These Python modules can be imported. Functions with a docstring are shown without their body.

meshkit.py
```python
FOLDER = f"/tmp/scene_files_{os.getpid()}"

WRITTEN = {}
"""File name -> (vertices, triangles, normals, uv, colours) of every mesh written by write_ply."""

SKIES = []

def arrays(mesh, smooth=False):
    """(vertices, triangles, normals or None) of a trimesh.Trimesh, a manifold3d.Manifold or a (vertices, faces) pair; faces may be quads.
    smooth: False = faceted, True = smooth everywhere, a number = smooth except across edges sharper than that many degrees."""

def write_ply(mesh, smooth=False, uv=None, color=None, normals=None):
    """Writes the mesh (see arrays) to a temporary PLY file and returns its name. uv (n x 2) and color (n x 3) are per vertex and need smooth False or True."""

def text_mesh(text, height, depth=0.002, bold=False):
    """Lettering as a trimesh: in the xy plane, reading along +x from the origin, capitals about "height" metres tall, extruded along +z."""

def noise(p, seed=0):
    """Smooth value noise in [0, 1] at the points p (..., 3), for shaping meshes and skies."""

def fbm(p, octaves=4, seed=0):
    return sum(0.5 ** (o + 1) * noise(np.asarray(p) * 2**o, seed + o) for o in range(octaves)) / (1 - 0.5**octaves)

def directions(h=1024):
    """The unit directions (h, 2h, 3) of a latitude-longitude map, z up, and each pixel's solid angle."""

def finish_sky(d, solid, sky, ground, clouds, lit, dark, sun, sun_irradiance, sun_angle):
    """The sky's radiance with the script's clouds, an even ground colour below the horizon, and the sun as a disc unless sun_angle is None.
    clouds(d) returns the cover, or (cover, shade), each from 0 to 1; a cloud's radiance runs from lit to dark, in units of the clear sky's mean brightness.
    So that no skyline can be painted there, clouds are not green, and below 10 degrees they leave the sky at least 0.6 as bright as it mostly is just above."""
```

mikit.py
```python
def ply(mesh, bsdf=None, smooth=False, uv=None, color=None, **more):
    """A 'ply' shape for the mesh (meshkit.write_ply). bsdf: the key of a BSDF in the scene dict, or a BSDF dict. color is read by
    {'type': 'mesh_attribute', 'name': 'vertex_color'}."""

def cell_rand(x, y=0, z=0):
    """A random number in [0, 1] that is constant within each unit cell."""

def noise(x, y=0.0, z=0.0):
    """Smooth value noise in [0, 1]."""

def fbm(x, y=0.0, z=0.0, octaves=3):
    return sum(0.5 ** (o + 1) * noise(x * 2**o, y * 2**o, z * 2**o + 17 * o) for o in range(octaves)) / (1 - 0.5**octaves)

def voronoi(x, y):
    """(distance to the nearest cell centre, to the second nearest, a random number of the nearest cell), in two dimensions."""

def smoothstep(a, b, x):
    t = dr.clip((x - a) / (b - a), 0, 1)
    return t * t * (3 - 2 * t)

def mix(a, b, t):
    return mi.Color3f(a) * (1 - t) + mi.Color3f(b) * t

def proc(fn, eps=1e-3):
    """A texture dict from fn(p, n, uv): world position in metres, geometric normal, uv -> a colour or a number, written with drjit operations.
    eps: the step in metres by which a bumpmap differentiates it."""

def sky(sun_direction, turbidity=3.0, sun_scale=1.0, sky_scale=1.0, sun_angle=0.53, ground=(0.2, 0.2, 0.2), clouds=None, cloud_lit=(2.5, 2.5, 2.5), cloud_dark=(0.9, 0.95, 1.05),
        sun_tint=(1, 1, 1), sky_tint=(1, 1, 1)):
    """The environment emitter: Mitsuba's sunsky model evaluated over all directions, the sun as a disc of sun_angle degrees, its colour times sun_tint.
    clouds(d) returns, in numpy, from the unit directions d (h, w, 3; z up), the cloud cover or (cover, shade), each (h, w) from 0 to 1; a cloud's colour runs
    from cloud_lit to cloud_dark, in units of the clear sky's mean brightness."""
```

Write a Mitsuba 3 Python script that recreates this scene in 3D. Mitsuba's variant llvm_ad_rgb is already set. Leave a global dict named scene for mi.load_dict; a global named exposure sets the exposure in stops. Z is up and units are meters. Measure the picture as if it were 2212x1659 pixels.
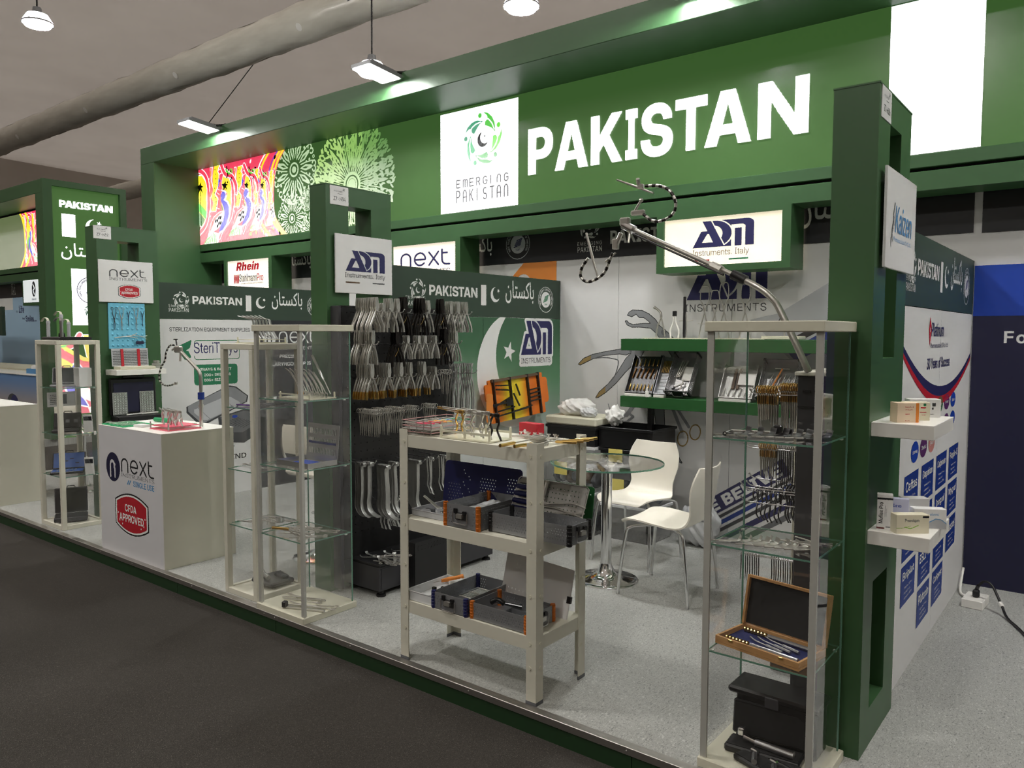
import math, glob, random
import numpy as np, trimesh, mitsuba as mi, drjit as dr, mikit, meshkit
import shapely
from shapely import affinity, box as sbox
from shapely.geometry import Polygon, LineString, Point, MultiPolygon

def union_all(gs): return shapely.union_all([g if g.is_valid else g.buffer(0) for g in gs])

T = mi.ScalarTransform4f
scene, labels = {}, {}
exposure = 0.85

# ---------------------------------------------------------------- camera
YAW, PITCH, ROLL, EYE = math.radians(38.06), math.radians(3.765), math.radians(-0.12), [0.0, 0.0, 1.68]
_f = np.array([-math.sin(YAW)*math.cos(PITCH), math.cos(YAW)*math.cos(PITCH), -math.sin(PITCH)])
_r = np.array([math.cos(YAW), math.sin(YAW), 0.0])
_d = np.cross(_f, _r)
_up = -(-math.sin(ROLL)*_r + math.cos(ROLL)*_d)
scene['camera'] = {'type': 'perspective', 'fov': 66.83, 'fov_axis': 'x', 'near_clip': 0.05, 'far_clip': 200.0,
                   'to_world': T().look_at(origin=EYE, target=(np.array(EYE)+_f).tolist(), up=_up.tolist())}

# ---------------------------------------------------------------- light levels (linear radiance; each lamp is built with its fixture below)
HALL_LAMP = 130.0      # pendant lamps of the hall
FLOOD = 85.0           # LED floodlights on the top beam
SIGN_WHITE = 0.75       # backlit white acrylic
SIGN_WARM = 0.42        # warm lightbox faces
SIGN_GREEN = 0.42       # backlit green print
SCREEN = 0.50           # LED picture wall
scene['added_roof_fill'] = {'type': 'constant', 'sampling_weight': 0.05, 'radiance': {'type': 'rgb', 'value': [0.95, 0.89, 0.84]}}  # even ambient light added outside the roof cloth to brighten ceiling and hall

# ---------------------------------------------------------------- colours and materials
def lin(c):
    c = np.asarray(c, float)/255.0
    return np.where(c <= 0.04045, c/12.92, ((c+0.055)/1.055)**2.4).tolist()

def rgb(c): return {'type': 'rgb', 'value': lin(c)}

def mat(key, c, rough=0.5, metal=0.0, spec=0.5, coat=0.0):
    scene[key] = {'type': 'twosided', 'b': {'type': 'principled', 'base_color': c if isinstance(c, dict) else rgb(c), 'roughness': rough, 'metallic': metal, 'specular': spec, 'clearcoat': coat}}
    return key

def flatmat(key, c):
    scene[key] = {'type': 'twosided', 'b': {'type': 'diffuse', 'reflectance': c if isinstance(c, dict) else rgb(c)}}
    return key

fbm, noise, smooth, mix = mikit.fbm, mikit.noise, mikit.smoothstep, mikit.mix

def carpet_dark(p, n, uv):
    a = fbm(p.x*330, p.y*330, 1.0, 3)
    b = fbm(p.x*1.3, p.y*1.3, 3.0, 3)
    s = smooth(0.78, 0.88, noise(p.x*420, p.y*420, 5.0))
    base = mix(lin((48, 46, 44)), lin((76, 73, 70)), a)*(0.80+0.40*b)
    return mix(base, lin((118, 114, 108)), s*0.45)
flatmat('carpet_dark', mikit.proc(carpet_dark))

def carpet_grey(p, n, uv):
    a = fbm(p.x*300, p.y*150, 2.0, 3)
    d = smooth(0.76, 0.88, noise(p.x*260, p.y*110, 9.0))
    w = smooth(0.78, 0.90, noise(p.x*210, p.y*130, 21.0))
    b = fbm(p.x*1.1, p.y*1.1, 7.0, 3)
    base = mix(lin((150, 151, 148)), lin((184, 185, 182)), a)*(0.90+0.20*b)
    base = mix(base, lin((112, 114, 114)), d*0.55)
    return mix(base, lin((206, 207, 204)), w*0.5)
flatmat('carpet_grey', mikit.proc(carpet_grey))

def tent_cloth(p, n, uv):
    return mix(lin((176, 169, 162)), lin((190, 184, 177)), fbm(p.x*0.6, p.y*0.6, p.z*0.6, 3))
scene['tent_cloth'] = {'type': 'principledthin', 'base_color': mikit.proc(tent_cloth), 'roughness': 0.9, 'diff_trans': 0.55, 'spec_trans': 0.0, 'eta': 1.3}

def duct_film(p, n, uv):
    return mix(lin((196, 192, 180)), lin((226, 224, 214)), fbm(p.x*1.7, p.y*5, p.z*5, 3))
mat('duct_film', mikit.proc(duct_film), 0.28, spec=0.5)

mat('green_paint', (54, 88, 54), 0.40)
mat('green_dark', (32, 58, 34), 0.45)
mat('green_header', (44, 62, 50), 0.5)
mat('green_poster', (58, 104, 72), 0.5)
mat('green_print', (34, 110, 76), 0.5)
mat('black_band', (36, 38, 42), 0.35)
mat('black_paint', (24, 24, 26), 0.4)
mat('black_plastic', (20, 20, 22), 0.35)
mat('black_matte', (18, 18, 19), 0.7)
mat('charcoal', (54, 54, 58), 0.45)
mat('white_wall', (212, 212, 212), 0.6)
mat('white_board', (222, 222, 222), 0.55)
mat('white_print', (226, 227, 226), 0.6)
mat('white_paint', (206, 204, 190), 0.42)
mat('cream_paint', (204, 202, 184), 0.42)
mat('white_plastic', (236, 232, 220), 0.3)
mat('white_gloss', (234, 233, 228), 0.25)
mat('grey_print', (132, 134, 138), 0.55)
mat('grey_mid', (96, 98, 102), 0.55)
mat('grey_dark', (58, 60, 64), 0.5)
mat('grey_light', (176, 178, 182), 0.55)
mat('navy_print', (34, 34, 84), 0.5)
mat('navy_wall', (26, 26, 58), 0.5)
mat('blue_print', (22, 60, 160), 0.5)
mat('blue_tile', (24, 50, 128), 0.5)
mat('sky_print', (86, 140, 190), 0.5)
mat('pale_blue', (166, 196, 222), 0.6)
mat('red_print', (176, 30, 44), 0.45)
mat('orange_print', (226, 138, 60), 0.5)
mat('brown_print', (96, 76, 58), 0.5)
mat('steel', (206, 204, 198), 0.30, metal=0.85)
mat('steel_satin', (186, 186, 184), 0.38, metal=0.85)
mat('steel_dark', (98, 98, 100), 0.3, metal=1.0)
mat('chrome', (228, 228, 228), 0.07, metal=1.0)
mat('aluminium', (186, 186, 188), 0.34, metal=1.0)
mat('alu_grey', (150, 152, 156), 0.42, metal=0.6)
mat('gold', (222, 184, 110), 0.24, metal=1.0)
mat('trim_metal', (168, 164, 160), 0.38, metal=0.9)
mat('black_steel', (40, 36, 34), 0.32, metal=0.7)
mat('navy_plastic', (30, 34, 84), 0.4)
mat('blue_plastic', (46, 84, 150), 0.45)
mat('orange_anodised', (206, 112, 38), 0.35, metal=0.4)
mat('green_plastic', (40, 150, 96), 0.4)
mat('red_plastic', (214, 60, 92), 0.4)
mat('yellow_paper', (222, 208, 116), 0.7)
mat('tissue', (232, 232, 230), 0.8)
mat('foam_blue', (112, 190, 218), 0.6)
scene['pane_glass'] = {'type': 'thindielectric', 'int_ior': 1.5}
scene['shelf_glass'] = {'type': 'thindielectric', 'int_ior': 1.5}
mat('glass_edge', (96, 140, 122), 0.15, spec=0.8)
scene['clear_plastic'] = {'type': 'thindielectric', 'int_ior': 1.45}

# ---------------------------------------------------------------- scene bookkeeping
_count = {}
def numbered(n):
    k = _count.get(n, 0); _count[n] = k+1
    return n if k == 0 else f'{n}_{k:03d}'

def thing(n, label, cat, group=None):
    key = numbered(n)
    labels[key] = {'label': label, 'category': cat}
    if group: labels[key]['group'] = group
    return key

def setting(n, label=None):
    key = numbered(n)
    labels[key] = {'kind': 'structure'}
    if label: labels[key]['label'] = label
    return key

def put(parent, n, mesh, m, smooth=False, label=None, kind=None, at=None, **more):
    key = numbered(parent+'__'+n) if n else parent
    d = mesh if isinstance(mesh, dict) else mikit.ply(mesh, m, smooth=smooth, **more)
    if at is not None: d = {**d, 'to_world': at}
    scene[key] = d
    if label: labels.setdefault(key, {})['label'] = label
    if kind: labels.setdefault(key, {})['kind'] = kind
    return key

def solo(n, mesh, m, label, cat, group=None, smooth=False, at=None, **more):
    return put(thing(n, label, cat, group), '', mesh, m, smooth, at=at, **more)

def glow(mesh, value, weight=0.02, base='white_board', **more):
    return mikit.ply(mesh, base, emitter={'type': 'area', 'sampling_weight': weight, 'radiance': {'type': 'rgb', 'value': list(map(float, value))}}, **more)

# ---------------------------------------------------------------- mesh helpers
cat = trimesh.util.concatenate

def box(x0, x1, y0, y1, z0, z1, bevel=0.0):
    x0, x1 = min(x0, x1), max(x0, x1); y0, y1 = min(y0, y1), max(y0, y1); z0, z1 = min(z0, z1), max(z0, z1)
    b = min(bevel, (x1-x0)*0.45, (y1-y0)*0.45, (z1-z0)*0.45)
    if b <= 0:
        m = trimesh.creation.box((x1-x0, y1-y0, z1-z0))
        m.apply_translation(((x0+x1)/2, (y0+y1)/2, (z0+z1)/2))
        return m
    c = np.array([(x0+x1)/2, (y0+y1)/2, (z0+z1)/2]); h = np.array([x1-x0, y1-y0, z1-z0])/2
    pts = []
    for sx in (-1, 1):
        for sy in (-1, 1):
            for sz in (-1, 1):
                s = np.array([sx, sy, sz])
                for k in range(3):
                    e = h-b; e[k] = h[k]
                    pts.append(c+s*e)
    return trimesh.convex.convex_hull(np.array(pts))

def cbox(c, s, bevel=0.0):
    return box(c[0]-s[0]/2, c[0]+s[0]/2, c[1]-s[1]/2, c[1]+s[1]/2, c[2]-s[2]/2, c[2]+s[2]/2, bevel)

def tube(path, rad, sides=8, caps=True, flat=None):
    p = np.asarray(path, float); n = len(p)
    r = np.broadcast_to(np.asarray(rad, float), (n,))
    t = np.gradient(p, axis=0); t /= np.linalg.norm(t, axis=1, keepdims=True)+1e-12
    a = np.array([0, 0, 1.0]) if abs(t[0][2]) < 0.9 else np.array([1.0, 0, 0])
    if flat is not None: a = np.asarray(flat[0], float)
    A = []
    for i in range(n):
        a = a-t[i]*(a@t[i])
        if np.linalg.norm(a) < 1e-6: a = np.cross(t[i], [0.3, 0.5, 0.8])
        a = a/np.linalg.norm(a); A.append(a)
    A = np.array(A); B = np.cross(t, A)
    ang = np.arange(sides)*2*np.pi/sides
    fa, fb = (1.0, 1.0) if flat is None else flat[1]
    v = p[:, None]+r[:, None, None]*(np.cos(ang)[None, :, None]*A[:, None]*fa+np.sin(ang)[None, :, None]*B[:, None]*fb)
    i, j = np.meshgrid(np.arange(n-1), np.arange(sides), indexing='ij')
    q = np.stack([i*sides+j, i*sides+(j+1) % sides, (i+1)*sides+(j+1) % sides, (i+1)*sides+j], -1).reshape(-1, 4)
    f = np.vstack([q[:, [0, 1, 2]], q[:, [0, 2, 3]]])
    v = v.reshape(-1, 3)
    if caps:
        k = np.arange(1, sides-1)
        f = np.vstack([f, np.stack([k*0, k+1, k], 1), np.stack([k*0, k, k+1], 1)+(n-1)*sides])
    return trimesh.Trimesh(v, f, process=False)

def curve(pts, n=24):
    p = np.asarray(pts, float); m = len(p)
    q = np.vstack([2*p[0]-p[1], p, 2*p[-1]-p[-2]])
    out = []
    for k in range(m-1):
        a, b, c, d = q[k:k+4]
        for s in np.linspace(0, 1, max(2, n//(m-1)), endpoint=False):
            out.append(0.5*((2*b)+(c-a)*s+(2*a-5*b+4*c-d)*s*s+(3*b-a-3*c+d)*s**3))
    out.append(p[-1])
    return np.array(out)

def lathe(profile, sides=32, at=(0, 0, 0)):
    m = trimesh.creation.revolve(np.asarray(profile, float), sections=sides)
    m.apply_translation(at)
    return m

def rod(a, b, r, sides=10): return tube([a, b], r, sides)

class Frame:
    def __init__(s, o, u, v):
        s.o, s.u, s.v = np.asarray(o, float), np.asarray(u, float), np.asarray(v, float)
        s.u = s.u/np.linalg.norm(s.u); s.v = s.v-s.u*(s.u@s.v); s.v = s.v/np.linalg.norm(s.v); s.n = np.cross(s.u, s.v)
    def pts(s, q, w=0.0):
        q = np.asarray(q, float)
        return s.o+q[:, :1]*s.u+q[:, 1:2]*s.v+w*s.n
    def matrix(s):
        m = np.eye(4); m[:3, 0], m[:3, 1], m[:3, 2], m[:3, 3] = s.u, s.v, s.n, s.o
        return m
    def sub(s, x, y, w=0.0): return Frame(s.o+x*s.u+y*s.v+w*s.n, s.u, s.v)

def polys(g):
    return [p for p in (g.geoms if hasattr(g, 'geoms') else [g]) if isinstance(p, Polygon) and p.area > 1e-9]

def flat(g, fr, w=0.0015):
    """A print: the polygons of g lying w in front of the frame's plane."""
    out = []
    for p in polys(g):
        v, f = trimesh.creation.triangulate_polygon(p, engine='earcut')
        v3 = fr.pts(v, w)
        a = v[f]; s = (a[:, 1, 0]-a[:, 0, 0])*(a[:, 2, 1]-a[:, 0, 1])-(a[:, 1, 1]-a[:, 0, 1])*(a[:, 2, 0]-a[:, 0, 0])
        f = np.where(s[:, None] < 0, f[:, ::-1], f)
        out.append(trimesh.Trimesh(v3, f, process=False))
    return cat(out)

def solid(g, fr, d, w=0.0):
    """The polygons of g as plates of thickness d standing on the frame's plane (from w to w + d)."""
    out = []
    for p in polys(g):
        m = trimesh.creation.extrude_polygon(p, d, engine='earcut')
        m.apply_translation((0, 0, w)); m.apply_transform(fr.matrix()); out.append(m)
    return cat(out)

def move(m, M):
    m = m.copy(); m.apply_transform(M); return m

def mtx(x=0, y=0, z=0, rz=0, rx=0, ry=0, s=1.0):
    R = trimesh.transformations.euler_matrix(math.radians(rx), math.radians(ry), math.radians(rz), 'sxyz')
    R[:3, :3] *= s; R[:3, 3] = (x, y, z)
    return R

def TW(M): return T(np.asarray(M, float).tolist())

def rect(x0, y0, x1, y1, r=0.0, q=4):
    if r <= 0: return sbox(x0, y0, x1, y1)
    return sbox(x0+r, y0+r, x1-r, y1-r).buffer(r, quad_segs=q)

def stroke(pts, w, cap='round', n=6): return LineString(pts).buffer(w/2, cap_style=cap, join_style='round', quad_segs=n)

def arc(cx, cy, r, a0, a1, n=16, ry=None):
    t = np.radians(np.linspace(a0, a1, n)); return [(cx+r*math.cos(a), cy+(ry or r)*math.sin(a)) for a in t]

# ---------------------------------------------------------------- lettering
from PIL import Image, ImageDraw, ImageFont
_FD = glob.glob('/opt/blender-*/*/datafiles/fonts')[0]
_fonts, _glyphs = {}, {}
def _font(weight, size=150, face='Inter.woff2'):
    k = (weight, size, face)
    if k not in _fonts:
        f = ImageFont.truetype(glob.glob(_FD+'/'+face)[0], size)
        if face == 'Inter.woff2': f.set_variation_by_axes([32 if size > 60 else 14, weight])
        _fonts[k] = f
    return _fonts[k]

def _raster(txt, f, simp=0.55):
    x0, y0, x1, y1 = f.getbbox(txt, anchor='ls')
    if x1 <= x0: return None
    im = Image.new('L', (x1-x0+8, y1-y0+8))
    ImageDraw.Draw(im).text((4-x0, 4-y0), txt, 255, font=f, anchor='ls')
    on = np.pad(np.asarray(im) > 127, ((0, 0), (1, 1))).astype(np.int8)
    r, s = np.nonzero(np.diff(on, axis=1) == 1)
    e = np.nonzero(np.diff(on, axis=1) == -1)[1]
    g = union_all(sbox(s, -r-1, e, -r)).buffer(1.0).buffer(-1.0).simplify(simp)
    return affinity.translate(g, -(4-x0), 4-y0)

def text(s, h, weight=600, spread=1.0, gap=0.0, fine=True):
    """Lettering with capitals h tall from the origin along +x; spread widens the letters, gap (in h) the space between them."""
    size = 150 if fine else 64
    f = _font(weight, size); k = h/(0.727*size); x, out = 0.0, []
    for c in s:
        key = (c, weight, size)
        if key not in _glyphs: _glyphs[key] = _raster(c, f, 0.55 if fine else 0.5)
        g = _glyphs[key]
        if g is not None: out.append(affinity.translate(affinity.scale(g, k*spread, k, origin=(0, 0)), x, 0))
        x += f.getlength(c)*k*spread+gap*h
    return union_all(out)

def fit(g, x0, y0, x1, y1):
    a = g.bounds
    g = affinity.translate(g, -a[0], -a[1])
    return affinity.translate(affinity.scale(g, (x1-x0)/(a[2]-a[0]), (y1-y0)/(a[3]-a[1]), origin=(0, 0)), x0, y0)

def place(g, dx, dy, s=1.0, rot=0.0):
    return affinity.translate(affinity.rotate(affinity.scale(g, s, s, origin=(0, 0)), rot, origin=(0, 0)), dx, dy)
# ---------------------------------------------------------------- emblems used on several signs
def urdu():
    f = _font(400, 150, 'NotoSansArabic*')
    g, x = [], 0.0
    for c in '\uFEE5\uFE8E\uFE98\uFEB4\uFEDB\uFE8E\uFE91':
        o = _raster(c, f)
        if o is not None: g.append(affinity.translate(o, x, 0))
        x += f.getlength(c)
    return fit(union_all(g).buffer(1.2), 0, 0, 1.0, 0.48)
URDU = urdu()

def star(cx, cy, r, rot=0):
    return Polygon([(cx+(r if k % 2 == 0 else r*0.4)*math.sin(math.radians(rot+36*k)), cy+(r if k % 2 == 0 else r*0.4)*math.cos(math.radians(rot+36*k))) for k in range(10)])

CRESCENT = Point(0, 0).buffer(0.5, quad_segs=24).difference(Point(0.16, 0.1).buffer(0.42, quad_segs=24))
FLAG = union_all([CRESCENT, star(0.33, 0.27, 0.17, 20)])

def emblem():
    """Five leaves with heads whirling about a small crescent, one unit across."""
    leaf = Polygon([(0.02, 0.46), (0.12, 0.44), (0.22, 0.36), (0.285, 0.25), (0.30, 0.12), (0.295, 0.09), (0.23, 0.16), (0.15, 0.20), (0.05, 0.24), (0.06, 0.30), (0.12, 0.34), (0.10, 0.40)]).buffer(0.012).buffer(-0.012)
    vein = stroke([(0.05, 0.345), (0.14, 0.33), (0.22, 0.25), (0.275, 0.14)], 0.022)
    out = []
    for k in range(5):
        out.append(affinity.rotate(union_all([leaf.difference(vein), Point(-0.07, 0.42).buffer(0.042)]), 72*k, origin=(0, 0)))
    moon = Point(0, 0).buffer(0.13).difference(Point(0.05, 0.04).buffer(0.115))
    return out, union_all([moon, star(0.05, 0.05, 0.025)])
EMB_LEAVES, EMB_MOON = emblem()
EMBLEM = union_all(EMB_LEAVES+[EMB_MOON])
EMERGING = union_all([fit(text('EMERGING', 0.1, 400, gap=0.25), 0, 0.235, 1.0, 0.36), fit(text('PAKISTAN', 0.15, 500, gap=0.06), 0, 0, 1.0, 0.19)])

def seal():
    ring = Point(0, 0).buffer(0.5, quad_segs=24).difference(Point(0, 0).buffer(0.478, quad_segs=24))
    disc = Point(0, 0).buffer(0.31, quad_segs=24)
    motif = union_all([stroke([(-0.16+0.03*k, -0.10+0.055*k), (0.10+0.02*k, -0.02+0.05*k)], 0.035) for k in range(5)]+[fit(text('TDAP', 0.06, 600, fine=False), -0.1, -0.22, 0.1, -0.15)])
    letters = []
    words = 'TRADE DEVELOPMENT AUTHORITY OF PAKISTAN'
    for k, c in enumerate(words):
        if c == ' ': continue
        a = 215-k*250/len(words)
        letters.append(affinity.translate(affinity.rotate(affinity.translate(text(c, 0.07, 600, fine=False), -0.025, 0), a-90, origin=(0, 0)), 0.365*math.cos(math.radians(a)), 0.365*math.sin(math.radians(a))))
    return ring, disc, motif, union_all(letters)
SEAL_RING, SEAL_DISC, SEAL_MOTIF, SEAL_TEXT = seal()
SEAL_LIGHT = union_all([SEAL_RING, SEAL_TEXT, SEAL_DISC.difference(SEAL_MOTIF)])

def adm():
    """The slanted three-letter monogram, 1.55 wide and 1 tall."""
    ell = lambda rx, ry: affinity.translate(affinity.scale(Point(0, 0).buffer(1, quad_segs=24), rx, ry), 0.55, 0.5)
    A = Polygon([(0, 0), (0.22, 0.62), (0.383, 0.62), (0.25, 1.0), (0.47, 1.0), (0.82, 0.0)]).difference(Polygon([(0.24, 0.18), (0.38, 0.52), (0.42, 0.52), (0.53, 0.18)]))
    D = ell(0.45, 0.5).difference(ell(0.22, 0.31)).difference(Polygon([(-1, 1.1), (0.468, 1.1), (0.89, -0.1), (-1, -0.1)]))
    Mm = union_all([Polygon([(0.72, 1), (1.37, 1)]+arc(1.37, 0.82, 0.18, 90, 0, 6)+[(1.55, 0), (1.34, 0), (1.34, 0.74), (1.28, 0.8), (0.72, 0.8)]), sbox(0.80, 0, 0.99, 0.9)]).difference(ell(0.49, 0.54)).difference(sbox(0, -1, 0.62, 2))
    return union_all([A, D, Mm, sbox(1.08, 0, 1.25, 0.66)])
ADM = adm()

def next_word(w=0.13):
    """The rounded lowercase word 'next', 3.9 wide and 1 tall."""
    n = union_all([stroke([(0.0, 0), (0.0, 0.55)]+arc(0.4, 0.58, 0.4, 180, 0, 14)+[(0.8, 0.55), (0.8, 0)], w)])
    e = stroke(arc(1.6, 0.5, 0.45, 300, 60, 22)[0:0]+[(1.18, 0.47), (2.03, 0.47)]+arc(1.6, 0.5, 0.45, 10, 318, 26, 0.48), w)
    x = union_all([stroke([(2.35, 0.0), (3.1, 0.98)], w), stroke([(2.35, 0.98), (3.1, 0.0)], w)])
    t = union_all([stroke([(3.4, 1.12), (3.4, 0.4)]+arc(3.75, 0.35, 0.35, 180, 270, 8)+[(3.98, 0.0)], w), stroke([(3.4, 0.86), (3.8, 0.86)], w)])
    return union_all([n, e, x, t])
NEXT = next_word()
INSTR = text('INSTRUMENTS', 0.3, 300, spread=1.25, gap=0.02)

def badge(w, h):
    """A bowed plaque outline centred on the origin."""
    a = [(-w/2, h*0.3)]+[(w/2*t, h*0.3+h*0.2*(1-t*t)) for t in np.linspace(-1, 1, 13)[1:-1]]+[(w/2, h*0.3), (w/2, -h*0.3)]+[(w/2*t, -h*0.3-h*0.2*(1-t*t)) for t in np.linspace(1, -1, 13)[1:-1]]+[(-w/2, -h*0.3)]
    return Polygon(a)

def approved(parent, fr, cx, cy, w, outer='black_matte'):
    h = w*0.62
    put(parent, 'badge_edge', flat(affinity.translate(badge(w, h), cx, cy), fr, 0.0012), outer)
    put(parent, 'badge_rim', flat(affinity.translate(badge(w*0.95, h*0.93), cx, cy), fr, 0.002), 'white_print')
    put(parent, 'badge', flat(affinity.translate(badge(w*0.88, h*0.85), cx, cy), fr, 0.0028), 'red_print')
    g = union_all([fit(text('CFDA', 0.1, 700), -w*0.19, h*0.05, w*0.15, h*0.23), fit(text('APPROVED', 0.1, 700), -w*0.37, -h*0.2, w*0.36, -h*0.01)])
    dots = [Point(sx*w*x, -h*y).buffer(w*0.014, quad_segs=3) for sx in (-1, 1) for x, y in ((0.4, 0.02), (0.36, 0.2), (0.28, 0.27))]
    put(parent, 'badge_lettering', flat(affinity.translate(union_all([g]+dots), cx, cy), fr, 0.0036), 'white_print')
# ---------------------------------------------------------------- the hall
fl = setting('floor', 'dark grey carpet of the exhibition hall')
put(fl, '', box(-46, 26, -26, 27, -0.06, 0), 'carpet_dark')
ce = setting('ceiling', 'pale fabric roof of the tent hall')
cv = []
for i, y in enumerate(np.linspace(-26, 27, 12)):
    for x in np.linspace(-46, 26, 13):
        cv.append((x, y, 10.9-0.022*y+0.10*math.sin(x*0.52)))
cf = [[i*13+j, i*13+j+1, (i+1)*13+j+1, (i+1)*13+j] for i in range(11) for j in range(12)]
put(ce, '', (np.array(cv), np.array(cf)), 'tent_cloth', smooth=True)
for side, b in (('back', (-46, 26, 27, 27.1, 0, 10.6)), ('left', (-46.1, -46, -26, 27, 0, 11.6)), ('right', (26, 26.1, -26, 27, 0, 11.6)), ('front', (-46, 26, -26.1, -26, 0, 11.6))):
    w = setting('wall_'+side+('_hall'), 'tent wall of the hall')
    put(w, '', box(*b), 'tent_cloth')

# stretched cables under the roof, with their clamps
for k, (a, b, c) in enumerate((((-13.7, 11.0, 8.1), (-8.4, 9.1, 8.9), 0.62), ((-30.0, 16.0, 7.6), (-19.0, 13.2, 9.6), 0.2), ((-24.0, 6.0, 7.4), (-14.6, 5.9, 9.9), 0.5))):
    t = thing('roof_cable', ('thin roof cable crossing above the green top beam', 'thin roof cable running down behind the left end of the beam', 'thin roof cable at the top left corner of the hall')[k], 'cable')
    a, b = np.array(a), np.array(b)
    put(t, 'wire', rod(a, b, 0.014, 6), 'grey_mid')
    m = a+(b-a)*c; d = (b-a)/np.linalg.norm(b-a)
    put(t, 'clamp', rod(m-d*0.16, m+d*0.16, 0.035, 6), 'black_matte')

# ---------------------------------------------------------------- air ducts
for (y, z, x0, x1, lab) in ((10.9, 8.4, -44, 8, 'long white film air duct under the roof, the nearer and higher one'), (18.5, 8.5, -44, 4, 'white film air duct far behind, seen between the two green towers')):
    t = thing('air_duct', lab, 'air duct')
    xs = np.linspace(x0, x1, 90); R = []
    for i, x in enumerate(xs):
        R.append(0.40+0.012*math.sin(x*2.1)+0.010*math.sin(x*5.3+1)+0.006*math.sin(x*11))
    m = tube(np.stack([xs, xs*0+y, xs*0+z], 1), R, 26)
    v = m.vertices.copy(); a = np.arctan2(v[:, 2]-z, v[:, 1]-y)
    k = 0.012*np.sin(a*7+v[:, 0]*3.1)+0.008*np.sin(a*11-v[:, 0]*5.0)
    v[:, 1] += np.cos(a)*k; v[:, 2] += np.sin(a)*k
    put(t, 'sleeve', trimesh.Trimesh(v, m.faces, process=False), 'duct_film', smooth=True)
    n = 0
    for xv in np.arange(-40, x1-1, 5.05):
        c = np.array([xv+0.72, y-0.40*math.cos(0.60), z-0.40*math.sin(0.60)]); nn = np.array([0, -math.cos(0.60), -math.sin(0.60)])
        put(t, 'vent', flat(Point(0, 0).buffer(0.085), Frame(c+nn*0.03, (1, 0, 0), (0, -math.sin(0.60)*-1*-1, math.cos(0.60)))), 'white_gloss')

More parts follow.
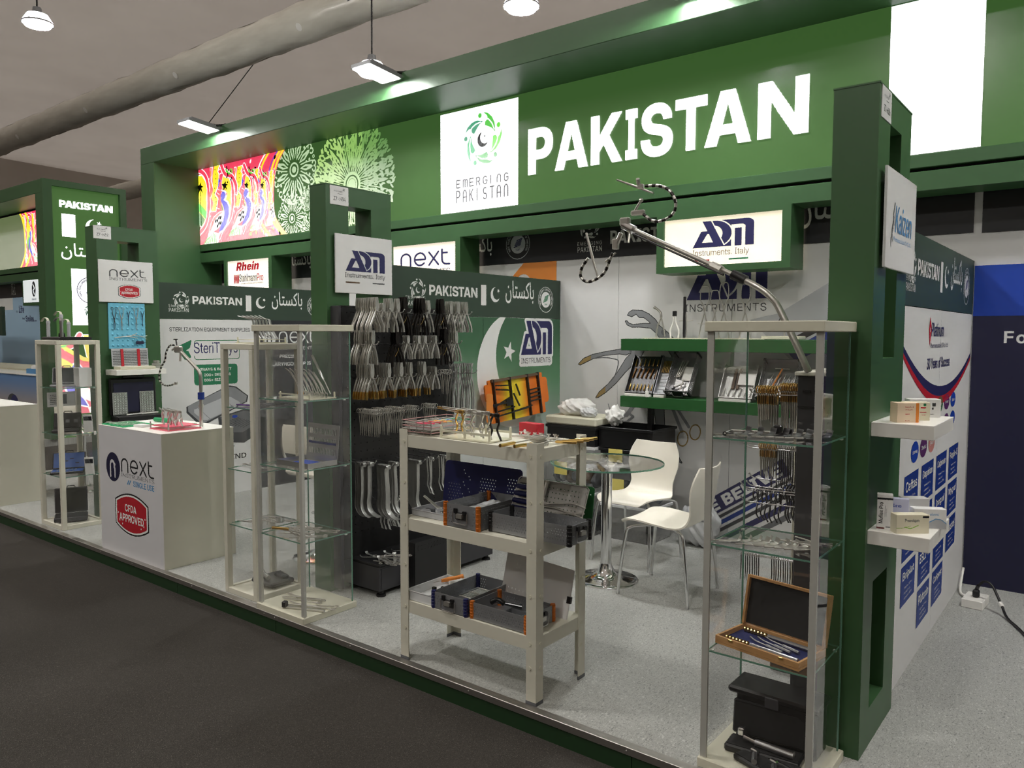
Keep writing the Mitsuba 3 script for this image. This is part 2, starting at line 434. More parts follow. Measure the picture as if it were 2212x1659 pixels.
# ---------------------------------------------------------------- hall pendant lamps
def pendant(x, y, z, top, lab, r=0.27, grp=None, power=1.0):
    t = thing('pendant_lamp', lab, 'lamp', grp)
    put(t, 'cord', tube(curve([(x, y, z+0.22), (x+0.01, y, (z+top)/2), (x, y, top)], 8), 0.014, 6), 'black_matte')
    put(t, 'housing', lathe([(0.0, 0.30), (0.07, 0.30), (0.09, 0.16), (r*0.62, 0.12), (r, 0.02), (r*1.02, 0.0), (r*0.98, 0.0), (0, 0.03)], 20, (x, y, z)), 'alu_grey', smooth=30)
    m = lathe([(r*0.94, 0.0), (r*0.80, -0.05), (r*0.4, -0.085), (0.0, -0.09)][::-1], 20, (x, y, z))
    scene[numbered(t+'__lens')] = glow(m, np.array([1, 0.97, 0.90])*HALL_LAMP*power, 1.0)
    band = lathe([(r*0.98, 0.03), (r*0.66, 0.17)], 20, (x, y, z))
    scene[numbered(t+'__added_uplight')] = glow(band, np.array([1, 0.97, 0.92])*HALL_LAMP*0.45*power, 0.5)  # glowing band added around the housing to light the roof and air ducts
pendant(-16.4, 6.35, 7.5, 9.4, 'pendant lamp hanging near the top left corner of the hall')
pendant(-10.7, 9.6, 6.3, 8.7, 'pendant lamp hanging just above the beam, right of a floodlight')
pendant(-7.2, 9.4, 6.5, 9.0, 'pendant lamp at the top edge, above the square logo panel')
for k, (x, y) in enumerate(((-5.5, 0.6), (-0.6, -2.2), (-11.0, -1.5), (3.5, 3.2), (-17.5, -2.5), (-3.0, -8.0))):
    pendant(x, y, 7.5, 10.8, 'pendant lamp of the hall above the aisle', 0.3, 'pendant lamps over the aisle', 0.8)

# ---------------------------------------------------------------- platform of the stand
X0, X1 = -9.6, 3.6
pf = setting('stand_platform', 'raised stand floor covered with light grey carpet')
put(pf, 'carpet', box(X0, X1, 2.549, 6.0, 0.0, 0.1), 'carpet_grey')
for a, b in ((X0, -7.15), (-7.15, -4.715), (-4.715, -3.66), (-3.66, -1.4), (-1.4, 1.1), (1.1, X1)):
    put(pf, 'riser_board', box(a+0.0015, b-0.0015, 2.532, 2.549, 0.0, 0.098), 'green_dark')
for a, b in ((X0, -6.6), (-6.6, -3.62), (-3.62, -0.6), (-0.6, X1)):
    prof = Polygon([(2.526, 0.074), (2.530, 0.074), (2.530, 0.1005), (2.566, 0.1005), (2.568, 0.1035), (2.529, 0.1035), (2.526, 0.1015)])
    m = trimesh.creation.extrude_polygon(prof, b-a-0.002, engine='earcut')
    m.apply_transform(np.array([[0, 0, 1, a+0.001], [1, 0, 0, 0], [0, 1, 0, 0], [0, 0, 0, 1.0]])); m.fix_normals()
    put(pf, 'edge_trim', m, 'trim_metal')
scr = trimesh.creation.icosphere(1, 0.0042)
scr = mikit.ply(scr, 'chrome', smooth=True)
for x in (-7.1, -6.42, -5.77, -5.30, -4.53, -3.76, -3.66, -3.02, -2.22, -1.42, -0.7):
    put(pf, 'screw', scr, None, at=T().translate([x, 2.526, 0.089]))

# ---------------------------------------------------------------- back wall of the stand
wb = setting('wall_back', 'white back wall of the stand with a black printed band')
YB = 5.58
for k in range(13):
    put(wb, 'panel', box(-9.08+k*0.97+0.0015, -9.08+(k+1)*0.97-0.0015, YB, YB+0.05, 0.1, 2.78), 'white_wall')
put(wb, 'band', box(-9.08, -0.745, YB-0.006, YB, 2.305, 2.72), 'black_band')
for a, b in ((-0.70, -0.118), (-0.112, 3.5)):
    put(wb, 'band', box(a, b, YB-0.006, YB, 2.30, 2.72), 'black_band')
fb = Frame((0, YB-0.006, 0), (1, 0, 0), (0, 0, 1))
def wall_header(x, arabic=True):
    """The printed words of the band: x is the left end of the emblem."""
    put(wb, 'band_emblem', flat(union_all([place(EMBLEM, x+0.12, 2.575, 0.24), place(EMERGING, x, 2.36, 0.24)]), fb), 'white_print')
    put(wb, 'band_lettering', flat(fit(text('PAKISTAN', 0.1, 800), x+0.32, 2.41, x+0.93, 2.52), fb), 'white_print')
wall_header(-3.66)
wall_header(-8.88)
put(wb, 'band_script', flat(place(URDU, -1.83, 2.41, 0.52), fb), 'white_print')
put(wb, 'band_script', flat(place(URDU, -5.02, 2.385, 0.42), fb), 'white_print')
put(wb, 'band_script', flat(place(URDU, -7.72, 2.40, 0.46), fb), 'white_print')
for gx in (-4.30,):
    put(wb, 'band_seal', flat(place(SEAL_LIGHT, gx, 2.475, 0.27), fb), 'grey_light')
    put(wb, 'band_seal', flat(place(SEAL_MOTIF, gx, 2.475, 0.27), fb), 'navy_print')

# ---------------------------------------------------------------- partitions between the booths (their printed side faces +x)
def partition(side, x, lab, y0=3.52, low='white_wall'):
    w = setting('wall_'+side, lab)
    put(w, 'panel', box(x-0.06, x, y0, 4.545, 0.1, 1.80), low)
    put(w, 'panel', box(x-0.06, x, 4.548, YB, 0.1, 1.80), low)
    put(w, 'header', box(x-0.06, x+0.002, y0, YB-0.002, 1.803, 2.13), 'green_header')
    put(w, 'edge_strip', box(x-0.062, x+0.004, y0-0.012, y0, 0.1, 2.13), 'white_gloss')
    return w, Frame((x+0.002, 0, 0), (0, 1, 0), (0, 0, 1))
def header(w, f, dy, seal_dark='green_print'):
    put(w, 'emblem', flat(union_all([place(EMBLEM, 3.775+dy, 1.975, 0.17), place(EMERGING, 3.655+dy, 1.865, 0.19)]), f), 'white_print')
    x = 3.885+dy
    for c, a, b in (('P', 0, .062), ('A', .058, .136), ('K', .139, .205), ('I', .211, .234), ('S', .239, .306), ('T', .306, .370), ('A', .364, .442), ('N', .447, .52)):
        put(w, 'letter', flat(fit(text(c, 0.1, 800), x+a, 1.944, x+b, 2.018), f), 'white_print')
    put(w, 'flag_bar', flat(sbox(4.446+dy, 1.89, 4.508+dy, 2.045), f), 'white_print')
    put(w, 'crescent', flat(place(FLAG, 4.618+dy, 1.975, 0.115), f), 'white_print')
    put(w, 'script', flat(place(URDU, 4.745+dy, 1.915, 0.375), f), 'white_print')
    put(w, 'seal', flat(place(SEAL_LIGHT, 5.29+dy, 1.96, 0.215), f), 'white_print')
    put(w, 'seal_motif', flat(place(SEAL_MOTIF, 5.29+dy, 1.96, 0.215), f), seal_dark)

# right partition: pharmaceutical poster
wr, fr = partition('right', -0.735, 'white printed partition at the right with rows of blue tiles', 3.60)
header(wr, fr, 0.01, 'navy_print')
fp = Frame((-0.735, 0, 0), (0, 1, 0), (0, 0, 1))
ys = np.linspace(3.61, 5.56, 30)
def sag(y, o): return 1.405-o+0.265*((y-4.74)/1.12)**2+0.02*(y-4.74)
put(wr, 'swoosh', flat(Polygon([(y, sag(y, 0)) for y in ys]+[(y, sag(y, 0.022+0.03*math.exp(-((y-4.5)/0.7)**2))) for y in ys[::-1]]), fp), 'navy_print')
put(wr, 'swoosh', flat(Polygon([(y, sag(y, 0.022+0.03*math.exp(-((y-4.5)/0.7)**2))) for y in ys]+[(y, sag(y, 0.040+0.055*math.exp(-((y-4.5)/0.7)**2))) for y in ys[::-1]]), fp), 'red_print')
put(wr, 'lettering', flat(union_all([fit(text('Platinum', 0.1, 500), 4.29, 1.665, 4.62, 1.735), fit(text('Pharmaceuticals (Pvt.) Ltd', 0.05, 400, fine=False), 4.27, 1.605, 4.75, 1.635), fit(text('30 Years of Success', 0.1, 600), 4.20, 1.505, 4.83, 1.56)]), fp), 'navy_print')
put(wr, 'drop_mark', flat(Polygon([(4.245, 1.62), (4.215, 1.70), (4.245, 1.765), (4.285, 1.70)]).difference(Point(4.25, 1.70).buffer(0.013)), fp), 'red_print')
cols_e = ('orange_print', 'green_poster', 'navy_print', 'blue_print')
mat('ellipse_pink', (190, 128, 122)); mat('ellipse_purple', (84, 42, 96))
for r, z in enumerate((1.31, 1.205)):
    for k, c in enumerate(('ellipse_pink', 'green_poster', 'ellipse_purple', 'blue_print')):
        y = 4.39+k*0.20
        put(wr, 'oval', flat(affinity.translate(affinity.scale(Point(0, 0).buffer(1, quad_segs=8), 0.082, 0.042), y, z), fp), c)
        put(wr, 'oval_lettering', flat(fit(text(('Cardio', 'Surgery', 'Urology', 'Gastro')[k], 0.02, 500, fine=False), y-0.05, z-0.009, y+0.05, z+0.009), fp, 0.0025), 'white_print')
for k, c in enumerate(('blue_print', 'ellipse_purple', 'ellipse_pink')):
    y = 3.985+k*0.205
    put(wr, 'oval', flat(affinity.translate(affinity.scale(Point(0, 0).buffer(1, quad_segs=8), 0.085, 0.05), y, 1.13), fp), c)
    put(wr, 'oval_lettering', flat(fit(text(('Gynaecology', 'Dental', 'Skin')[k], 0.02, 500, fine=False), y-0.055, 1.12, y+0.055, 1.14), fp, 0.0025), 'white_print')
words = [['Ceftas', 'Dapakan', 'Cefpower', 'Preglin-E'], ['Cefspan', 'Dexlan', 'Inograf', 'Mygraf'], ['Briplat', 'ESLI-P', 'Ferti', 'Gastol'], [None, 'Plutoxin', 'Caripest', None]]
for r in range(4):
    for c in range(4):
        if words[r][c] is None: continue
        y, z = 3.78+c*0.382, 1.040-r*0.208
        put(wr, 'tile', flat(sbox(y, z-0.185, y+0.305, z), fp), 'blue_tile')
        g = [fit(text(words[r][c], 0.05, 600), y+0.03, z-0.078, y+0.275, z-0.03)]
        for q in range(3): g.append(fit(text(('Tablets 10 mg', 'injection', 'capsules 250')[q], 0.015, 400, fine=False), y+0.07, z-0.115-q*0.024, y+0.235-0.04*(q == 1), z-0.103-q*0.024))
        put(wr, 'tile_lettering', flat(union_all(g), fp, 0.0025), 'white_print')

# middle partition: green poster with a crescent
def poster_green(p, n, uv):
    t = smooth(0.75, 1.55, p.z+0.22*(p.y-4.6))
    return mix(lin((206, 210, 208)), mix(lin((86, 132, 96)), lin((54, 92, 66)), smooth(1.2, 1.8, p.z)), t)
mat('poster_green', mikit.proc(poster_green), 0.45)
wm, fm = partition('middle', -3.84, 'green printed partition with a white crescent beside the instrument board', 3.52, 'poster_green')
header(wm, fm, 0.07)
fq = Frame((-3.84, 0, 0), (0, 1, 0), (0, 0, 1))
moon = Point(4.93, 1.38).buffer(0.46, quad_segs=32).difference(Point(5.14, 1.50).buffer(0.44, quad_segs=32))
put(wm, 'crescent', flat(moon, fq), 'white_print')
put(wm, 'star', flat(star(4.865, 1.53, 0.085, 14), fq), 'white_print')
put(wm, 'star', flat(star(5.02, 1.24, 0.03, 14), fq), 'white_print')
A2 = union_all([place(ADM, 5.02, 1.50, 0.28), fit(text('INSTRUMENTS', 0.07, 400), 5.02, 1.425, 5.44, 1.478)])
put(wm, 'logo_ground', flat(union_all([A2.buffer(0.022), sbox(5.02, 1.42, 5.44, 1.56)]), fq, 0.001), 'white_print')
put(wm, 'logo', flat(place(ADM, 5.02, 1.50, 0.28), fq, 0.002), 'navy_print')
put(wm, 'lettering', flat(fit(text('INSTRUMENTS', 0.07, 400), 5.025, 1.43, 5.435, 1.475), fq, 0.002), 'grey_dark')

# left partition: steriliser poster and black laryngoscope poster
wl, fl_ = partition('left', -6.83, 'white and black printed partition behind the counter', 3.50)
header(wl, fl_, 0.0)
fs = Frame((-6.83, 0, 0), (0, 1, 0), (0, 0, 1))
put(wl, 'black_poster', flat(sbox(4.55, 0.1, 5.57, 1.803), fs, 0.001), 'black_band')
put(wl, 'lettering', flat(fit(text('STERLIZATION EQUIPMENT SUPPLIES', 0.045, 500), 3.655, 1.685, 4.49, 1.725), fs), 'grey_dark')
put(wl, 'leaf', flat(union_all([Polygon([(3.72, 1.54), (3.86, 1.60), (3.845, 1.54), (3.80, 1.51)]), Polygon([(3.73, 1.525), (3.83, 1.50), (3.855, 1.45), (3.80, 1.43)])]).buffer(0.006), fs), 'green_print')
fr_ = rect(3.89, 1.42, 4.37, 1.605, 0.03)
put(wl, 'frame_line', flat(fr_.difference(fr_.buffer(-0.006)).difference(sbox(3.87, 1.46, 3.93, 1.57)), fs), 'green_print')
put(wl, 'lettering', flat(fit(text('SteriTrays', 0.1, 400), 3.89, 1.455, 4.345, 1.585), fs), 'navy_print')
put(wl, 'plaque', flat(rect(3.885, 1.18, 4.34, 1.375, 0.03), fs), 'green_print')
put(wl, 'plaque_lettering', flat(union_all([fit(text('TRAYS & BASKET', 0.03, 700), 3.945, 1.315, 4.275, 1.342), fit(text('200+ DESINGS', 0.03, 700), 3.985, 1.262, 4.265, 1.289), fit(text('500+ SIZES', 0.03, 700), 3.985, 1.213, 4.20, 1.24)]), fs, 0.0025), 'white_print')
tr1 = Polygon([(3.80, 0.985), (4.24, 1.165), (4.32, 1.15), (4.455, 1.05), (4.44, 0.99), (3.98, 0.80), (3.93, 0.80), (3.80, 0.93)])
put(wl, 'printed_tray', flat(tr1, fs), 'grey_dark')
put(wl, 'printed_tray_mesh', flat(affinity.translate(affinity.scale(tr1, 0.95, 0.90), 0, 0.006), fs, 0.002), 'grey_print')
put(wl, 'printed_tray_floor', flat(affinity.translate(affinity.scale(tr1, 0.74, 0.58), -0.01, -0.03).difference(union_all([stroke([(3.9, 0.98), (4.05, 0.84)], 0.006), stroke([(4.15, 1.07), (4.27, 0.96)], 0.006)])), fs, 0.003), 'grey_light')
tr2 = Polygon([(4.12, 0.86), (4.40, 0.92), (4.70, 0.87), (4.72, 0.74), (4.40, 0.585), (4.28, 0.60), (4.13, 0.76)])
put(wl, 'printed_case', flat(tr2.intersection(sbox(3, 0, 4.549, 2)), fs), 'grey_dark')
put(wl, 'printed_case_lid', flat(Polygon([(4.14, 0.855), (4.40, 0.905), (4.54, 0.88), (4.54, 0.76), (4.38, 0.69), (4.28, 0.70)]), fs, 0.002), 'grey_mid')
put(wl, 'printed_grille', flat(union_all([stroke([(4.19+0.028*k, 0.805-0.010*k), (4.34+0.022*k, 0.84-0.008*k)], 0.006) for k in range(8)]), fs, 0.003), 'grey_dark')
put(wl, 'printed_badge', flat(affinity.translate(affinity.scale(Point(0, 0).buffer(1), 0.03, 0.015), 4.30, 0.855), fs, 0.003), 'blue_print')
put(wl, 'lettering', flat(union_all([fit(text('ON', 0.06, 700), 4.06, 0.615, 4.165, 0.665), fit(text('OUT', 0.06, 700), 4.065, 0.52, 4.29, 0.57), fit(text('US KIND', 0.06, 600), 4.05, 0.435, 4.42, 0.485)]), fs), 'black_matte')
put(wl, 'black_poster_logo', flat(union_all([Point(4.71, 1.615).buffer(0.075).difference(union_all([stroke([(4.685, 1.565), (4.685, 1.62)]+arc(4.71, 1.62, 0.025, 180, 0, 8)+[(4.735, 1.60)], 0.016), stroke([(4.735, 1.565), (4.735, 1.605)], 0.014)])), place(NEXT, 4.83, 1.575, 0.115), fit(INSTR, 4.83, 1.50, 5.28, 1.535)]), fs, 0.002), 'white_print')
put(wl, 'black_poster_lettering', flat(union_all([fit(text('PRECISION', 0.04, 600), 4.83, 1.415, 5.12, 1.45), fit(text('LARYNGOSCOPES', 0.04, 600), 4.74, 1.335, 5.22, 1.372)]), fs, 0.002), 'white_print')

# ---------------------------------------------------------------- green fascia above the stand
fa = setting('fascia', 'dark green canopy frame along the top of the stand')
YF, YP = 4.727, 5.30
put(fa, 'top_beam', box(-9.40, 3.6, YF, YP+0.28, 3.687, 3.885, 0.004), 'green_paint')
put(fa, 'side_fin', box(-9.40, -9.09, YF, YP+0.28, 0.1, 3.687), 'green_paint')
put(fa, 'sill', box(-9.09, 3.6, YP-0.012, YP+0.25, 2.684, 2.765, 0.003), 'green_paint')
put(fa, 'groove', box(-9.09, 3.6, YP+0.04, YP+0.25, 2.664, 2.684), 'black_matte')
put(fa, 'bulkhead', box(-9.09, 3.6, YP-0.004, YP+0.25, 2.545, 2.664, 0.003), 'green_paint')
put(fa, 'backing', box(-9.09, 3.6, YP+0.06, YP+0.25, 2.765, 3.687), 'black_matte')

# the backlit green print and the picture wall at its left end
fpan = Frame((0, YP, 0), (1, 0, 0), (0, 0, 1))
t = thing('backlit_banner', 'long backlit green banner under the top beam with big white capitals', 'banner')
GREEN_L = np.array([0.075, 0.185, 0.045])
m = box(-9.0, 3.6, YP, YP+0.055, 2.765, 3.687)
scene[t+'__sheet'] = glow(m, GREEN_L*SIGN_GREEN*0.62, 0.3, base='banner_skin')
mat('banner_skin', (60, 84, 52), 0.2)
for a, b in ((-4.985, -4.085), (-1.194, -0.689)):
    scene[numbered(t+'__white_panel')] = glow(flat(sbox(a, 2.768, b, 3.664 if a < -3 else 3.683), fpan, 0.004), [SIGN_WHITE]*3, 0.4)
xs = [(-3.973, -3.727, 'P'), (-3.70, -3.385, 'A'), (-3.355, -3.075, 'K'), (-3.045, -2.945, 'I'), (-2.912, -2.652, 'S'), (-2.63, -2.385, 'T'), (-2.40, -2.06, 'A'), (-2.015, -1.675, 'N')]
for a, b, c in xs:
    scene[numbered(t+'__letter')] = glow(solid(fit(text(c, 0.3, 800), a, 3.001-0.008*(c == 'S'), b, 3.376+0.008*(c == 'S')), fpan, 0.012, 0.003), [SIGN_WHITE]*3, 0.05)
leaf_c = [(0.03, 0.30, 0.02), (0.06, 0.40, 0.01), (0.02, 0.18, 0.10), (0.01, 0.26, 0.10), (0.02, 0.22, 0.05)]
for k, g in enumerate(EMB_LEAVES):
    gg = affinity.translate(affinity.scale(g, 0.47, 0.50, origin=(0, 0)), -4.475, 3.372)
    scene[numbered(t+'__emblem_leaf')] = glow(flat(gg, fpan, 0.007), leaf_c[(0, 2, 3, 4, 1)[k]] if k < 5 else leaf_c[0], 0.01)
put(t, 'emblem_moon', flat(affinity.translate(affinity.scale(EMB_MOON, 0.47, 0.5, origin=(0, 0)), -4.475, 3.372), fpan, 0.007), 'grey_mid')

def thin_word(s, x0, x1, z0, z1, w):
    """Thin rounded capitals drawn as single strokes."""
    G = {'E': [[(0.7, 1), (0, 1), (0, 0), (0.7, 0)], [(0, .5), (.6, .5)]], 'M': [[(0, 0), (0, .7)]+arc(.2, .8, .2, 180, 20, 6)+[(.4, .7), (.4, 0)], [(.4, .75)]+arc(.6, .8, .2, 160, 0, 6)+[(.8, 0)]],
         'R': [[(0, 0), (0, 1), (.4, 1)]+arc(.4, .75, .25, 90, -90, 6)+[(0, .5)], [(.35, .5), (.65, 0)]], 'G': [arc(.35, .65, .35, 40, 180, 8)+[(0, .35)]+arc(.35, .35, .35, 180, 360, 8)+[(.7, .5), (.4, .5)]],
         'I': [[(.1, 0), (.1, 1)]], 'N': [[(0, 0), (0, .65)]+arc(.32, .65, .32, 180, 0, 8, .35)+[(.64, 0)]], 'P': [[(0, 0), (0, 1), (.35, 1)]+arc(.35, .72, .28, 90, -90, 6)+[(0, .44)]],
         'A': [[(0, 0), (0, .65)]+arc(.32, .65, .32, 180, 0, 8, .35)+[(.64, 0)], [(0, .4), (.64, .4)]], 'K': [[(0, 0), (0, 1)], [(.6, 1), (.02, .45)], [(.2, .6), (.6, 0)]],
         'S': [arc(.32, .72, .3, 50, 270, 10, .27)+arc(.32, .25, .3, 90, -150, 10, .25)], 'T': [[(0, 1), (.7, 1)], [(.35, 1), (.35, 0)]]}
    wid = {'I': .2, 'M': .8}
    out, n = [], len(s); step = (x1-x0)/n
    for k, c in enumerate(s):
        sc = step*0.62/0.8; o = x0+step*k
        for p in G[c]: out.append(stroke([(o+a*sc, z0+b*(z1-z0)) for a, b in p], w, n=3))
    return union_all(out)
put(t, 'small_lettering', flat(thin_word('EMERGING', -4.785, -4.155, 2.985, 3.05, 0.009), fpan, 0.007), 'grey_mid')
put(t, 'small_lettering', flat(thin_word('PAKISTAN', -4.785, -4.155, 2.855, 2.955, 0.010), fpan, 0.007), 'grey_mid')

# ---- the picture at the left end: peacocks and scrolls in flat bright colours
M = dict(
 body=[(-8.558, 3.364), (-8.515, 3.359), (-8.481, 3.324), (-8.503, 3.287), (-8.533, 3.262), (-8.463, 3.227), (-8.423, 3.168), (-8.426, 3.09), (-8.473, 2.983), (-8.561, 2.911), (-8.65, 2.886), (-8.61, 2.963), (-8.542, 3.037), (-8.518, 3.106), (-8.536, 3.179), (-8.591, 3.256), (-8.596, 3.32)],
 beak=[(-8.501, 3.338), (-8.401, 3.363), (-8.388, 3.349), (-8.46, 3.314), (-8.495, 3.31)],
 wingred=[(-8.887, 2.88), (-8.837, 2.998), (-8.759, 3.08), (-8.64, 3.125), (-8.546, 3.129), (-8.641, 3.101), (-8.746, 3.038), (-8.809, 2.955)],
 wingwhite=[(-8.91, 2.873), (-8.809, 2.955), (-8.746, 3.038), (-8.641, 3.101), (-8.532, 3.115), (-8.526, 3.067), (-8.572, 3.0), (-8.676, 2.944), (-8.781, 2.912)],
 leaf=[(-9.099, 3.611), (-9.007, 3.604), (-8.934, 3.527), (-8.901, 3.426), (-8.92, 3.33), (-8.917, 3.167), (-8.955, 3.057), (-9.034, 2.989), (-9.095, 3.011), (-9.122, 3.088), (-9.178, 3.241), (-9.19, 3.317), (-9.115, 3.416), (-9.134, 3.509)],
 band1=[(-9.165, 3.335), (-8.917, 3.163), (-8.936, 3.067), (-9.17, 3.241)],
 band2=[(-9.166, 3.228), (-8.951, 3.068), (-9.031, 2.991), (-9.092, 3.012), (-9.122, 3.088)],
 palm=[(-9.119, 3.491), (-9.058, 3.492), (-9.018, 3.528), (-9.02, 3.488), (-8.967, 3.469), (-9.013, 3.458), (-8.986, 3.394), (-9.037, 3.441), (-9.094, 3.373), (-9.075, 3.445)],
 blue1=[(-9.207, 3.616), (-9.179, 3.555), (-9.148, 3.543), (-9.18, 3.53), (-9.214, 3.46), (-9.218, 3.543)],
 blue2=[(-9.199, 3.111), (-9.155, 3.057), (-9.124, 3.046), (-9.166, 2.975), (-9.194, 3.044)],
 snake=[(-8.734, 3.685), (-8.618, 3.685), (-8.663, 3.614), (-8.633, 3.579), (-8.656, 3.446), (-8.733, 3.351), (-8.662, 3.291), (-8.719, 3.149), (-8.815, 3.154), (-8.767, 3.25), (-8.808, 3.319), (-8.767, 3.411), (-8.768, 3.571)],
 star=[(-8.831, 3.321), (-8.75, 3.292), (-8.662, 3.291), (-8.751, 3.28), (-8.825, 3.272), (-8.795, 3.293)],
 col=[(-8.823, 3.685), (-8.778, 3.685), (-8.8, 3.511), (-8.76, 3.41), (-8.808, 3.335), (-8.838, 3.322), (-8.83, 3.159), (-8.86, 3.162), (-8.867, 3.341), (-8.825, 3.465)])
SC = [[(-9.259, 3.515), (-9.221, 3.659), (-9.065, 3.673), (-8.932, 3.591), (-8.878, 3.439), (-8.887, 3.164), (-8.957, 3.0), (-9.131, 2.89), (-9.23, 2.765)], [(-9.248, 3.414), (-9.141, 3.37), (-9.107, 3.432)], [(-9.242, 3.198), (-9.134, 3.179), (-9.153, 3.107), (-9.232, 3.08)],
      [(-8.588, 3.69), (-8.506, 3.571), (-8.367, 3.523), (-8.287, 3.42), (-8.277, 3.326)]]
def sm(p, r=0.012): return Polygon(p).buffer(r).buffer(-2*r).buffer(r) if False else Polygon(p).buffer(0).buffer(r, quad_segs=3).buffer(-r, quad_segs=3)
def motif():
    rs = random.Random(4)
    L = {k: [] for k in ('white', 'red', 'coral', 'yellow', 'blue', 'green', 'dgreen', 'dark', 'orange')}
    for s in SC:
        c = LineString([tuple(q) for q in curve([(a, b, 0) for a, b in s], 30)[:, :2]])
        L['white'].append(c.buffer(0.036, quad_segs=2)); L['red'].append(c.buffer(0.024, quad_segs=2))
    L['white'] += [sm(M['leaf']).buffer(0.016), sm(M['body']).buffer(0.016), sm(M['wingwhite']).buffer(0.006), sm(M['wingred']).buffer(0.012), sm(M['col']).buffer(0.008), sm(M['snake']).buffer(0.008)]
    L['yellow'] += [sm(M['leaf']), sm(M['snake'])]
    L['green'] += [Polygon(M['band1'])]; L['dgreen'] += [Polygon(M['band2'])]
    L['dark'] += [Polygon(M['palm']), LineString([(-9.04, 3.45), (-9.03, 3.0)]).buffer(0.004)]
    L['blue'] += [sm(M['body'], .004), Polygon(M['blue1']).buffer(.004), Polygon(M['blue2']).buffer(.004)]
    L['coral'] += [sm(M['wingred'], .004), Polygon(M['col']).buffer(-0.004), Polygon(M['beak'])]
    for a, b in (((-8.572, 3.365), (-8.657, 3.415)), ((-8.594, 3.356), (-8.676, 3.377)), ((-8.602, 3.337), (-8.668, 3.328))): L['coral'].append(LineString([a, b]).buffer(.006))
    L['red'] += [Polygon(M['star']), Polygon([(-8.66, 3.3), (-8.61, 3.36), (-8.6, 3.25), (-8.55, 3.17), (-8.6, 3.14), (-8.68, 3.2)])]
    for k in range(7): L['dark'].append(affinity.rotate(affinity.scale(Point(-8.60-0.035*(k % 4), 3.06-0.032*(k//2)).buffer(0.018, quad_segs=3), 0.7, 1.3), -35))
    for k in range(9): L['dark'].append(Point(-8.70+0.018*math.sin(k), 3.64-0.055*k).buffer(0.007, quad_segs=2))
    tail = Polygon([(-8.998, 2.768), (-8.903, 2.869), (-8.767, 2.903), (-8.65, 2.87), (-8.684, 2.768)])
    L['white'].append(tail)
    for k in range(7): L['green'].append(LineString([(-8.72-0.03*k, 2.885-0.012*abs(k-2)), (-8.72-0.043*k, 2.772)]).buffer(0.009, quad_segs=2))
    for k in range(8): L['red'].append(Point(-8.73-0.030*k, 2.80+0.045*(k % 2)).buffer(0.013, quad_segs=2))
    for k in range(10): L['white'].append(Point(-8.85+0.02*rs.uniform(-1, 1)-0.0*k, 3.55-0.05*k).buffer(0.011, quad_segs=2)); L['dark'].append(Point(-8.40+0.06*rs.uniform(-1, 1), 3.64-0.02*k).buffer(0.012, quad_segs=2))
    for k in range(5): L['green'].append(affinity.rotate(affinity.scale(Point(-8.47+0.03*k, 3.60-0.02*(k % 3)).buffer(0.02, quad_segs=2), .6, 1.5), 40*k))
    for k in range(4): L['orange'].append(affinity.scale(Point(-8.81, 3.60-0.13*k).buffer(0.02, quad_segs=2), .5, 2.0))
    return {k: union_all(v) for k, v in L.items() if v}
MO = motif()
EDGE = [(-7.30, 3.70), (-7.343, 3.676), (-7.444, 3.573), (-7.517, 3.421), (-7.541, 3.261), (-7.535, 3.023), (-7.44, 2.881), (-7.284, 2.744)]
ec = [tuple(q) for q in curve([(a, b, 0) for a, b in EDGE], 40)[:, :2]]
field = Polygon([(-9.30, 2.768)]+ec[::-1]+[(-9.30, 3.686)]).intersection(sbox(-9.3, 2.768, -6, 3.686))
LAY = {}
birds = ((-7.439, 3.17, 0.46, 0.66), (-7.687, 3.18, 0.55, 0.75), (-7.939, 3.20, 0.85, 0.86), (-8.388, 3.20, 1.0, 1.0))
mo_all = {}
for bx, zc, sx, sz in birds:                       # each nearer bird covers the one behind it
    tr = {k: affinity.translate(affinity.scale(affinity.translate(g, 8.388, -3.20), sx, sz, origin=(0, 0)), bx, zc) for k, g in MO.items()}
    foot = tr['white'].buffer(0.004)
    mo_all = {k: g.difference(foot) for k, g in mo_all.items()}
    for k, g in tr.items(): mo_all[k] = union_all([mo_all[k], g]) if k in mo_all else g
right = sbox(-8.15, 2.7, -7.0, 3.75).intersection(field)
bands = []
for off, w, c in ((0.02, 0.03, 'yellow'), (0.05, 0.014, 'red'), (0.085, 0.03, 'yellow'), (0.12, 0.014, 'blue'), (0.30, 0.03, 'yellow'), (0.335, 0.02, 'red'), (0.37, 0.02, 'white')):
    bands.append((LineString([(x-off, z) for x, z in ec]).buffer(w/2).intersection(field), c))
birdmask = union_all([g for k, g in mo_all.items()])
for g, c in bands: mo_all[c] = union_all([mo_all[c], g.difference(birdmask)])
rs = random.Random(9)
for k in range(26):
    x, z = rs.uniform(-8.1, -7.4), rs.choice((rs.uniform(2.78, 2.95), rs.uniform(3.38, 3.66)))
    c = ('green', 'dark', 'orange', 'white', 'green')[k % 5]
    mo_all[c] = union_all([mo_all[c], affinity.rotate(affinity.scale(Point(x, z).buffer(0.022, quad_segs=2), 0.7, 1.2), 50*k).difference(birdmask)])
SCR = dict(white=(1.25, 1.25, 1.2), red=(1.0, 0.01, 0.09), coral=(1.0, 0.10, 0.11), yellow=(1.1, 0.88, 0.0), blue=(0.02, 0.01, 0.72), green=(0.06, 0.75, 0.02), dgreen=(0.02, 0.22, 0.02), orange=(1.0, 0.32, 0.03))
pic = thing('picture_wall', 'bright lit picture of blue peacocks and red scrolls at the left end of the banner', 'illuminated picture')
fpi = fpan
scene[numbered(pic+'__print_ground')] = glow(flat(field, fpi, 0.002), np.array((0.95, 0.012, 0.10))*SCREEN, 0.06)
order = ['white', 'red', 'coral', 'yellow', 'green', 'dgreen', 'orange', 'blue']
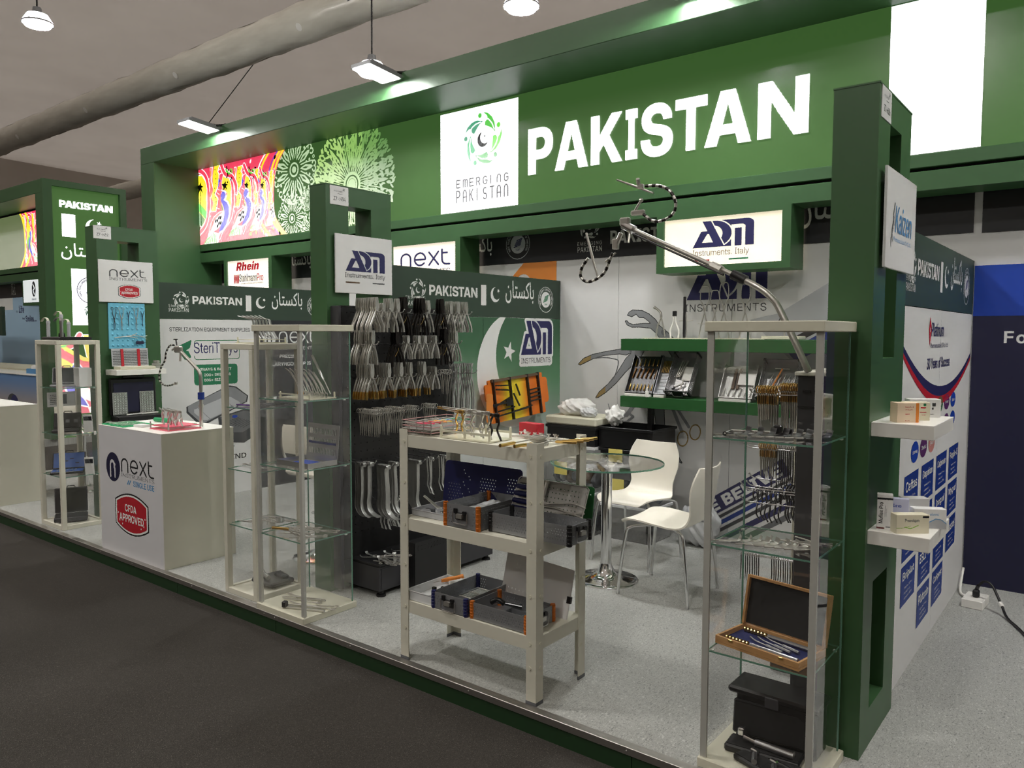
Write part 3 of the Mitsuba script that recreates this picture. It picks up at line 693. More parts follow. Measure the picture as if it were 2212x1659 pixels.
for i, k in enumerate(order):
    g = mo_all[k].intersection(field)
    scene[numbered(pic+'__print_'+k.replace('dgreen', 'deep_green'))] = glow(flat(g, fpi, 0.004+0.0015*i), np.array(SCR[k])*SCREEN, 0.02)
put(pic, 'print_dark', flat(mo_all['dark'].intersection(field), fpi, 0.018), 'black_matte')

# ---- pale rosettes printed on the banner
def rosette(cx, cz, r, n, seed=0, sq=1.0):
    g = [Point(0, 0).buffer(r*0.20).difference(Point(0, 0).buffer(r*0.15)), Point(0, 0).buffer(r*0.09)]
    for k in range(n):
        a = 360*k/n
        pet = Polygon([(0.26, 0), (0.5, 0.085), (0.74, 0.05), (0.82, 0), (0.74, -0.05), (0.5, -0.085)]).difference(Polygon([(0.36, 0), (0.5, 0.03), (0.64, 0), (0.5, -0.03)]))
        curl = union_all([LineString(arc(0.86, 0.07, 0.07, -90, 170, 10)).buffer(0.022, quad_segs=2), LineString(arc(0.86, -0.07, 0.07, 90, -170, 10)).buffer(0.022, quad_segs=2), LineString([(0.3, 0.1), (0.55, 0.14), (0.8, 0.15)]).buffer(0.018, quad_segs=2)])
        dots = affinity.rotate(union_all([Point(0.70, 0).buffer(0.04, quad_segs=2), Point(0.56, 0).buffer(0.03, quad_segs=2), Point(0.88, 0).buffer(0.05, quad_segs=3).difference(Point(0.88, 0).buffer(0.022, quad_segs=2))]), 180/n, origin=(0, 0))
        h = affinity.scale(union_all([pet, curl, dots]), r, r*(11/n), origin=(0, 0))
        g.append(affinity.rotate(h, a, origin=(0, 0)))
    return affinity.translate(affinity.scale(union_all(g), 1, sq, origin=(0, 0)), cx, cz)
clipz = sbox(-10, 2.768, 4, 3.684)
fieldb = field.buffer(0.004)
pale = union_all([rosette(-7.17, 3.45, 0.40, 11), rosette(-6.95, 3.105, 0.125, 9), rosette(-7.22, 2.93, 0.27, 11), rosette(-6.86, 2.76, 0.23, 11)]).intersection(clipz).difference(fieldb)
scene[numbered(t+'__rosettes')] = glow(flat(pale, fpan, 0.003), (0.24, 0.33, 0.19), 0.03)
big = rosette(-6.22, 3.18, 0.66, 22).intersection(clipz)
ring = rosette(-6.22, 3.18, 0.42, 16).intersection(clipz)
rs = random.Random(3); leaves = []
for k in range(420):
    a, q = rs.uniform(0, 2*math.pi), 0.17+0.45*math.sqrt(rs.random())
    leaves.append(affinity.translate(affinity.rotate(affinity.scale(Point(0, 0).buffer(0.022, quad_segs=2), 1.5, 0.5), math.degrees(a)+rs.choice((35, -35, 0)), origin=(0, 0)), -6.22+q*math.cos(a), 3.18+q*math.sin(a)))
allg = union_all([big, ring.difference(big)]+leaves).intersection(clipz)
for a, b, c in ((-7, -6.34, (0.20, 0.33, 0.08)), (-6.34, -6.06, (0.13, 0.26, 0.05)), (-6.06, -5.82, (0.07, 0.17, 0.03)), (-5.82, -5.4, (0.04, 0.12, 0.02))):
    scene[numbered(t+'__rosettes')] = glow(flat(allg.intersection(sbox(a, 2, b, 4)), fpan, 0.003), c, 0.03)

# ---------------------------------------------------------------- LED floodlights on the beam
def flood(x, lab):
    f = thing('floodlight', lab, 'floodlight')
    F = Frame((x, 4.34, 3.845), (1, 0.0, 0), (0, 1, -0.10))
    put(f, 'housing', solid(rect(-0.12, -0.02, 0.12, 0.34, 0.015), F, 0.03, -0.005), 'alu_grey')
    for k in range(7): put(f, 'fin', solid(sbox(-0.09+k*0.03-0.004, 0.02, -0.09+k*0.03+0.004, 0.30), F, 0.025, 0.024), 'alu_grey')
    put(f, 'bracket', cat([rod((x-0.06, 4.64, 3.86), (x-0.06, 4.80, 3.90), 0.012, 6), rod((x+0.06, 4.64, 3.86), (x+0.06, 4.80, 3.90), 0.012, 6), box(x-0.07, x+0.07, 4.60, 4.66, 3.84, 3.875), box(x-0.08, x+0.08, 4.76, 4.86, 3.885, 3.905)]), 'black_matte')
    lens = solid(rect(-0.108, -0.008, 0.108, 0.325, 0.012), F, 0.004, -0.010)
    scene[numbered(f+'__lens')] = glow(lens, [FLOOD, FLOOD, FLOOD*0.97], 0.8)
flood(-7.70, 'LED floodlight on the beam above the peacock picture')
flood(-4.96, 'LED floodlight on the beam left of the square logo panel')
flood(-2.22, 'LED floodlight on the beam above the big capitals')
flood(0.55, 'LED floodlight on the beam at the right, out of sight')

# ---------------------------------------------------------------- lightboxes hanging from the fascia
mat('lightbox_skin', (220, 215, 200), 0.4)
def lightbox(x0, x1, z0, z1, lab, col):
    b = thing('lightbox_sign', lab, 'illuminated sign')
    y0, y1 = YP-0.02, YP+0.24
    fr = sbox(x0-0.06, z0-0.045, x1+0.06, 2.60).difference(sbox(x0, z0, x1, z1))
    put(b, 'frame', solid(fr.difference(sbox(-20, 2.545, 20, 3)), Frame((0, y0, 0), (1, 0, 0), (0, 0, 1)), 0.02, -0.012), 'green_paint')
    put(b, 'casing', cat([box(x0-0.06, x0-0.045, y0+0.012, y1, z0-0.045, 2.545), box(x1+0.045, x1+0.06, y0+0.012, y1, z0-0.045, 2.545), box(x0-0.045, x1+0.045, y0+0.012, y1, z0-0.045, z0-0.03)]), 'green_paint')
    scene[b+'__face'] = glow(box(x0-0.02, x1+0.02, y0+0.008, y0+0.03, z0-0.02, z1+0.015), np.array(col)*SIGN_WARM, 0.25, base='lightbox_skin')
    return b, Frame((0, y0+0.008, 0), (1, 0, 0), (0, 0, 1))
b, f = lightbox(-2.70, -1.825, 2.168, 2.51, 'warm lit sign with a dark monogram hanging above the white wall', (0.98, 0.86, 0.62))
put(b, 'logo', flat(affinity.translate(affinity.scale(ADM, 0.292, 0.185, origin=(0, 0)), -2.475, 2.295), f, 0.002), 'navy_print')
put(b, 'lettering', flat(fit(text('Instruments. Italy', 0.06, 300), -2.475, 2.225, -2.055, 2.28), f, 0.002), 'brown_print')
put(b, 'red_bar', flat(sbox(-2.47, 2.199, -2.345, 2.209), f, 0.002), 'red_print')
put(b, 'green_bar', flat(sbox(-2.20, 2.199, -2.06, 2.209), f, 0.002), 'green_print')
b, f = lightbox(-5.61, -4.785, 2.168, 2.512, 'warm lit sign with thin rounded lettering above the middle partition', (1.0, 0.86, 0.70))
put(b, 'lettering', flat(union_all([fit(NEXT, -5.51, 2.305, -4.86, 2.455), fit(INSTR, -5.51, 2.225, -4.86, 2.275)]), f, 0.002), 'navy_print')
b, f = lightbox(-8.478, -7.636, 2.168, 2.526, 'warm lit sign with red lettering above the left partition', (1.0, 0.88, 0.74))
put(b, 'lettering', flat(union_all([fit(affinity.skew(text('Rhein', 0.1, 900), 12), -8.30, 2.405, -7.84, 2.505), fit(text('Pro', 0.1, 500), -7.88, 2.275, -7.76, 2.36)]), f, 0.002), 'red_print')
put(b, 'lettering', flat(union_all([fit(text('Stahlmann', 0.1, 500), -8.24, 2.275, -7.885, 2.365), fit(text('WHERE PRECISION MEETS PASSION', 0.03, 400, fine=False), -8.2, 2.245, -7.76, 2.26)]), f, 0.002), 'grey_dark')
put(b, 'flame_mark', flat(union_all([affinity.translate(affinity.scale(Point(0, 0).buffer(1), 0.012, 0.055), -8.34+0.028*k, 2.31) for k in range(4)]), f, 0.002), 'red_print')
# ---------------------------------------------------------------- prints on the back wall
fw = Frame((0, YB, 0), (1, 0, 0), (0, 0, 1))
def wp(n, g, m, w=0.002): put(wb, n, flat(g, fw, w), m)
jawU = Polygon([(-3.171, 1.827), (-3.156, 1.85), (-3.125, 1.865), (-3.044, 1.86), (-2.983, 1.834), (-2.923, 1.789), (-2.873, 1.718), (-2.80, 1.64), (-2.70, 1.50), (-2.75, 1.47), (-2.872, 1.647), (-2.922, 1.7), (-2.972, 1.772), (-3.023, 1.808), (-3.063, 1.808), (-3.094, 1.837), (-3.135, 1.816)])
jawL = Polygon([(-3.191, 1.778), (-3.181, 1.78), (-3.165, 1.762), (-3.124, 1.747), (-3.022, 1.756), (-2.942, 1.755), (-2.883, 1.736), (-2.822, 1.692), (-2.72, 1.60), (-2.75, 1.53), (-2.881, 1.647), (-2.912, 1.683), (-2.962, 1.723), (-3.062, 1.732), (-3.134, 1.731), (-3.175, 1.75)])
hU = Polygon([(-3.644, 1.415), (-3.593, 1.463), (-3.504, 1.498), (-3.373, 1.524), (-3.235, 1.547), (-3.121, 1.552), (-3.0, 1.57), (-3.079, 1.511), (-3.151, 1.519), (-3.182, 1.504), (-3.245, 1.512), (-3.395, 1.496), (-3.504, 1.465), (-3.627, 1.41)])
hL = Polygon([(-3.467, 1.138), (-3.435, 1.185), (-3.349, 1.255), (-3.264, 1.351), (-3.182, 1.472), (-3.121, 1.528), (-3.0, 1.57), (-3.049, 1.49), (-3.191, 1.36), (-3.274, 1.27), (-3.369, 1.19), (-3.445, 1.142)])
sp = [(-3.504, 1.465), (-3.394, 1.477), (-3.308, 1.47), (-3.255, 1.452), (-3.265, 1.388), (-3.296, 1.313), (-3.349, 1.255)]
holder = Polygon([(-2.93, 1.15), (-2.84, 1.15), (-2.829, 0.963), (-2.828, 0.911), (-2.765, 0.794), (-2.674, 0.665), (-2.716, 0.678), (-2.802, 0.774), (-2.851, 0.865), (-2.87, 0.802), (-2.93, 0.66), (-2.96, 0.66), (-2.903, 0.799), (-2.896, 0.914), (-2.906, 0.992)])
for n, g in (('printed_forceps', union_all([jawU, jawL])), ('printed_forceps', union_all([hU, hL])), ('printed_forceps', holder)):
    wp(n+'_outline', g.buffer(0.006), 'grey_dark', 0.001); wp(n, g, 'grey_print')
wp('printed_spring', LineString([tuple(q) for q in curve([(a, b, 0) for a, b in sp], 30)[:, :2]]).buffer(0.004), 'grey_mid')
wp('printed_gilt', union_all([hU.intersection(sbox(-3.7, 1.3, -3.52, 1.6)), hL.intersection(sbox(-3.5, 1.1, -3.375, 1.4))]), 'printed_gold', 0.003)
mat('printed_gold', (150, 128, 84), 0.5)
wp('printed_screw', union_all([Point(-2.845, 1.69).buffer(0.024), Point(-3.14, 1.535).buffer(0.012)]), 'grey_mid', 0.003)
sc = union_all([stroke([(-2.80, 1.2), (-2.755, 1.081), (-2.678, 0.914)], 0.028), stroke([(-2.76, 1.2), (-2.714, 1.083), (-2.619, 0.953)], 0.024)])
wp('printed_scissors', sc, 'grey_print')
for a, b in ((-2.668, 0.857), (-2.565, 0.915)):
    e = affinity.rotate(affinity.scale(Point(0, 0).buffer(1, quad_segs=16), 0.048, 0.064), -10)
    wp('printed_ring', affinity.translate(e.difference(affinity.scale(e, 0.80, 0.84)), a, b), 'printed_gold', 0.003)
wp('printed_retractor', union_all([stroke([(-3.355, 0.938), (-3.17, 1.01)], 0.028), stroke([(-3.17, 1.01), (-3.10, 1.10)], 0.035), stroke([(-3.16, 1.03), (-3.11, 1.0), (-3.17, 0.95), (-3.25, 0.94), (-3.28, 0.98), (-3.25, 1.05)], 0.022), stroke([(-3.347, 1.089), (-3.314, 1.0)], 0.007)]), 'grey_print')
wp('logo', affinity.translate(affinity.scale(ADM, 0.405, 0.30, origin=(0, 0)), -2.655, 1.935), 'navy_print')
wp('lettering', fit(text('INSTRUMENTS', 0.06, 350, gap=0.12), -2.665, 1.845, -2.03, 1.902), 'grey_dark')
# slogan band climbing to the right
sl = Frame((-2.62, YB, 0.105), (1, 0, 0.665), (-0.665, 0, 1))
ban = Polygon([(-0.05, 0.03), (0.98, 0.03), (0.98, 0.155), (-0.05, 0.155)])
low = sbox(-3.6, 0.1, -1.60, 2.0)
def wband(g): return affinity.affine_transform(g, [sl.u[0], sl.v[0], sl.u[2], sl.v[2], sl.o[0], sl.o[2]]).intersection(low)
wp('slogan_band', wband(ban), 'navy_print')
wp('slogan_lettering', wband(fit(text('WE BELIVE', 0.1, 900), 0.13, 0.05, 0.93, 0.135)), 'white_print', 0.003)
for a, b, m in ((-0.01, 0.012, 'grey_dark'), (-0.055, -0.025, 'blue_tile'), (-0.10, -0.075, 'grey_dark'), (-0.17, -0.13, 'navy_print'), (-0.24, -0.20, 'grey_mid')):
    wp('slogan_stripe', wband(sbox(0.05, a, 1.5, b)), m)
# printed blue instrument cases at the right end of the wall
ft_ = [(-2.15, 1.78), (-1.94, 1.824), (-1.60, 2.03), (-0.90, 2.05), (-0.90, 1.40), (-1.75, 1.40)]
wp('printed_case', Polygon(ft_), 'grey_light')
for k in range(5):
    a = -1.93+0.14*k; z = 1.60+0.075*k
    wp('printed_case_bar', Polygon([(a, z), (a+0.30, z+0.16), (a+0.32, z+0.12), (a+0.02, z-0.04)]), 'black_band', 0.003)
    wp('printed_case_inset', Polygon([(a+0.06, z-0.05), (a+0.28, z+0.08), (a+0.34, z+0.0), (a+0.12, z-0.12)]), 'blue_tile', 0.003)
    wp('printed_case_dot', union_all([Point(a+0.15+0.05*j, z-0.045+0.03*j).buffer(0.006, quad_segs=2) for j in range(3)]), 'white_print', 0.004)
# orange poster corner above the middle partition
fo = Frame((0, YB, 0), (1, 0, 0), (0, 0, 1))
wp('orange_poster', Polygon([(-4.42, 2.14), (-4.238, 2.304), (-3.88, 2.304), (-3.88, 1.9), (-4.42, 1.9)]).difference(Point(-4.24, 2.12).buffer(0.085)), 'orange_print')

# right neighbour booth: navy wall with a blue strip
ny = Frame((0, YB-0.008, 0), (1, 0, 0), (0, 0, 1))
wn = setting('wall_navy', 'navy printed wall of the booth at the right with a bright blue strip on top')
put(wn, 'panel', box(-0.728, 3.5, YB-0.010, YB-0.001, 0.1, 1.79), 'navy_wall')
put(wn, 'strip', box(-0.728, 3.5, YB-0.012, YB-0.001, 1.79, 2.10), 'blue_print')
put(wn, 'lettering', flat(text('Found in', 0.072, 700, gap=0.12), Frame((-0.565, YB-0.010, 1.625), (1, 0, 0), (0, 0, 1))), 'white_print')
put(wn, 'printed_icon', flat(union_all([rect(-0.39, 0.30, -0.25, 0.37, 0.01).difference(rect(-0.382, 0.308, -0.258, 0.362, 0.008)), sbox(-0.36, 0.33, -0.28, 0.336), Point(-0.33, 0.43).buffer(0.03).difference(Point(-0.33, 0.43).buffer(0.024))]), Frame((-0.0, YB-0.010, 0.0), (1, 0, 0), (0, 0, 1))), 'white_print')

# ---------------------------------------------------------------- green columns
def column(x0, x1, lab):
    t = thing('green_column', lab, 'column')
    y0, y1, zt = 2.98, 3.50, 2.558
    prof = sbox(y0, 0.1, y1, zt).difference(union_all([sbox(3.15, 1.587, 3.332, 2.447), sbox(3.11, 0.25, 3.335, 0.745)]))
    F = Frame((x0, 0, 0), (0, 1, 0), (0, 0, 1))
    put(t, 'body', solid(prof, F, x1-x0), 'green_paint')
    put(t, 'cap_edge', box(x0-0.002, x1+0.002, y0-0.002, y1+0.002, zt, zt+0.006), 'green_paint')
    return t
column(-0.855, -0.70, 'green column at the right holding two white shelves and a white sign')
column(-3.885, -3.735, 'green column in the middle behind the hanging pliers')
column(-6.90, -6.70, 'green column at the left behind the white counter')

def sign_board(x, y0, y1, z0, z1, lab):
    t = thing('sign_board', lab, 'sign')
    put(t, 'board', box(x+0.012, x+0.022, y0, y1, z0, z1, 0.001), 'white_board')
    put(t, 'spacer', cat([box(x, x+0.012, y0+0.05, y0+0.09, z0+0.05, z1-0.05), box(x, x+0.012, y1-0.09, y1-0.05, z0+0.05, z1-0.05)]), 'black_matte')
    return t, Frame((x+0.022, 0, 0), (0, 1, 0), (0, 0, 1))
def number_plate(x, y0, y1, z0, z1, s, lab):
    t = thing('number_plate', lab, 'number plate')
    put(t, 'plate', box(x, x+0.003, y0, y1, z0, z1), 'white_board')
    f = Frame((x+0.003, 0, 0), (0, 1, 0), (0, 0, 1))
    w, h = y1-y0, z1-z0
    put(t, 'lettering', flat(fit(text(s, 0.03, 500), y0+0.18*w, z0+0.22*h, y0+0.84*w, z0+0.43*h), f, 0.001), 'grey_dark')
    put(t, 'small_print', flat(union_all([fit(text('Arab Health', 0.01, 400, fine=False), y0+0.2*w, z0+0.68*h, y0+0.68*w, z0+0.78*h), sbox(y0+0.4*w, z0+0.58*h, y0+0.68*w, z0+0.60*h), affinity.translate(affinity.rotate(union_all([sbox(-0.009, -0.002, 0.009, 0.002), sbox(-0.002, -0.009, 0.002, 0.009)]), 20), y0+0.74*w, z0+0.84*h)]), f, 0.001), 'grey_mid')

t, f = sign_board(-0.70, 3.036, 3.53, 1.92, 2.28, 'white sign with blue serif lettering on the right column')
put(t, 'lettering', flat(union_all([fit(affinity.skew(text('Kaizen', 0.1, 500), 8), 3.17, 2.055, 3.45, 2.155), fit(text('Pharmaceuticals (Pvt) Ltd', 0.03, 400, fine=False), 3.15, 2.02, 3.44, 2.04)]), f), 'sky_print')
put(t, 'swirl', flat(union_all([stroke([(3.16, 2.16), (3.14, 2.12), (3.15, 2.08)], 0.008), stroke([(3.15, 2.11), (3.12, 2.06), (3.135, 2.02)], 0.006), stroke([(3.14, 2.07), (3.11, 2.03), (3.11, 2.0)], 0.006)]), f), 'grey_mid')
number_plate(-0.70, 3.005, 3.145, 2.447, 2.558, 'Z7-H36', 'number plate on the right column, its print faint')
t, f = sign_board(-3.735, 3.03, 3.487, 1.92, 2.273, 'white sign with a navy monogram on the middle column')
put(t, 'logo', flat(affinity.translate(affinity.scale(ADM, 0.205, 0.125, origin=(0, 0)), 3.105, 2.055), f), 'navy_print')
put(t, 'lettering', flat(fit(text('Instruments. Italy', 0.05, 350), 3.10, 2.008, 3.425, 2.045), f), 'grey_dark')
put(t, 'red_bar', flat(sbox(3.105, 1.982, 3.215, 1.99), f), 'brown_print')
put(t, 'green_bar', flat(sbox(3.32, 1.984, 3.42, 1.992), f), 'grey_mid')
number_plate(-3.735, 3.01, 3.15, 2.445, 2.556, 'Z7-H34', 'number plate reading Z7-H34 on the middle column')
t, f = sign_board(-6.70, 2.98, 3.438, 1.932, 2.282, 'white sign with thin lettering and a red badge on the left column')
put(t, 'lettering', flat(union_all([fit(NEXT, 3.065, 2.145, 3.375, 2.215), fit(INSTR, 3.065, 2.115, 3.385, 2.138)]), f), 'grey_dark')
approved(t, f, 3.23, 2.025, 0.19, 'grey_dark')
number_plate(-6.70, 2.957, 3.10, 2.453, 2.560, 'Z7-H32', 'number plate reading Z7-H32 on the left column')

def wall_shelf(x0, x1, y0, y1, zt, lab, d=0.052, m='white_gloss', name='wall_shelf'):
    return solo(name, box(x0, x1, y0, y1, zt-d, zt, 0.002), m, lab, 'shelf')
wall_shelf(-0.70, -0.495, 3.005, 3.395, 1.361, 'white shelf on the right column, upper one with an orange striped box')
wall_shelf(-0.70, -0.495, 3.0, 3.39, 0.965, 'white shelf on the right column, lower one with five medicine boxes')
wall_shelf(-6.70, -6.505, 3.02, 3.445, 1.366, 'white shelf on the left column under the blue foam board', 0.045)
wall_shelf(-6.70, -6.505, 3.01, 3.43, 0.93, 'white shelf on the left column under the open black case', 0.045)

# ---------------------------------------------------------------- medicine boxes
mat('box_cream', (236, 214, 186), 0.5); mat('box_ivory', (222, 216, 192), 0.5); mat('box_white', (232, 232, 232), 0.45); mat('box_lilac', (206, 208, 236), 0.5)
mat('lime_print', (128, 172, 60)); mat('maroon_print', (96, 46, 46))
def medicine_box(cx, cy, z, w, d, h, rz, m, lab, prints=()):
    t = thing('medicine_box', lab, 'medicine box', None)
    R = mtx(cx, cy, z, rz)
    put(t, 'carton', move(box(-w/2, w/2, -d/2, d/2, 0, h, 0.001), R), m)
    f = Frame(R[:3, 3]+R[:3, :3]@np.array([-w/2, -d/2, 0]), R[:3, :3]@np.array([1, 0, 0]), (0, 0, 1))
    for n, g, mm in prints: put(t, n, flat(g, f, 0.0006), mm)
    return t
S = wall = None
medicine_box(-0.606, 3.085, 1.361, 0.080, 0.055, 0.071, 38, 'box_cream', 'cream medicine box with an orange stripe at its right edge', [('stripe', sbox(0.066, 0, 0.077, 0.071), 'orange_print'), ('lettering', union_all([fit(text('Preglin-E', 0.01, 500), 0.028, 0.052, 0.058, 0.059), sbox(0.028, 0.045, 0.055, 0.0465), sbox(0.028, 0.03, 0.044, 0.0318), sbox(0.028, 0.006, 0.045, 0.0075)]), 'red_print')])
medicine_box(-0.590, 3.185, 1.361, 0.085, 0.05, 0.067, 30, 'box_ivory', 'ivory medicine box behind the orange striped one', [('lettering', union_all([sbox(0.05, 0.03, 0.072, 0.032), sbox(0.056, 0.02, 0.07, 0.0215), sbox(0.052, 0.045, 0.07, 0.05)]), 'red_print'), ('emblem', Point(0.066, 0.058).buffer(0.005), 'green_print')])
medicine_box(-0.590, 3.315, 1.361, 0.115, 0.05, 0.07, 32, 'box_white', 'white medicine box at the back of the upper shelf', [('lettering', union_all([sbox(0.06, 0.045, 0.075, 0.051), sbox(0.058, 0.012, 0.09, 0.0135), sbox(0.083, 0.03, 0.088, 0.038)]), 'black_matte'), ('photo', sbox(0.083, 0.043, 0.096, 0.056), 'grey_dark')])
medicine_box(-0.655, 3.055, 0.965, 0.052, 0.04, 0.130, 14, 'box_white', 'tall upright medicine box at the left end of the lower shelf', [('band', sbox(0, 0.112, 0.052, 0.119), 'black_band'), ('foot_band', sbox(0, 0.004, 0.026, 0.010), 'maroon_print'), ('lettering', affinity.translate(affinity.rotate(fit(text('Muflex Pro', 0.02, 600), 0, 0, 0.078, 0.014), 90, origin=(0, 0)), 0.02, 0.024), 'black_matte'), ('small_print', union_all([sbox(0.026, 0.05, 0.0275, 0.09), sbox(0.031, 0.05, 0.032, 0.08), sbox(0.03, 0.01, 0.05, 0.014)]), 'grey_print')])
medicine_box(-0.572, 3.06, 0.965, 0.118, 0.045, 0.068, 39, 'box_ivory', 'ivory medicine box with a green swoosh at the front of the lower shelf', [('lettering', fit(text('Prevalgan', 0.012, 600), 0.03, 0.040, 0.082, 0.054), 'grey_mid'), ('swoosh', union_all([stroke([(0.03, 0.024), (0.05, 0.018), (0.078, 0.03)], 0.003), stroke([(0.0, 0.02), (0.02, 0.02), (0.05, 0.028)], 0.0015)]), 'lime_print'), ('tag', sbox(0.094, 0.057, 0.116, 0.064), 'black_band')])
medicine_box(-0.535, 3.185, 0.965, 0.112, 0.045, 0.072, 30, 'box_white', 'white medicine box with a blue wave at the right end of the lower shelf', [('lettering', fit(text('olivenal', 0.01, 400), 0.055, 0.048, 0.085, 0.058), 'sky_print'), ('wave', Polygon([(0.05, 0.02), (0.075, 0.035), (0.095, 0.032), (0.112, 0.018), (0.112, 0.0), (0.05, 0.0)]), 'grey_light'), ('wave_line', stroke([(0.05, 0.022), (0.075, 0.036), (0.095, 0.033), (0.111, 0.02)], 0.003), 'sky_print')])
medicine_box(-0.600, 3.275, 0.965, 0.095, 0.05, 0.088, 35, 'box_white', 'plain white medicine box at the back of the lower shelf')
t = medicine_box(-0.635, 3.17, 0.965, 0.075, 0.03, 0.098, 10, 'box_lilac', 'pale lilac box with blue lettering behind the tall upright one', [('lettering', fit(text('rylina', 0.01, 500), 0.008, 0.062, 0.05, 0.078), 'blue_print'), ('corner', Polygon([(0.035, 0.04), (0.075, 0.05), (0.075, 0.035)]), 'blue_print')])

# ---------------------------------------------------------------- counters
def counter(x0, x1, y0, y1, zt, lab):
    t = thing('counter', lab, 'counter')
    put(t, 'body', box(x0, x1, y0, y1, 0.1, zt-0.003, 0.0015), 'white_paint')
    put(t, 'top', box(x0-0.001, x1+0.001, y0-0.001, y1+0.001, zt-0.003, zt, 0.0012), 'white_gloss')
    return t
t = counter(-5.825, -4.928, 2.563, 3.09, 1.012, 'white counter with a round logo and a red badge on its front')
F = Frame((0, 2.563, 0), (1, 0, 0), (0, 0, 1))
put(t, 'front_print', flat(sbox(-5.824, 0.102, -4.929, 1.008), F, 0.0006), 'counter_print')
mat('counter_print', (206, 206, 210), 0.5)
disc = affinity.translate(affinity.scale(Point(0, 0).buffer(1, quad_segs=20), 0.103, 0.104), -5.614, 0.723)
ni = union_all([stroke([(-5.655, 0.655), (-5.655, 0.735)]+arc(-5.625, 0.735, 0.030, 180, 0, 8)+[(-5.595, 0.72)], 0.022), stroke([(-5.588, 0.655), (-5.588, 0.715)], 0.020), Point(-5.588, 0.742).buffer(0.011)])
put(t, 'logo', flat(disc.difference(ni), F, 0.0015), 'navy_wall')
put(t, 'lettering', flat(fit(NEXT, -5.492, 0.700, -5.035, 0.815), F, 0.0015), 'black_band')
put(t, 'lettering', flat(fit(INSTR, -5.495, 0.668, -5.033, 0.696), F, 0.0015), 'grey_mid')
put(t, 'lettering', flat(union_all([fit(text('SINGLE USE', 0.04, 600), -5.325, 0.615, -5.037, 0.655), stroke([(-5.41, 0.62), (-5.385, 0.652)], 0.010, 'flat'), stroke([(-5.385, 0.62), (-5.36, 0.652)], 0.010, 'flat')]), F, 0.0015), 'sky_print')
approved(t, F, -5.36, 0.412, 0.475)
counter(-8.85, -7.935, 2.57, 2.955, 1.008, 'white counter cut by the left edge of the picture')

# ---------------------------------------------------------------- glass display cabinets
def pane(t, n, p, q, mt='pane_glass', edge=None):
    """A glass sheet between two opposite corners (flat in one axis), its cut edges as thin green strips."""
    p, q = np.array(p, float), np.array(q, float)
    k = int(np.argmin(np.abs(q-p))); a, b = [i for i in range(3) if i != k]
    v = np.array([p, p, q, q]); v[1][a] = q[a]; v[2] = q; v[3] = p.copy(); v[3][b] = q[b]
    return put(t, n, (v, np.array([[0, 1, 2, 3]])), mt)

def glass_shelf(t, x0, x1, y0, y1, z, n='shelf'):
    k = put(t, n, (np.array([(x0, y0, z), (x1, y0, z), (x1, y1, z), (x0, y1, z)]), np.array([[0, 1, 2, 3]])), 'shelf_glass')
    e = 0.0022
    put(k, 'edge', cat([box(x0, x1, y0-e/2, y0+e/2, z-0.006, z), box(x0, x1, y1-e/2, y1+e/2, z-0.006, z), box(x0-e/2, x0+e/2, y0, y1, z-0.006, z), box(x1-e/2, x1+e/2, y0, y1, z-0.006, z)]), 'glass_edge')
    s = 0.012
    for x in (x0, x1):
        for y in (y0+0.03, y1-0.03): put(k, 'clip', cbox((x+(s/2 if x == x0 else -s/2), y, z-0.010), (s, 0.012, 0.006)), 'clear_clip')
mat('clear_clip', (214, 220, 214), 0.2)
mat('post_metal', (188, 188, 182), 0.3, metal=0.25)

def glass_tower(x0, x1, y0, y1, shelves, lab, zt=1.722, post=0.024):
    """Tower of clear panes between two wooden slabs, with two metal posts at the front corners."""
    t = thing('glass_cabinet', lab, 'display cabinet')
    put(t, 'top_panel', box(x0, x1, y0, y1, zt-0.036, zt, 0.0025), 'cream_paint')
    put(t, 'base_panel', box(x0, x1, y0, y1, 0.1, 0.136, 0.0025), 'cream_paint')
    i = 0.018; z0, z1 = 0.136, zt-0.036
    a0, a1, b0, b1 = x0+i, x1-i, y0+i, y1-i
    for x in (a0, a1):
        prof = union_all([sbox(x-post/2, b0-0.006, x+post/2, b0+0.004), sbox(x-0.005, b0-0.006, x+0.005, b0+0.016)])
        m = trimesh.creation.extrude_polygon(prof, z1-z0, engine='earcut'); m.apply_translation((0, 0, z0))
        put(t, 'post', m, 'post_metal')
    for n, p, q in (('side_pane', (a0, b0, z0), (a0, b1, z1)), ('side_pane', (a1, b0, z0), (a1, b1, z1)), ('back_pane', (a0, b1, z0), (a1, b1, z1)), ('front_pane', (a0+0.004, b0-0.002, z0), (a1-0.004, b0-0.002, z1))):
        k = pane(t, n, p, q)
    for x in (a0, a1): put(t, 'glass_corner', box(x-0.003, x+0.003, b1-0.003, b1+0.003, z0, z1), 'glass_edge')
    for z in shelves: glass_shelf(t, a0+0.004, a1-0.004, b0+0.006, b1-0.004, z)
    return t
glass_tower(-1.156, -0.746, 2.577, 2.955, (1.312, 0.928, 0.535), 'tall glass cabinet at the right with gold instruments behind it and a wooden case inside')
glass_tower(-3.838, -3.409, 2.53, 2.905, (1.312, 0.936, 0.541), 'tall glass cabinet with flat cream slabs beside the hanging pliers')

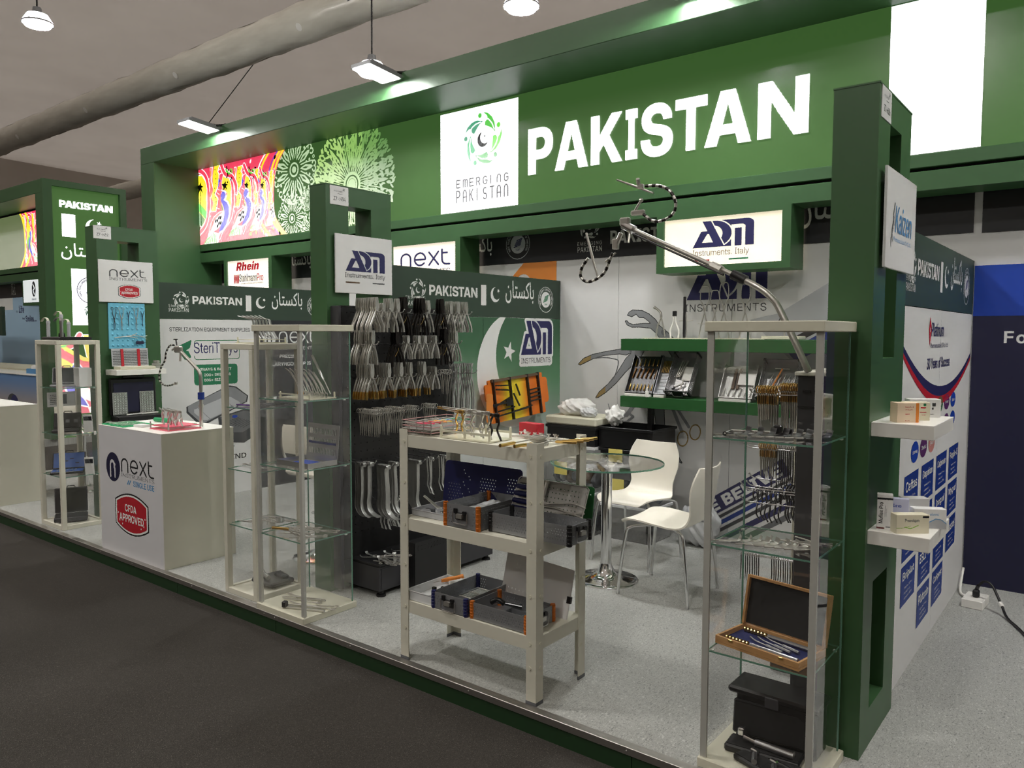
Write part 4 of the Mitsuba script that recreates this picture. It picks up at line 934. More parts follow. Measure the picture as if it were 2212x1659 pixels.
def framed_cabinet(x0, x1, y0, y1, shelves, lab, zt=1.613, w=0.034, wood=False):
    """Narrow cabinet of white metal frames with glass between them."""
    t = thing('framed_cabinet', lab, 'display cabinet')
    for n, x, y in (('post', x0, y0), ('post', x1-w, y0), ('post', x0, y1-w), ('post', x1-w, y1-w)):
        put(t, n, box(x, x+w, y, y+w, 0.1, zt-w, 0.002), 'white_paint')
    for z in (0.1, zt-w):
        for n, b in (('rail', (x0+w, x1-w, y0, y0+w*0.7)), ('rail', (x0+w, x1-w, y1-w*0.7, y1)), ('rail', (x0, x0+w*0.7, y0+w, y1-w)), ('rail', (x1-w*0.7, x1, y0+w, y1-w))):
            put(t, n, box(*b, z, z+w, 0.002), 'white_paint')
    for n, p, q in (('corner_block', (x0, y0), None), ('corner_block', (x1-w, y0), None), ('corner_block', (x0, y1-w), None), ('corner_block', (x1-w, y1-w), None)):
        put(t, n, box(p[0], p[0]+w, p[1], p[1]+w, zt-w, zt, 0.003), 'white_paint')
    put(t, 'top_panel', box(x0+w*0.7, x1-w*0.7, y0+w*0.7, y1-w*0.7, zt-0.014, zt-0.002), 'white_paint')
    put(t, 'base_panel', box(x0+w*0.7, x1-w*0.7, y0+w*0.7, y1-w*0.7, 0.112, 0.126), 'white_paint')
    z0, z1 = 0.1+w, zt-w
    h = w*0.4
    for n, p, q in (('side_pane', (x0+h, y0+w, z0), (x0+h, y1-w, z1)), ('side_pane', (x1-h, y0+w, z0), (x1-h, y1-w, z1)), ('front_pane', (x0+w, y0+h, z0), (x1-w, y0+h, z1)), ('back_pane', (x0+w, y1-h, z0), (x1-w, y1-h, z1))):
        pane(t, n, p, q)
    for z in shelves: glass_shelf(t, x0+h+0.004, x1-h-0.004, y0+h+0.004, y1-h-0.004, z)
    put(t, 'lock', cat([cbox((x1+0.004, y1-w-0.03, 0.86), (0.010, 0.014, 0.03)), cbox((x1+0.012, y1-w-0.03, 0.868), (0.008, 0.010, 0.010))]), 'white_gloss')
    return t
framed_cabinet(-4.247, -3.918, 2.585, 2.93, (1.235, 0.862, 0.522), 'lower white framed glass cabinet left of the cream slab cabinet')
framed_cabinet(-6.975, -6.56, 2.59, 2.92, (1.235, 0.862, 0.522), 'white framed glass cabinet at the left holding black and blue cases')

# ---------------------------------------------------------------- white steel rack
rk = thing('steel_rack', 'white bolted steel rack with three shelves full of instrument trays', 'rack')
RX0, RX1, RY0, RY1 = -2.697, -1.883, 2.572, 2.952
def angle(x, y, sx, sy, z0, z1, w=0.052, th=0.004):
    g = union_all([sbox(0, 0, w, th), sbox(0, 0, th, w)])
    g = affinity.translate(affinity.scale(g, sx, sy, origin=(0, 0)), x, y)
    m = trimesh.creation.extrude_polygon(g, z1-z0, engine='earcut'); m.apply_translation((0, 0, z0)); return m
for x, y, sx, sy in ((RX0, RY0, 1, 1), (RX1, RY0, -1, 1), (RX0, RY1, 1, -1), (RX1, RY1, -1, -1)):
    k = put(rk, 'leg', angle(x, y, sx, sy, 0.106, 1.222), 'white_paint')
    put(k, 'foot', angle(x-0.001*sx, y-0.001*sy, sx, sy, 0.1, 0.116, 0.054, 0.006), 'grey_mid')
    bolts = []
    for z in (0.26, 0.365, 0.57, 0.765, 0.97, 1.165):
        c = trimesh.creation.cylinder(radius=0.008, height=0.004, sections=10); c.apply_transform(mtx(x+sx*0.032, y-sy*0.001, z, rx=90)); bolts.append(c)
        c = trimesh.creation.cylinder(radius=0.008, height=0.004, sections=10); c.apply_transform(mtx(x-sx*0.001, y+sy*0.032, z, ry=90)); bolts.append(c)
    for c in bolts: put(k, 'bolt', c, 'cream_paint')
for zt in (1.195, 0.795, 0.392):
    k = put(rk, 'shelf', box(RX0+0.006, RX1-0.006, RY0+0.006, RY1-0.006, zt-0.012, zt, 0.001), 'white_paint')
    for b in ((RX0+0.004, RX1-0.004, RY0+0.0045, RY0+0.0085), (RX0+0.004, RX1-0.004, RY1-0.0085, RY1-0.0045), (RX0+0.0045, RX0+0.0085, RY0+0.01, RY1-0.01), (RX1-0.0085, RX1-0.0045, RY0+0.01, RY1-0.01)):
        put(k, 'apron', box(*b, zt-0.058, zt+0.001, 0.001), 'white_paint')

# ---------------------------------------------------------------- round glass table
tb = thing('glass_table', 'round glass table on a chrome pedestal', 'table')
cx, cy, zt = -2.545, 4.235, 0.862
ring = Point(0, 0).buffer(0.36, quad_segs=16)
FT = Frame((cx, cy, zt), (1, 0, 0), (0, 1, 0))
k = put(tb, 'tabletop', flat(ring, FT, 0.0), 'shelf_glass')
put(k, 'rim', solid(ring.difference(ring.buffer(-0.003)), FT, 0.010, -0.010), 'glass_edge')
put(tb, 'pedestal', lathe([(0.0, 0.62), (0.034, 0.62), (0.034, 0.115), (0.040, 0.09), (0.055, 0.06), (0.085, 0.035), (0.13, 0.022), (0.175, 0.016), (0.20, 0.010), (0.207, 0.004), (0.207, 0.0), (0, 0.0)], 40, (cx, cy, 0.1)), 'chrome', smooth=35)
put(tb, 'column_head', lathe([(0.034, 0.60), (0.034, 0.725), (0.045, 0.735), (0.05, 0.75), (0.0, 0.75)], 32, (cx, cy, 0.1)), 'chrome', smooth=35)
for a in (30, 120, 210, 300): put(tb, 'arm', rod((cx, cy, 0.842), (cx+0.14*math.cos(math.radians(a)), cy+0.14*math.sin(math.radians(a)), 0.845), 0.006, 8), 'chrome', smooth=True)

# ---------------------------------------------------------------- white shell chairs
def shell():
    s = [(-0.235, 0.425, .30), (-0.225, 0.442, .36), (-0.19, 0.456, .395), (-0.10, 0.458, .42), (0.0, 0.448, .425), (0.09, 0.438, .415), (0.15, 0.442, .385), (0.19, 0.468, .35), (0.213, 0.515, .335), (0.225, 0.57, .36), (0.235, 0.63, .395), (0.247, 0.69, .40), (0.26, 0.74, .375), (0.272, 0.78, .335), (0.278, 0.80, .315)]
    p = curve([(a, b, c) for a, b, c in s], 44); n = len(p); m = 13
    t = np.gradient(p[:, :2], axis=0); t /= np.linalg.norm(t, axis=1, keepdims=True)
    V = []
    for side in (0, 1):
        for i in range(n):
            nx, nz = -t[i][1], t[i][0]
            for j in range(m):
                u = -1+2*j/(m-1); off = 0.022*u*u*(0.4+0.9*min(1, max(0, (i-n*0.45)/(n*0.3))))
                w = p[i][2]*0.5
                d = off-(0.009 if side else 0.0)
                V.append((p[i][0]+nx*d, u*w, p[i][1]+nz*d))
    F = []
    N = n*m
    for i in range(n-1):
        for j in range(m-1):
            a = i*m+j; F.append((a, a+1, a+m+1, a+m)); F.append((N+a, N+a+m, N+a+m+1, N+a+1))
    for i in range(n-1):
        for j in (0, m-1):
            a = i*m+j; q = (a, a+m, N+a+m, N+a); F.append(q if j == 0 else q[::-1])
    for j in range(m-1):
        for i in (0, n-1):
            a = i*m+j; q = (a, N+a, N+a+1, a+1); F.append(q if i == 0 else q[::-1])
    F = np.array(F); F = np.vstack([F[:, [0, 1, 2]], F[:, [0, 2, 3]]])
    mm = trimesh.Trimesh(np.array(V), F, process=True); mm.fix_normals(); return mm
SHELL = mikit.ply(shell(), 'white_plastic', smooth=40)
def leg(sx, sy):
    x1 = -0.225 if sx < 0 else 0.225
    return tube(curve([(0.02*sx, sy*0.085, 0.425), (0.11*sx, sy*0.15, 0.424), (0.165*sx, sy*0.195, 0.412), (0.185*sx, sy*0.21, 0.375), (x1*0.93, sy*0.222, 0.18), (x1, sy*0.23, 0.0)], 30), 0.0095, 10)
LEGS = [mikit.ply(leg(sx, sy), 'chrome', smooth=True) for sx in (-1, 1) for sy in (-1, 1)]
BAR = mikit.ply(cat([rod((-0.12, s*0.085, 0.425), (0.12, s*0.085, 0.425), 0.008, 8) for s in (-1, 1)]+[rod((0.0, -0.085, 0.428), (0.0, 0.085, 0.428), 0.008, 8)]), 'chrome', smooth=True)
def shell_chair(x, y, rz, lab):
    t = thing('shell_chair', lab, 'chair'); M = TW(mtx(x, y, 0.1, rz))
    put(t, 'seat_shell', SHELL, None, at=M); put(t, 'underframe', BAR, None, at=M)
    for l in LEGS: put(t, 'leg', l, None, at=M)
shell_chair(-2.125, 4.275, 2, 'white shell chair on chrome legs in front, turned sideways right of the glass table')
shell_chair(-2.615, 4.76, 88, 'white shell chair on chrome legs behind the glass table, facing forward')

# ---------------------------------------------------------------- green shelves on the back wall
t = thing('green_shelf', 'long green shelf on the white wall with upright forceps, upper of two', 'shelf')
put(t, 'board', box(-3.06, -1.30, 5.28, 5.575, 1.547, 1.637, 0.002), 'green_shelf_paint')
t = thing('green_shelf', 'long green shelf on the white wall carrying instrument trays, lower of two', 'shelf')
put(t, 'board', box(-3.06, -1.30, 5.28, 5.575, 1.108, 1.193, 0.002), 'green_shelf_paint')
put(t, 'leg', box(-2.885, -2.845, 5.40, 5.44, 0.1, 1.108, 0.002), 'black_paint'); put(t, 'leg', box(-1.50, -1.46, 5.40, 5.44, 0.1, 1.108, 0.002), 'black_paint')
mat('green_shelf_paint', (34, 82, 40), 0.4)
# ---------------------------------------------------------------- the next green block across the aisle, at the left edge
nb = setting('fascia_left_block', 'green canopy frame of the neighbouring block at the left edge')
TX = -12.35
put(nb, 'top_beam', box(-22, TX-0.001, 4.74, 5.58, 3.69, 3.885, 0.004), 'green_paint')
put(nb, 'tower_body', box(-12.55, TX-0.001, 4.74, 5.935, 0.1, 3.69), 'green_paint')
fr2 = sbox(4.74, 0.1, 5.935, 3.888).difference(sbox(4.865, 0.05, 5.84, 3.80))
put(nb, 'tower_frame', solid(fr2, Frame((TX, 0, 0), (0, 1, 0), (0, 0, 1)), 0.06), 'green_paint')
put(nb, 'sill', box(-22, -12.55, 5.288, 5.55, 2.684, 2.765, 0.003), 'green_paint')
put(nb, 'groove', box(-22, -12.55, 5.34, 5.55, 2.664, 2.684), 'black_matte')
put(nb, 'bulkhead', box(-22, -12.55, 5.296, 5.55, 2.545, 2.664, 0.003), 'green_paint')
wlb = setting('wall_left_block', 'pale blue printed back wall of the neighbouring block')
put(wlb, 'panel', box(-22, -12.55, 5.58, 5.63, 0.1, 2.30), 'pale_blue')
put(wlb, 'band', box(-22, -12.55, 5.576, 5.63, 2.30, 2.70), 'black_band')
f = Frame((0, 5.58, 0), (1, 0, 0), (0, 0, 1))
put(wlb, 'white_corner', flat(sbox(-19, 2.08, -15.93, 2.30), f), 'white_print')
put(wlb, 'lettering', flat(union_all([fit(text('Life', 0.1, 700), -15.66, 2.02, -15.43, 2.15), fit(text("it's", 0.06, 500), -15.79, 2.03, -15.71, 2.07), fit(text('that', 0.06, 500), -15.52, 1.90, -15.40, 1.94), fit(text('Smiles....', 0.1, 700), -15.37, 1.86, -14.90, 1.97)]), f), 'navy_print')
put(wlb, 'band_emblem', flat(union_all([place(EMBLEM, -15.86, 2.49, 0.2), place(EMERGING, -15.96, 2.35, 0.2)]), Frame((0, 5.574, 0), (1, 0, 0), (0, 0, 1))), 'white_print')
put(wlb, 'side_panel', box(-16.60, -14.33+0.0, 4.85, 4.90, 1.62, 2.09), 'green_header')
put(wlb, 'side_panel_seal', flat(place(SEAL_LIGHT, -14.98, 1.86, 0.26), Frame((0, 4.85, 0), (1, 0, 0), (0, 0, 1))), 'white_print')
put(nb, 'platform', box(-22, -12.34, 2.55, 6.2, 0.0, 0.1), 'carpet_grey')

tg = thing('end_tower_panel', 'green end panel of the left block with white lit capitals and script', 'sign panel')
ft2 = Frame((TX, 0, 0), (0, 1, 0), (0, 0, 1))
scene[tg+'__sheet'] = glow(flat(sbox(4.865, 0.1, 5.84, 3.80), ft2, 0.003), GREEN_L*0.30, 0.05, base='banner_skin')
y = 4.98
for c, a, b in (('P', 0, .085), ('A', .078, .19), ('K', .195, .29), ('I', .298, .332), ('S', .34, .437), ('T', .44, .535), ('A', .53, .645), ('N', .655, .765)):
    scene[numbered(tg+'__letter')] = glow(solid(fit(text(c, 0.1, 850), y+a, 3.512, y+b, 3.615), ft2, 0.02, 0.004), [SIGN_WHITE]*3, 0.01)
scene[tg+'__white_square'] = glow(flat(sbox(5.005, 3.085, 5.20, 3.422), ft2, 0.006), [SIGN_WHITE]*3, 0.03)
scene[tg+'__crescent'] = glow(flat(place(FLAG, 5.46, 3.26, 0.24), ft2, 0.006), [SIGN_WHITE]*3, 0.01)
scene[tg+'__script'] = glow(flat(fit(URDU, 4.985, 2.75, 5.74, 3.0), ft2, 0.006), [SIGN_WHITE]*3, 0.01)
scene[tg+'__white_panel'] = glow(flat(sbox(5.113, 1.78, 5.66, 2.625), ft2, 0.006), [SIGN_WHITE]*3, 0.05)
put(tg, 'seal', flat(union_all([place(SEAL_RING, 5.385, 2.31, 0.40), place(SEAL_TEXT, 5.385, 2.31, 0.40), place(SEAL_MOTIF, 5.385, 2.31, 0.40)]), ft2, 0.010), 'navy_print')
put(tg, 'emblem', flat(place(EMBLEM, 5.385, 2.0, 0.22), ft2, 0.010), 'green_print')
# picture at the foot of the tower and above the neighbour's sill, in the same style
p2 = thing('picture_wall', 'bright lit picture low on the end tower, seen through the left glass cabinet', 'illuminated picture')
foot = sbox(4.875, 0.45, 5.83, 1.70)
def lower(g): return affinity.translate(affinity.scale(affinity.translate(g, 8.6, -3.2), -1.35, 1.35, origin=(0, 0)), 5.22, 0.98).intersection(foot)
scene[p2+'__print_ground'] = glow(flat(foot.intersection(Polygon([(4.8, 1.62), (5.0, 1.45), (5.25, 1.28), (5.9, 1.2), (5.9, 0.4), (4.8, 0.4)])), ft2, 0.005), np.array((0.95, 0.012, 0.10))*SCREEN, 0.02)
for i, k in enumerate(order):
    g = lower(MO[k])
    if k == 'yellow': g = union_all([g, LineString([(4.8, 1.60), (5.0, 1.43), (5.25, 1.27), (5.9, 1.2)]).buffer(0.03), LineString([(4.8, 1.32), (5.0, 1.2), (5.2, 1.05)]).buffer(0.05)]).intersection(foot)
    if k == 'red': g = union_all([g, LineString([(4.8, 1.52), (5.0, 1.36), (5.25, 1.2)]).buffer(0.02)]).intersection(foot)
    if not g.is_empty: scene[numbered(p2+'__print_'+k.replace('dgreen', 'deep_green'))] = glow(flat(g, ft2, 0.007+0.0015*i), np.array(SCR[k])*SCREEN, 0.01)
p3 = thing('picture_wall', 'bright lit picture above the sill of the left block, cut by the picture edge', 'illuminated picture')
fp3 = Frame((0, 5.30, 0), (1, 0, 0), (0, 0, 1))
put(p3, 'backing', box(-20, -12.56, 5.301, 5.5, 2.766, 3.69), 'black_matte')
rng3 = sbox(-18, 2.768, -13.4, 3.66)
e3 = [(-(x)-22.05+0.0, z) for x, z in ec]
ground = Polygon([(-13.3, 2.768)]+[(x-0.0, z) for x, z in e3][::-1]+[(-13.3, 3.66)]).buffer(0).intersection(rng3)
scene[p3+'__print_ground'] = glow(flat(ground, fp3, 0.002), np.array((0.95, 0.012, 0.10))*SCREEN, 0.02)
scene[p3+'__green_print'] = glow(flat(rng3.difference(ground), fp3, 0.002), (0.05, 0.07, 0.025), 0.02)
for i, k in enumerate(order):
    gs = [affinity.translate(affinity.scale(affinity.translate(MO[k], 8.6, -3.2), -0.8*s, 0.86, origin=(0, 0)), x, 3.2) for x, s in ((-14.55, .6), (-14.2, .8), (-13.8, 1))]
    g = union_all(gs)
    if k == 'yellow': g = union_all([g, LineString([(x+0.03, z) for x, z in e3]).buffer(0.03), LineString([(x+0.25, z) for x, z in e3]).buffer(0.03)])
    g = g.intersection(ground)
    if not g.is_empty: scene[numbered(p3+'__print_'+k.replace('dgreen', 'deep_green'))] = glow(flat(g, fp3, 0.004+0.0015*i), np.array(SCR[k])*SCREEN, 0.01)

b = thing('lightbox_sign', 'pale lit sign with a dark drop logo at the left edge', 'illuminated sign')
put(b, 'casing', box(-14.64, -13.40, 5.28, 5.56, 2.12, 2.56), 'green_paint')
scene[b+'__face'] = glow(box(-14.58, -13.46, 5.27, 5.28, 2.17, 2.54), (0.26, 0.29, 0.31), 0.05, base='lightbox_skin')
put(b, 'logo', flat(union_all([affinity.translate(affinity.scale(Point(0, 0).buffer(1), 0.075, 0.125), -14.14, 2.385).difference(stroke([(-14.17, 2.46), (-14.11, 2.40), (-14.17, 2.36), (-14.12, 2.30)], 0.03)), fit(text('DALCO', 0.05, 700), -14.23, 2.205, -14.05, 2.235)]), Frame((0, 5.268, 0), (1, 0, 0), (0, 0, 1))), 'grey_dark')

# counter of the left block with its tissue box
c = thing('reception_counter', 'cream topped counter with a blue grey printed front at the left edge', 'counter')
def blue_fade(p, n, uv): return mix(lin((148, 140, 138)), lin((96, 128, 172)), smooth(0.45, 0.95, p.z))
mat('blue_fade_print', mikit.proc(blue_fade), 0.5)
put(c, 'body', box(-17.5, -13.33, 5.0, 5.45, 0.1, 0.985), 'blue_fade_print')
put(c, 'top', box(-17.55, -13.30, 4.97, 5.47, 0.985, 1.01, 0.006), 'white_gloss')
put(c, 'upstand', box(-17.5, -13.6, 5.36, 5.46, 1.01, 1.12, 0.03), 'cream_paint')
put(c, 'printed_logo', flat(union_all([affinity.translate(affinity.scale(Point(0, 0).buffer(1), 0.24, 0.20), -14.45, 0.46)]), Frame((0, 5.0, 0), (1, 0, 0), (0, 0, 1))), 'grey_dark')
put(c, 'printed_logo_blue', flat(affinity.translate(affinity.scale(Point(0, 0).buffer(1), 0.17, 0.17), -14.36, 0.47), Frame((0, 5.0, 0), (1, 0, 0), (0, 0, 1)), 0.003), 'navy_print')
tbx = thing('tissue_box', 'blue and white tissue box on the cream topped counter', 'tissue box')
put(tbx, 'carton', box(-13.98, -13.62, 5.05, 5.2, 1.01, 1.085, 0.004), 'sky_print')
put(tbx, 'tissue', move(trimesh.creation.icosphere(2, 1.0), np.diag([0.12, 0.05, 0.05, 1])@np.eye(4)+np.array([[0, 0, 0, -13.8], [0, 0, 0, 5.12], [0, 0, 0, 1.10], [0, 0, 0, 0]])), 'tissue', smooth=True)
# ---------------------------------------------------------------- black pegboard stand with hanging instruments
gd = thing('pegboard_stand', 'black pegboard stand hung with rows of pliers beside the middle column', 'display stand')
BX = -3.665
holes = union_all([Point(y, z).buffer(0.0035, quad_segs=2) for y in np.arange(3.07, 3.98, 0.05) for z in np.arange(0.45, 1.82, 0.05)])
put(gd, 'board', solid(sbox(3.03, 0.30, 4.00, 1.835).difference(holes), Frame((BX-0.012, 0, 0), (0, 1, 0), (0, 0, 1)), 0.012), 'black_paint')
put(gd, 'back_board', box(BX-0.05, BX-0.04, 3.03, 4.0, 0.30, 1.835), 'black_matte')
put(gd, 'end_post', box(-3.80, BX, 3.005, 3.03, 0.12, 1.84, 0.003), 'charcoal')
put(gd, 'end_post', box(BX-0.06, BX, 4.00, 4.025, 0.12, 1.84, 0.003), 'charcoal')
put(gd, 'top_rail', box(BX-0.05, BX+0.002, 3.03, 4.0, 1.835, 1.842), 'steel_dark')
b1 = put(gd, 'base', box(-3.82, -3.415, 3.085, 3.66, 0.135, 0.285, 0.004), 'charcoal')
put(b1, 'top_plate', box(-3.824, -3.410, 3.080, 3.664, 0.285, 0.300, 0.003), 'black_paint')
put(b1, 'grey_panel', box(-3.4145, -3.411, 3.10, 3.27, 0.15, 0.272), 'charcoal')
b2 = put(gd, 'base', box(-3.82, -3.40, 3.68, 4.13, 0.135, 0.285, 0.004), 'charcoal')
put(b2, 'top_plate', box(-3.824, -3.395, 3.675, 4.135, 0.285, 0.300, 0.003), 'black_paint')
for x, y in ((-3.44, 3.12), (-3.79, 3.12), (-3.44, 3.62), (-3.43, 4.09), (-3.43, 3.72), (-3.79, 4.09)):
    put(gd, 'foot', lathe([(0, 0.035), (0.014, 0.035), (0.016, 0.018), (0.028, 0.012), (0.030, 0.0), (0, 0)], 14, (x, y, 0.1)), 'black_plastic', smooth=30)
bx = thing('perforated_box', 'black perforated steel box standing against the base of the pegboard stand', 'box')
hol = union_all([Point(y, z).buffer(0.003, quad_segs=2) for y in np.arange(3.33, 3.62, 0.028) for z in (0.375, 0.35)])
put(bx, 'front', solid(sbox(3.30, 0.1, 3.645, 0.40).difference(hol), Frame((-3.335, 0, 0), (0, 1, 0), (0, 0, 1)), 0.003), 'black_paint')
put(bx, 'body', box(-3.41, -3.337, 3.30, 3.645, 0.1, 0.398), 'black_paint')

def plier_parts(sc=1.0, spread=1.0, bow=0.0, jaw=0.078, drop=0.125, tip=False, hm='steel', jm='steel'):
    J = Polygon([(-0.009, -0.004), (0.009, -0.004), (0.015, 0.022), (0.013, 0.05), (0.008, jaw), (0.001, jaw+0.001), (0.0008, 0.045), (-0.0008, 0.045), (-0.001, jaw+0.001), (-0.008, jaw), (-0.013, 0.05), (-0.015, 0.022)])
    FJ = Frame((-0.0045, 0, 0), (0, 1, 0), (0, 0, 1))
    out = [('jaws', mikit.ply(cat([solid(affinity.scale(J, sc, sc, origin=(0, 0)), FJ, 0.009), move(trimesh.creation.cylinder(radius=0.005*sc, height=0.012, sections=8), mtx(0, 0, 0.02*sc, ry=90))]), jm))]
    for s in (-1, 1):
        P = [(s*0.003, 0.002), (s*0.012*spread, -drop*0.18), (s*0.026*spread, -drop*0.45), (s*(0.036+bow)*spread, -drop*0.75), (s*(0.038+bow*0.6)*spread, -drop)]
        c = curve([(0.003*s, y*sc, z*sc) for y, z in P], 12)
        cut = int(len(c)*0.62)
        r = np.interp(np.linspace(0, 1, len(c)), [0, 0.3, 1], [0.0052, 0.0062, 0.0068])
        fl = ((1, 0, 0), (0.8, 1.15))
        if tip:
            out.append(('handle', mikit.ply(tube(c[:cut+1], r[:cut+1], 6, flat=fl), hm, smooth=40)))
            out.append(('grip', mikit.ply(tube(c[cut:], r[cut:]*1.12, 6, flat=fl), 'gold', smooth=40)))
        else:
            out.append(('handle', mikit.ply(tube(c, r, 6, flat=fl), hm, smooth=40)))
    s1 = curve([(0, 0.006*sc, -drop*0.2*sc), (0.0, 0.0, -drop*0.34*sc), (0, -0.02*spread*sc, -drop*0.55*sc)], 6)
    out.append(('spring', mikit.ply(tube(s1, 0.0016, 4), 'steel_dark' if hm != 'black_steel' else 'gold', smooth=True)))
    return out
def ring_parts(n='steel'):
    r = lambda y: tube([(0, y+0.013*math.cos(a), 0.026+0.013*math.sin(a)) for a in np.linspace(-1.6, 4.7, 14)], 0.0022, 5)
    return [('ring', mikit.ply(r(-0.016), n, smooth=True)), ('ring', mikit.ply(r(0.016), n, smooth=True)), ('shank', mikit.ply(tube([(0, -0.012, 0.014), (0, -0.003, -0.05), (0, 0.001, -0.125)], [0.0028, 0.003, 0.0018], 5), 'steel', smooth=40)), ('shank', mikit.ply(tube([(0.002, 0.012, 0.014), (0.002, 0.003, -0.05), (0.002, -0.001, -0.125)], [0.0028, 0.003, 0.0018], 5), 'steel', smooth=40))]
def blade_parts(L=0.30, w=0.024, foot=0.06, bend=1, m='steel_satin'):
    P = [(0.012, 0, -0.012), (0.014, 0, 0.004), (0.004, 0, 0.013), (-0.008, 0, 0.006), (-0.008, 0, -0.03), (-0.004, 0, -L*0.55), (-0.01, 0, -L*0.78), (0.004*bend, 0, -L*0.92), (foot*0.5*bend, 0, -L), (foot*bend, 0, -L*1.03)]
    return [('blade', mikit.ply(tube(curve(P, 36), 1.0, 6, flat=((0, 1, 0), (w/2, 0.0016))), m, smooth=40))]
def long_parts():
    out = []
    for s in (-1, 1):
        c = curve([(0, s*0.010, 0.06), (0, -s*0.004, 0.0), (0, s*0.018, -0.09), (0, s*0.030, -0.19), (0, s*0.026, -0.26)], 16)
        out.append(('handle', mikit.ply(tube(c, np.linspace(0.0045, 0.006, len(c)), 6, flat=((1, 0, 0), (0.8, 1.2))), 'steel_satin', smooth=40)))
    return out
PROTO = {'silver': plier_parts(), 'silver_wide': plier_parts(1.0, 1.25, 0.004), 'black': plier_parts(1.15, 1.0, hm='black_steel', jm='black_steel'), 'gilt': plier_parts(1.05, 1.05, tip=True), 'small': plier_parts(0.8, 1.0, jaw=0.06), 'ring': ring_parts(), 'blade': blade_parts(), 'blade_wide': blade_parts(0.30, 0.034, 0.08), 'blade_thin': blade_parts(0.22, 0.012, 0.02), 'long': long_parts()}
WHAT = {'silver': ('bone_pliers', 'steel pliers', 'pliers'), 'silver_wide': ('bone_pliers', 'wide bowed steel pliers', 'pliers'), 'black': ('black_pliers', 'black pliers with bronze edges', 'pliers'), 'gilt': ('gilt_pliers', 'gold tipped steel pliers', 'pliers'), 'small': ('small_pliers', 'small slim steel pliers', 'pliers'), 'ring': ('ring_forceps', 'ring handled forceps', 'forceps'), 'blade': ('retractor', 'flat bent steel retractor', 'retractor'), 'blade_wide': ('retractor', 'broad bent steel retractor', 'retractor'), 'blade_thin': ('retractor', 'thin steel retractor', 'retractor'), 'long': ('long_pliers', 'long handled steel pliers', 'pliers')}
ORD = ['first', 'second', 'third', 'fourth', 'fifth', 'sixth', 'seventh', 'eighth', 'ninth', 'tenth', 'eleventh', 'twelfth']
rs = random.Random(21)
def hang(kind, n, y, z, xf, step, where, tilt=5, s=1.0, face=1):
    """A bundle on one hook that sticks out along x; xf is the foremost instrument."""
    base, lab, c = WHAT[kind]
    for i in range(n):
        t = thing(base, lab+' hanging '+where, c, lab+' hanging '+where)
        M = TW(mtx(xf-face*i*step, y+rs.uniform(-.003, .003), z, rs.uniform(-tilt, tilt), rs.uniform(-3, 3), 0, s))
        for nn, d in PROTO[kind]: put(t, nn, d, None, at=M)
def hook(parent, y, z, x0=BX, length=0.22, face=1):
    p = curve([(x0, y, z), (x0+face*length*0.85, y, z-0.004), (x0+face*length, y, z+0.014)], 8)
    put(parent, 'hook', cat([tube(p, 0.0028, 6), move(trimesh.creation.icosphere(1, 0.005), mtx(*p[-1]))]), 'chrome', smooth=True)
ROWS = [
 (1.805, [('silver_wide', 9, 3.10, -3.43, .021), ('small', 3, 3.19, -3.47, .022), ('silver', 4, 3.245, -3.46, .02), ('silver', 2, 3.30, -3.46, .02), ('black', 3, 3.37, -3.47, .022), ('black', 4, 3.52, -3.47, .022), ('silver', 3, 3.60, -3.50, .02), ('black', 3, 3.70, -3.47, .022), ('silver', 3, 3.78, -3.47, .022), ('silver', 3, 3.85, -3.47, .022), ('silver_wide', 4, 3.93, -3.47, .022)]),
 (1.612, [('silver', 3, 3.07, -3.545, .02), ('silver', 5, 3.10, -3.47, .02), ('black', 3, 3.30, -3.47, .022), ('small', 3, 3.39, -3.47, .02), ('small', 3, 3.48, -3.47, .02), ('small', 3, 3.54, -3.47, .02), ('small', 4, 3.635, -3.47, .02), ('black', 3, 3.73, -3.47, .022), ('silver', 4, 3.83, -3.47, .02)]),
 (1.412, [('gilt', 6, 3.09, -3.47, .024), ('gilt', 6, 3.225, -3.47, .024), ('gilt', 3, 3.325, -3.47, .024), ('gilt', 4, 3.41, -3.47, .022), ('gilt', 3, 3.53, -3.47, .024), ('small', 5, 3.635, -3.47, .016), ('ring', 4, 3.75, -3.47, .02), ('long', 5, 3.84, -3.45, .022), ('long', 5, 3.96, -3.45, .022)]),
 (1.195, [('ring', 10, 3.12, -3.45, .018), ('ring', 8, 3.22, -3.47, .018), ('ring', 8, 3.33, -3.47, .018), ('ring', 6, 3.45, -3.47, .018), ('ring', 6, 3.62, -3.47, .018)])]
rown = ['top row', 'second row', 'third row', 'fourth row']
for r, (z, items) in enumerate(ROWS):
    seen = {}
    for k, (kind, n, y, xf, st) in enumerate(items):
        hook(gd, y, z, BX, xf-BX+0.05)
        hang(kind, n, y, z+0.003 if kind != 'ring' else z-0.012, xf, st, f'{ORD[k]} from left, {rown[r]} of the pegboard')
for k, (kind, n, y, z, xf, st) in enumerate((('blade', 5, 3.06, 0.905, -3.52, .012), ('blade_wide', 5, 3.10, 0.905, -3.50, .013), ('blade_wide', 6, 3.17, 0.885, -3.43, .014), ('blade', 5, 3.26, 0.89, -3.45, .013), ('blade', 8, 3.46, 0.875, -3.45, .013), ('blade_thin', 3, 3.58, 0.88, -3.45, .02), ('blade_thin', 3, 3.69, 0.88, -3.45, .02))):
    hook(gd, y, z, BX, xf-BX+0.05)
    hang(kind, n, y, z-0.010, xf, st, f'{ORD[k]} from left, lowest row of the pegboard', 3)
for k, (y, z) in enumerate(((3.22, 0.66), (3.30, 0.66))):
    hook(gd, y, z, BX, 0.2)
    hang('blade_thin', 6, y, z-0.01, -3.47, .014, ('below the broad retractors, nearer the left end', 'below the broad retractors, nearer the rack')[k], 3, 0.75)

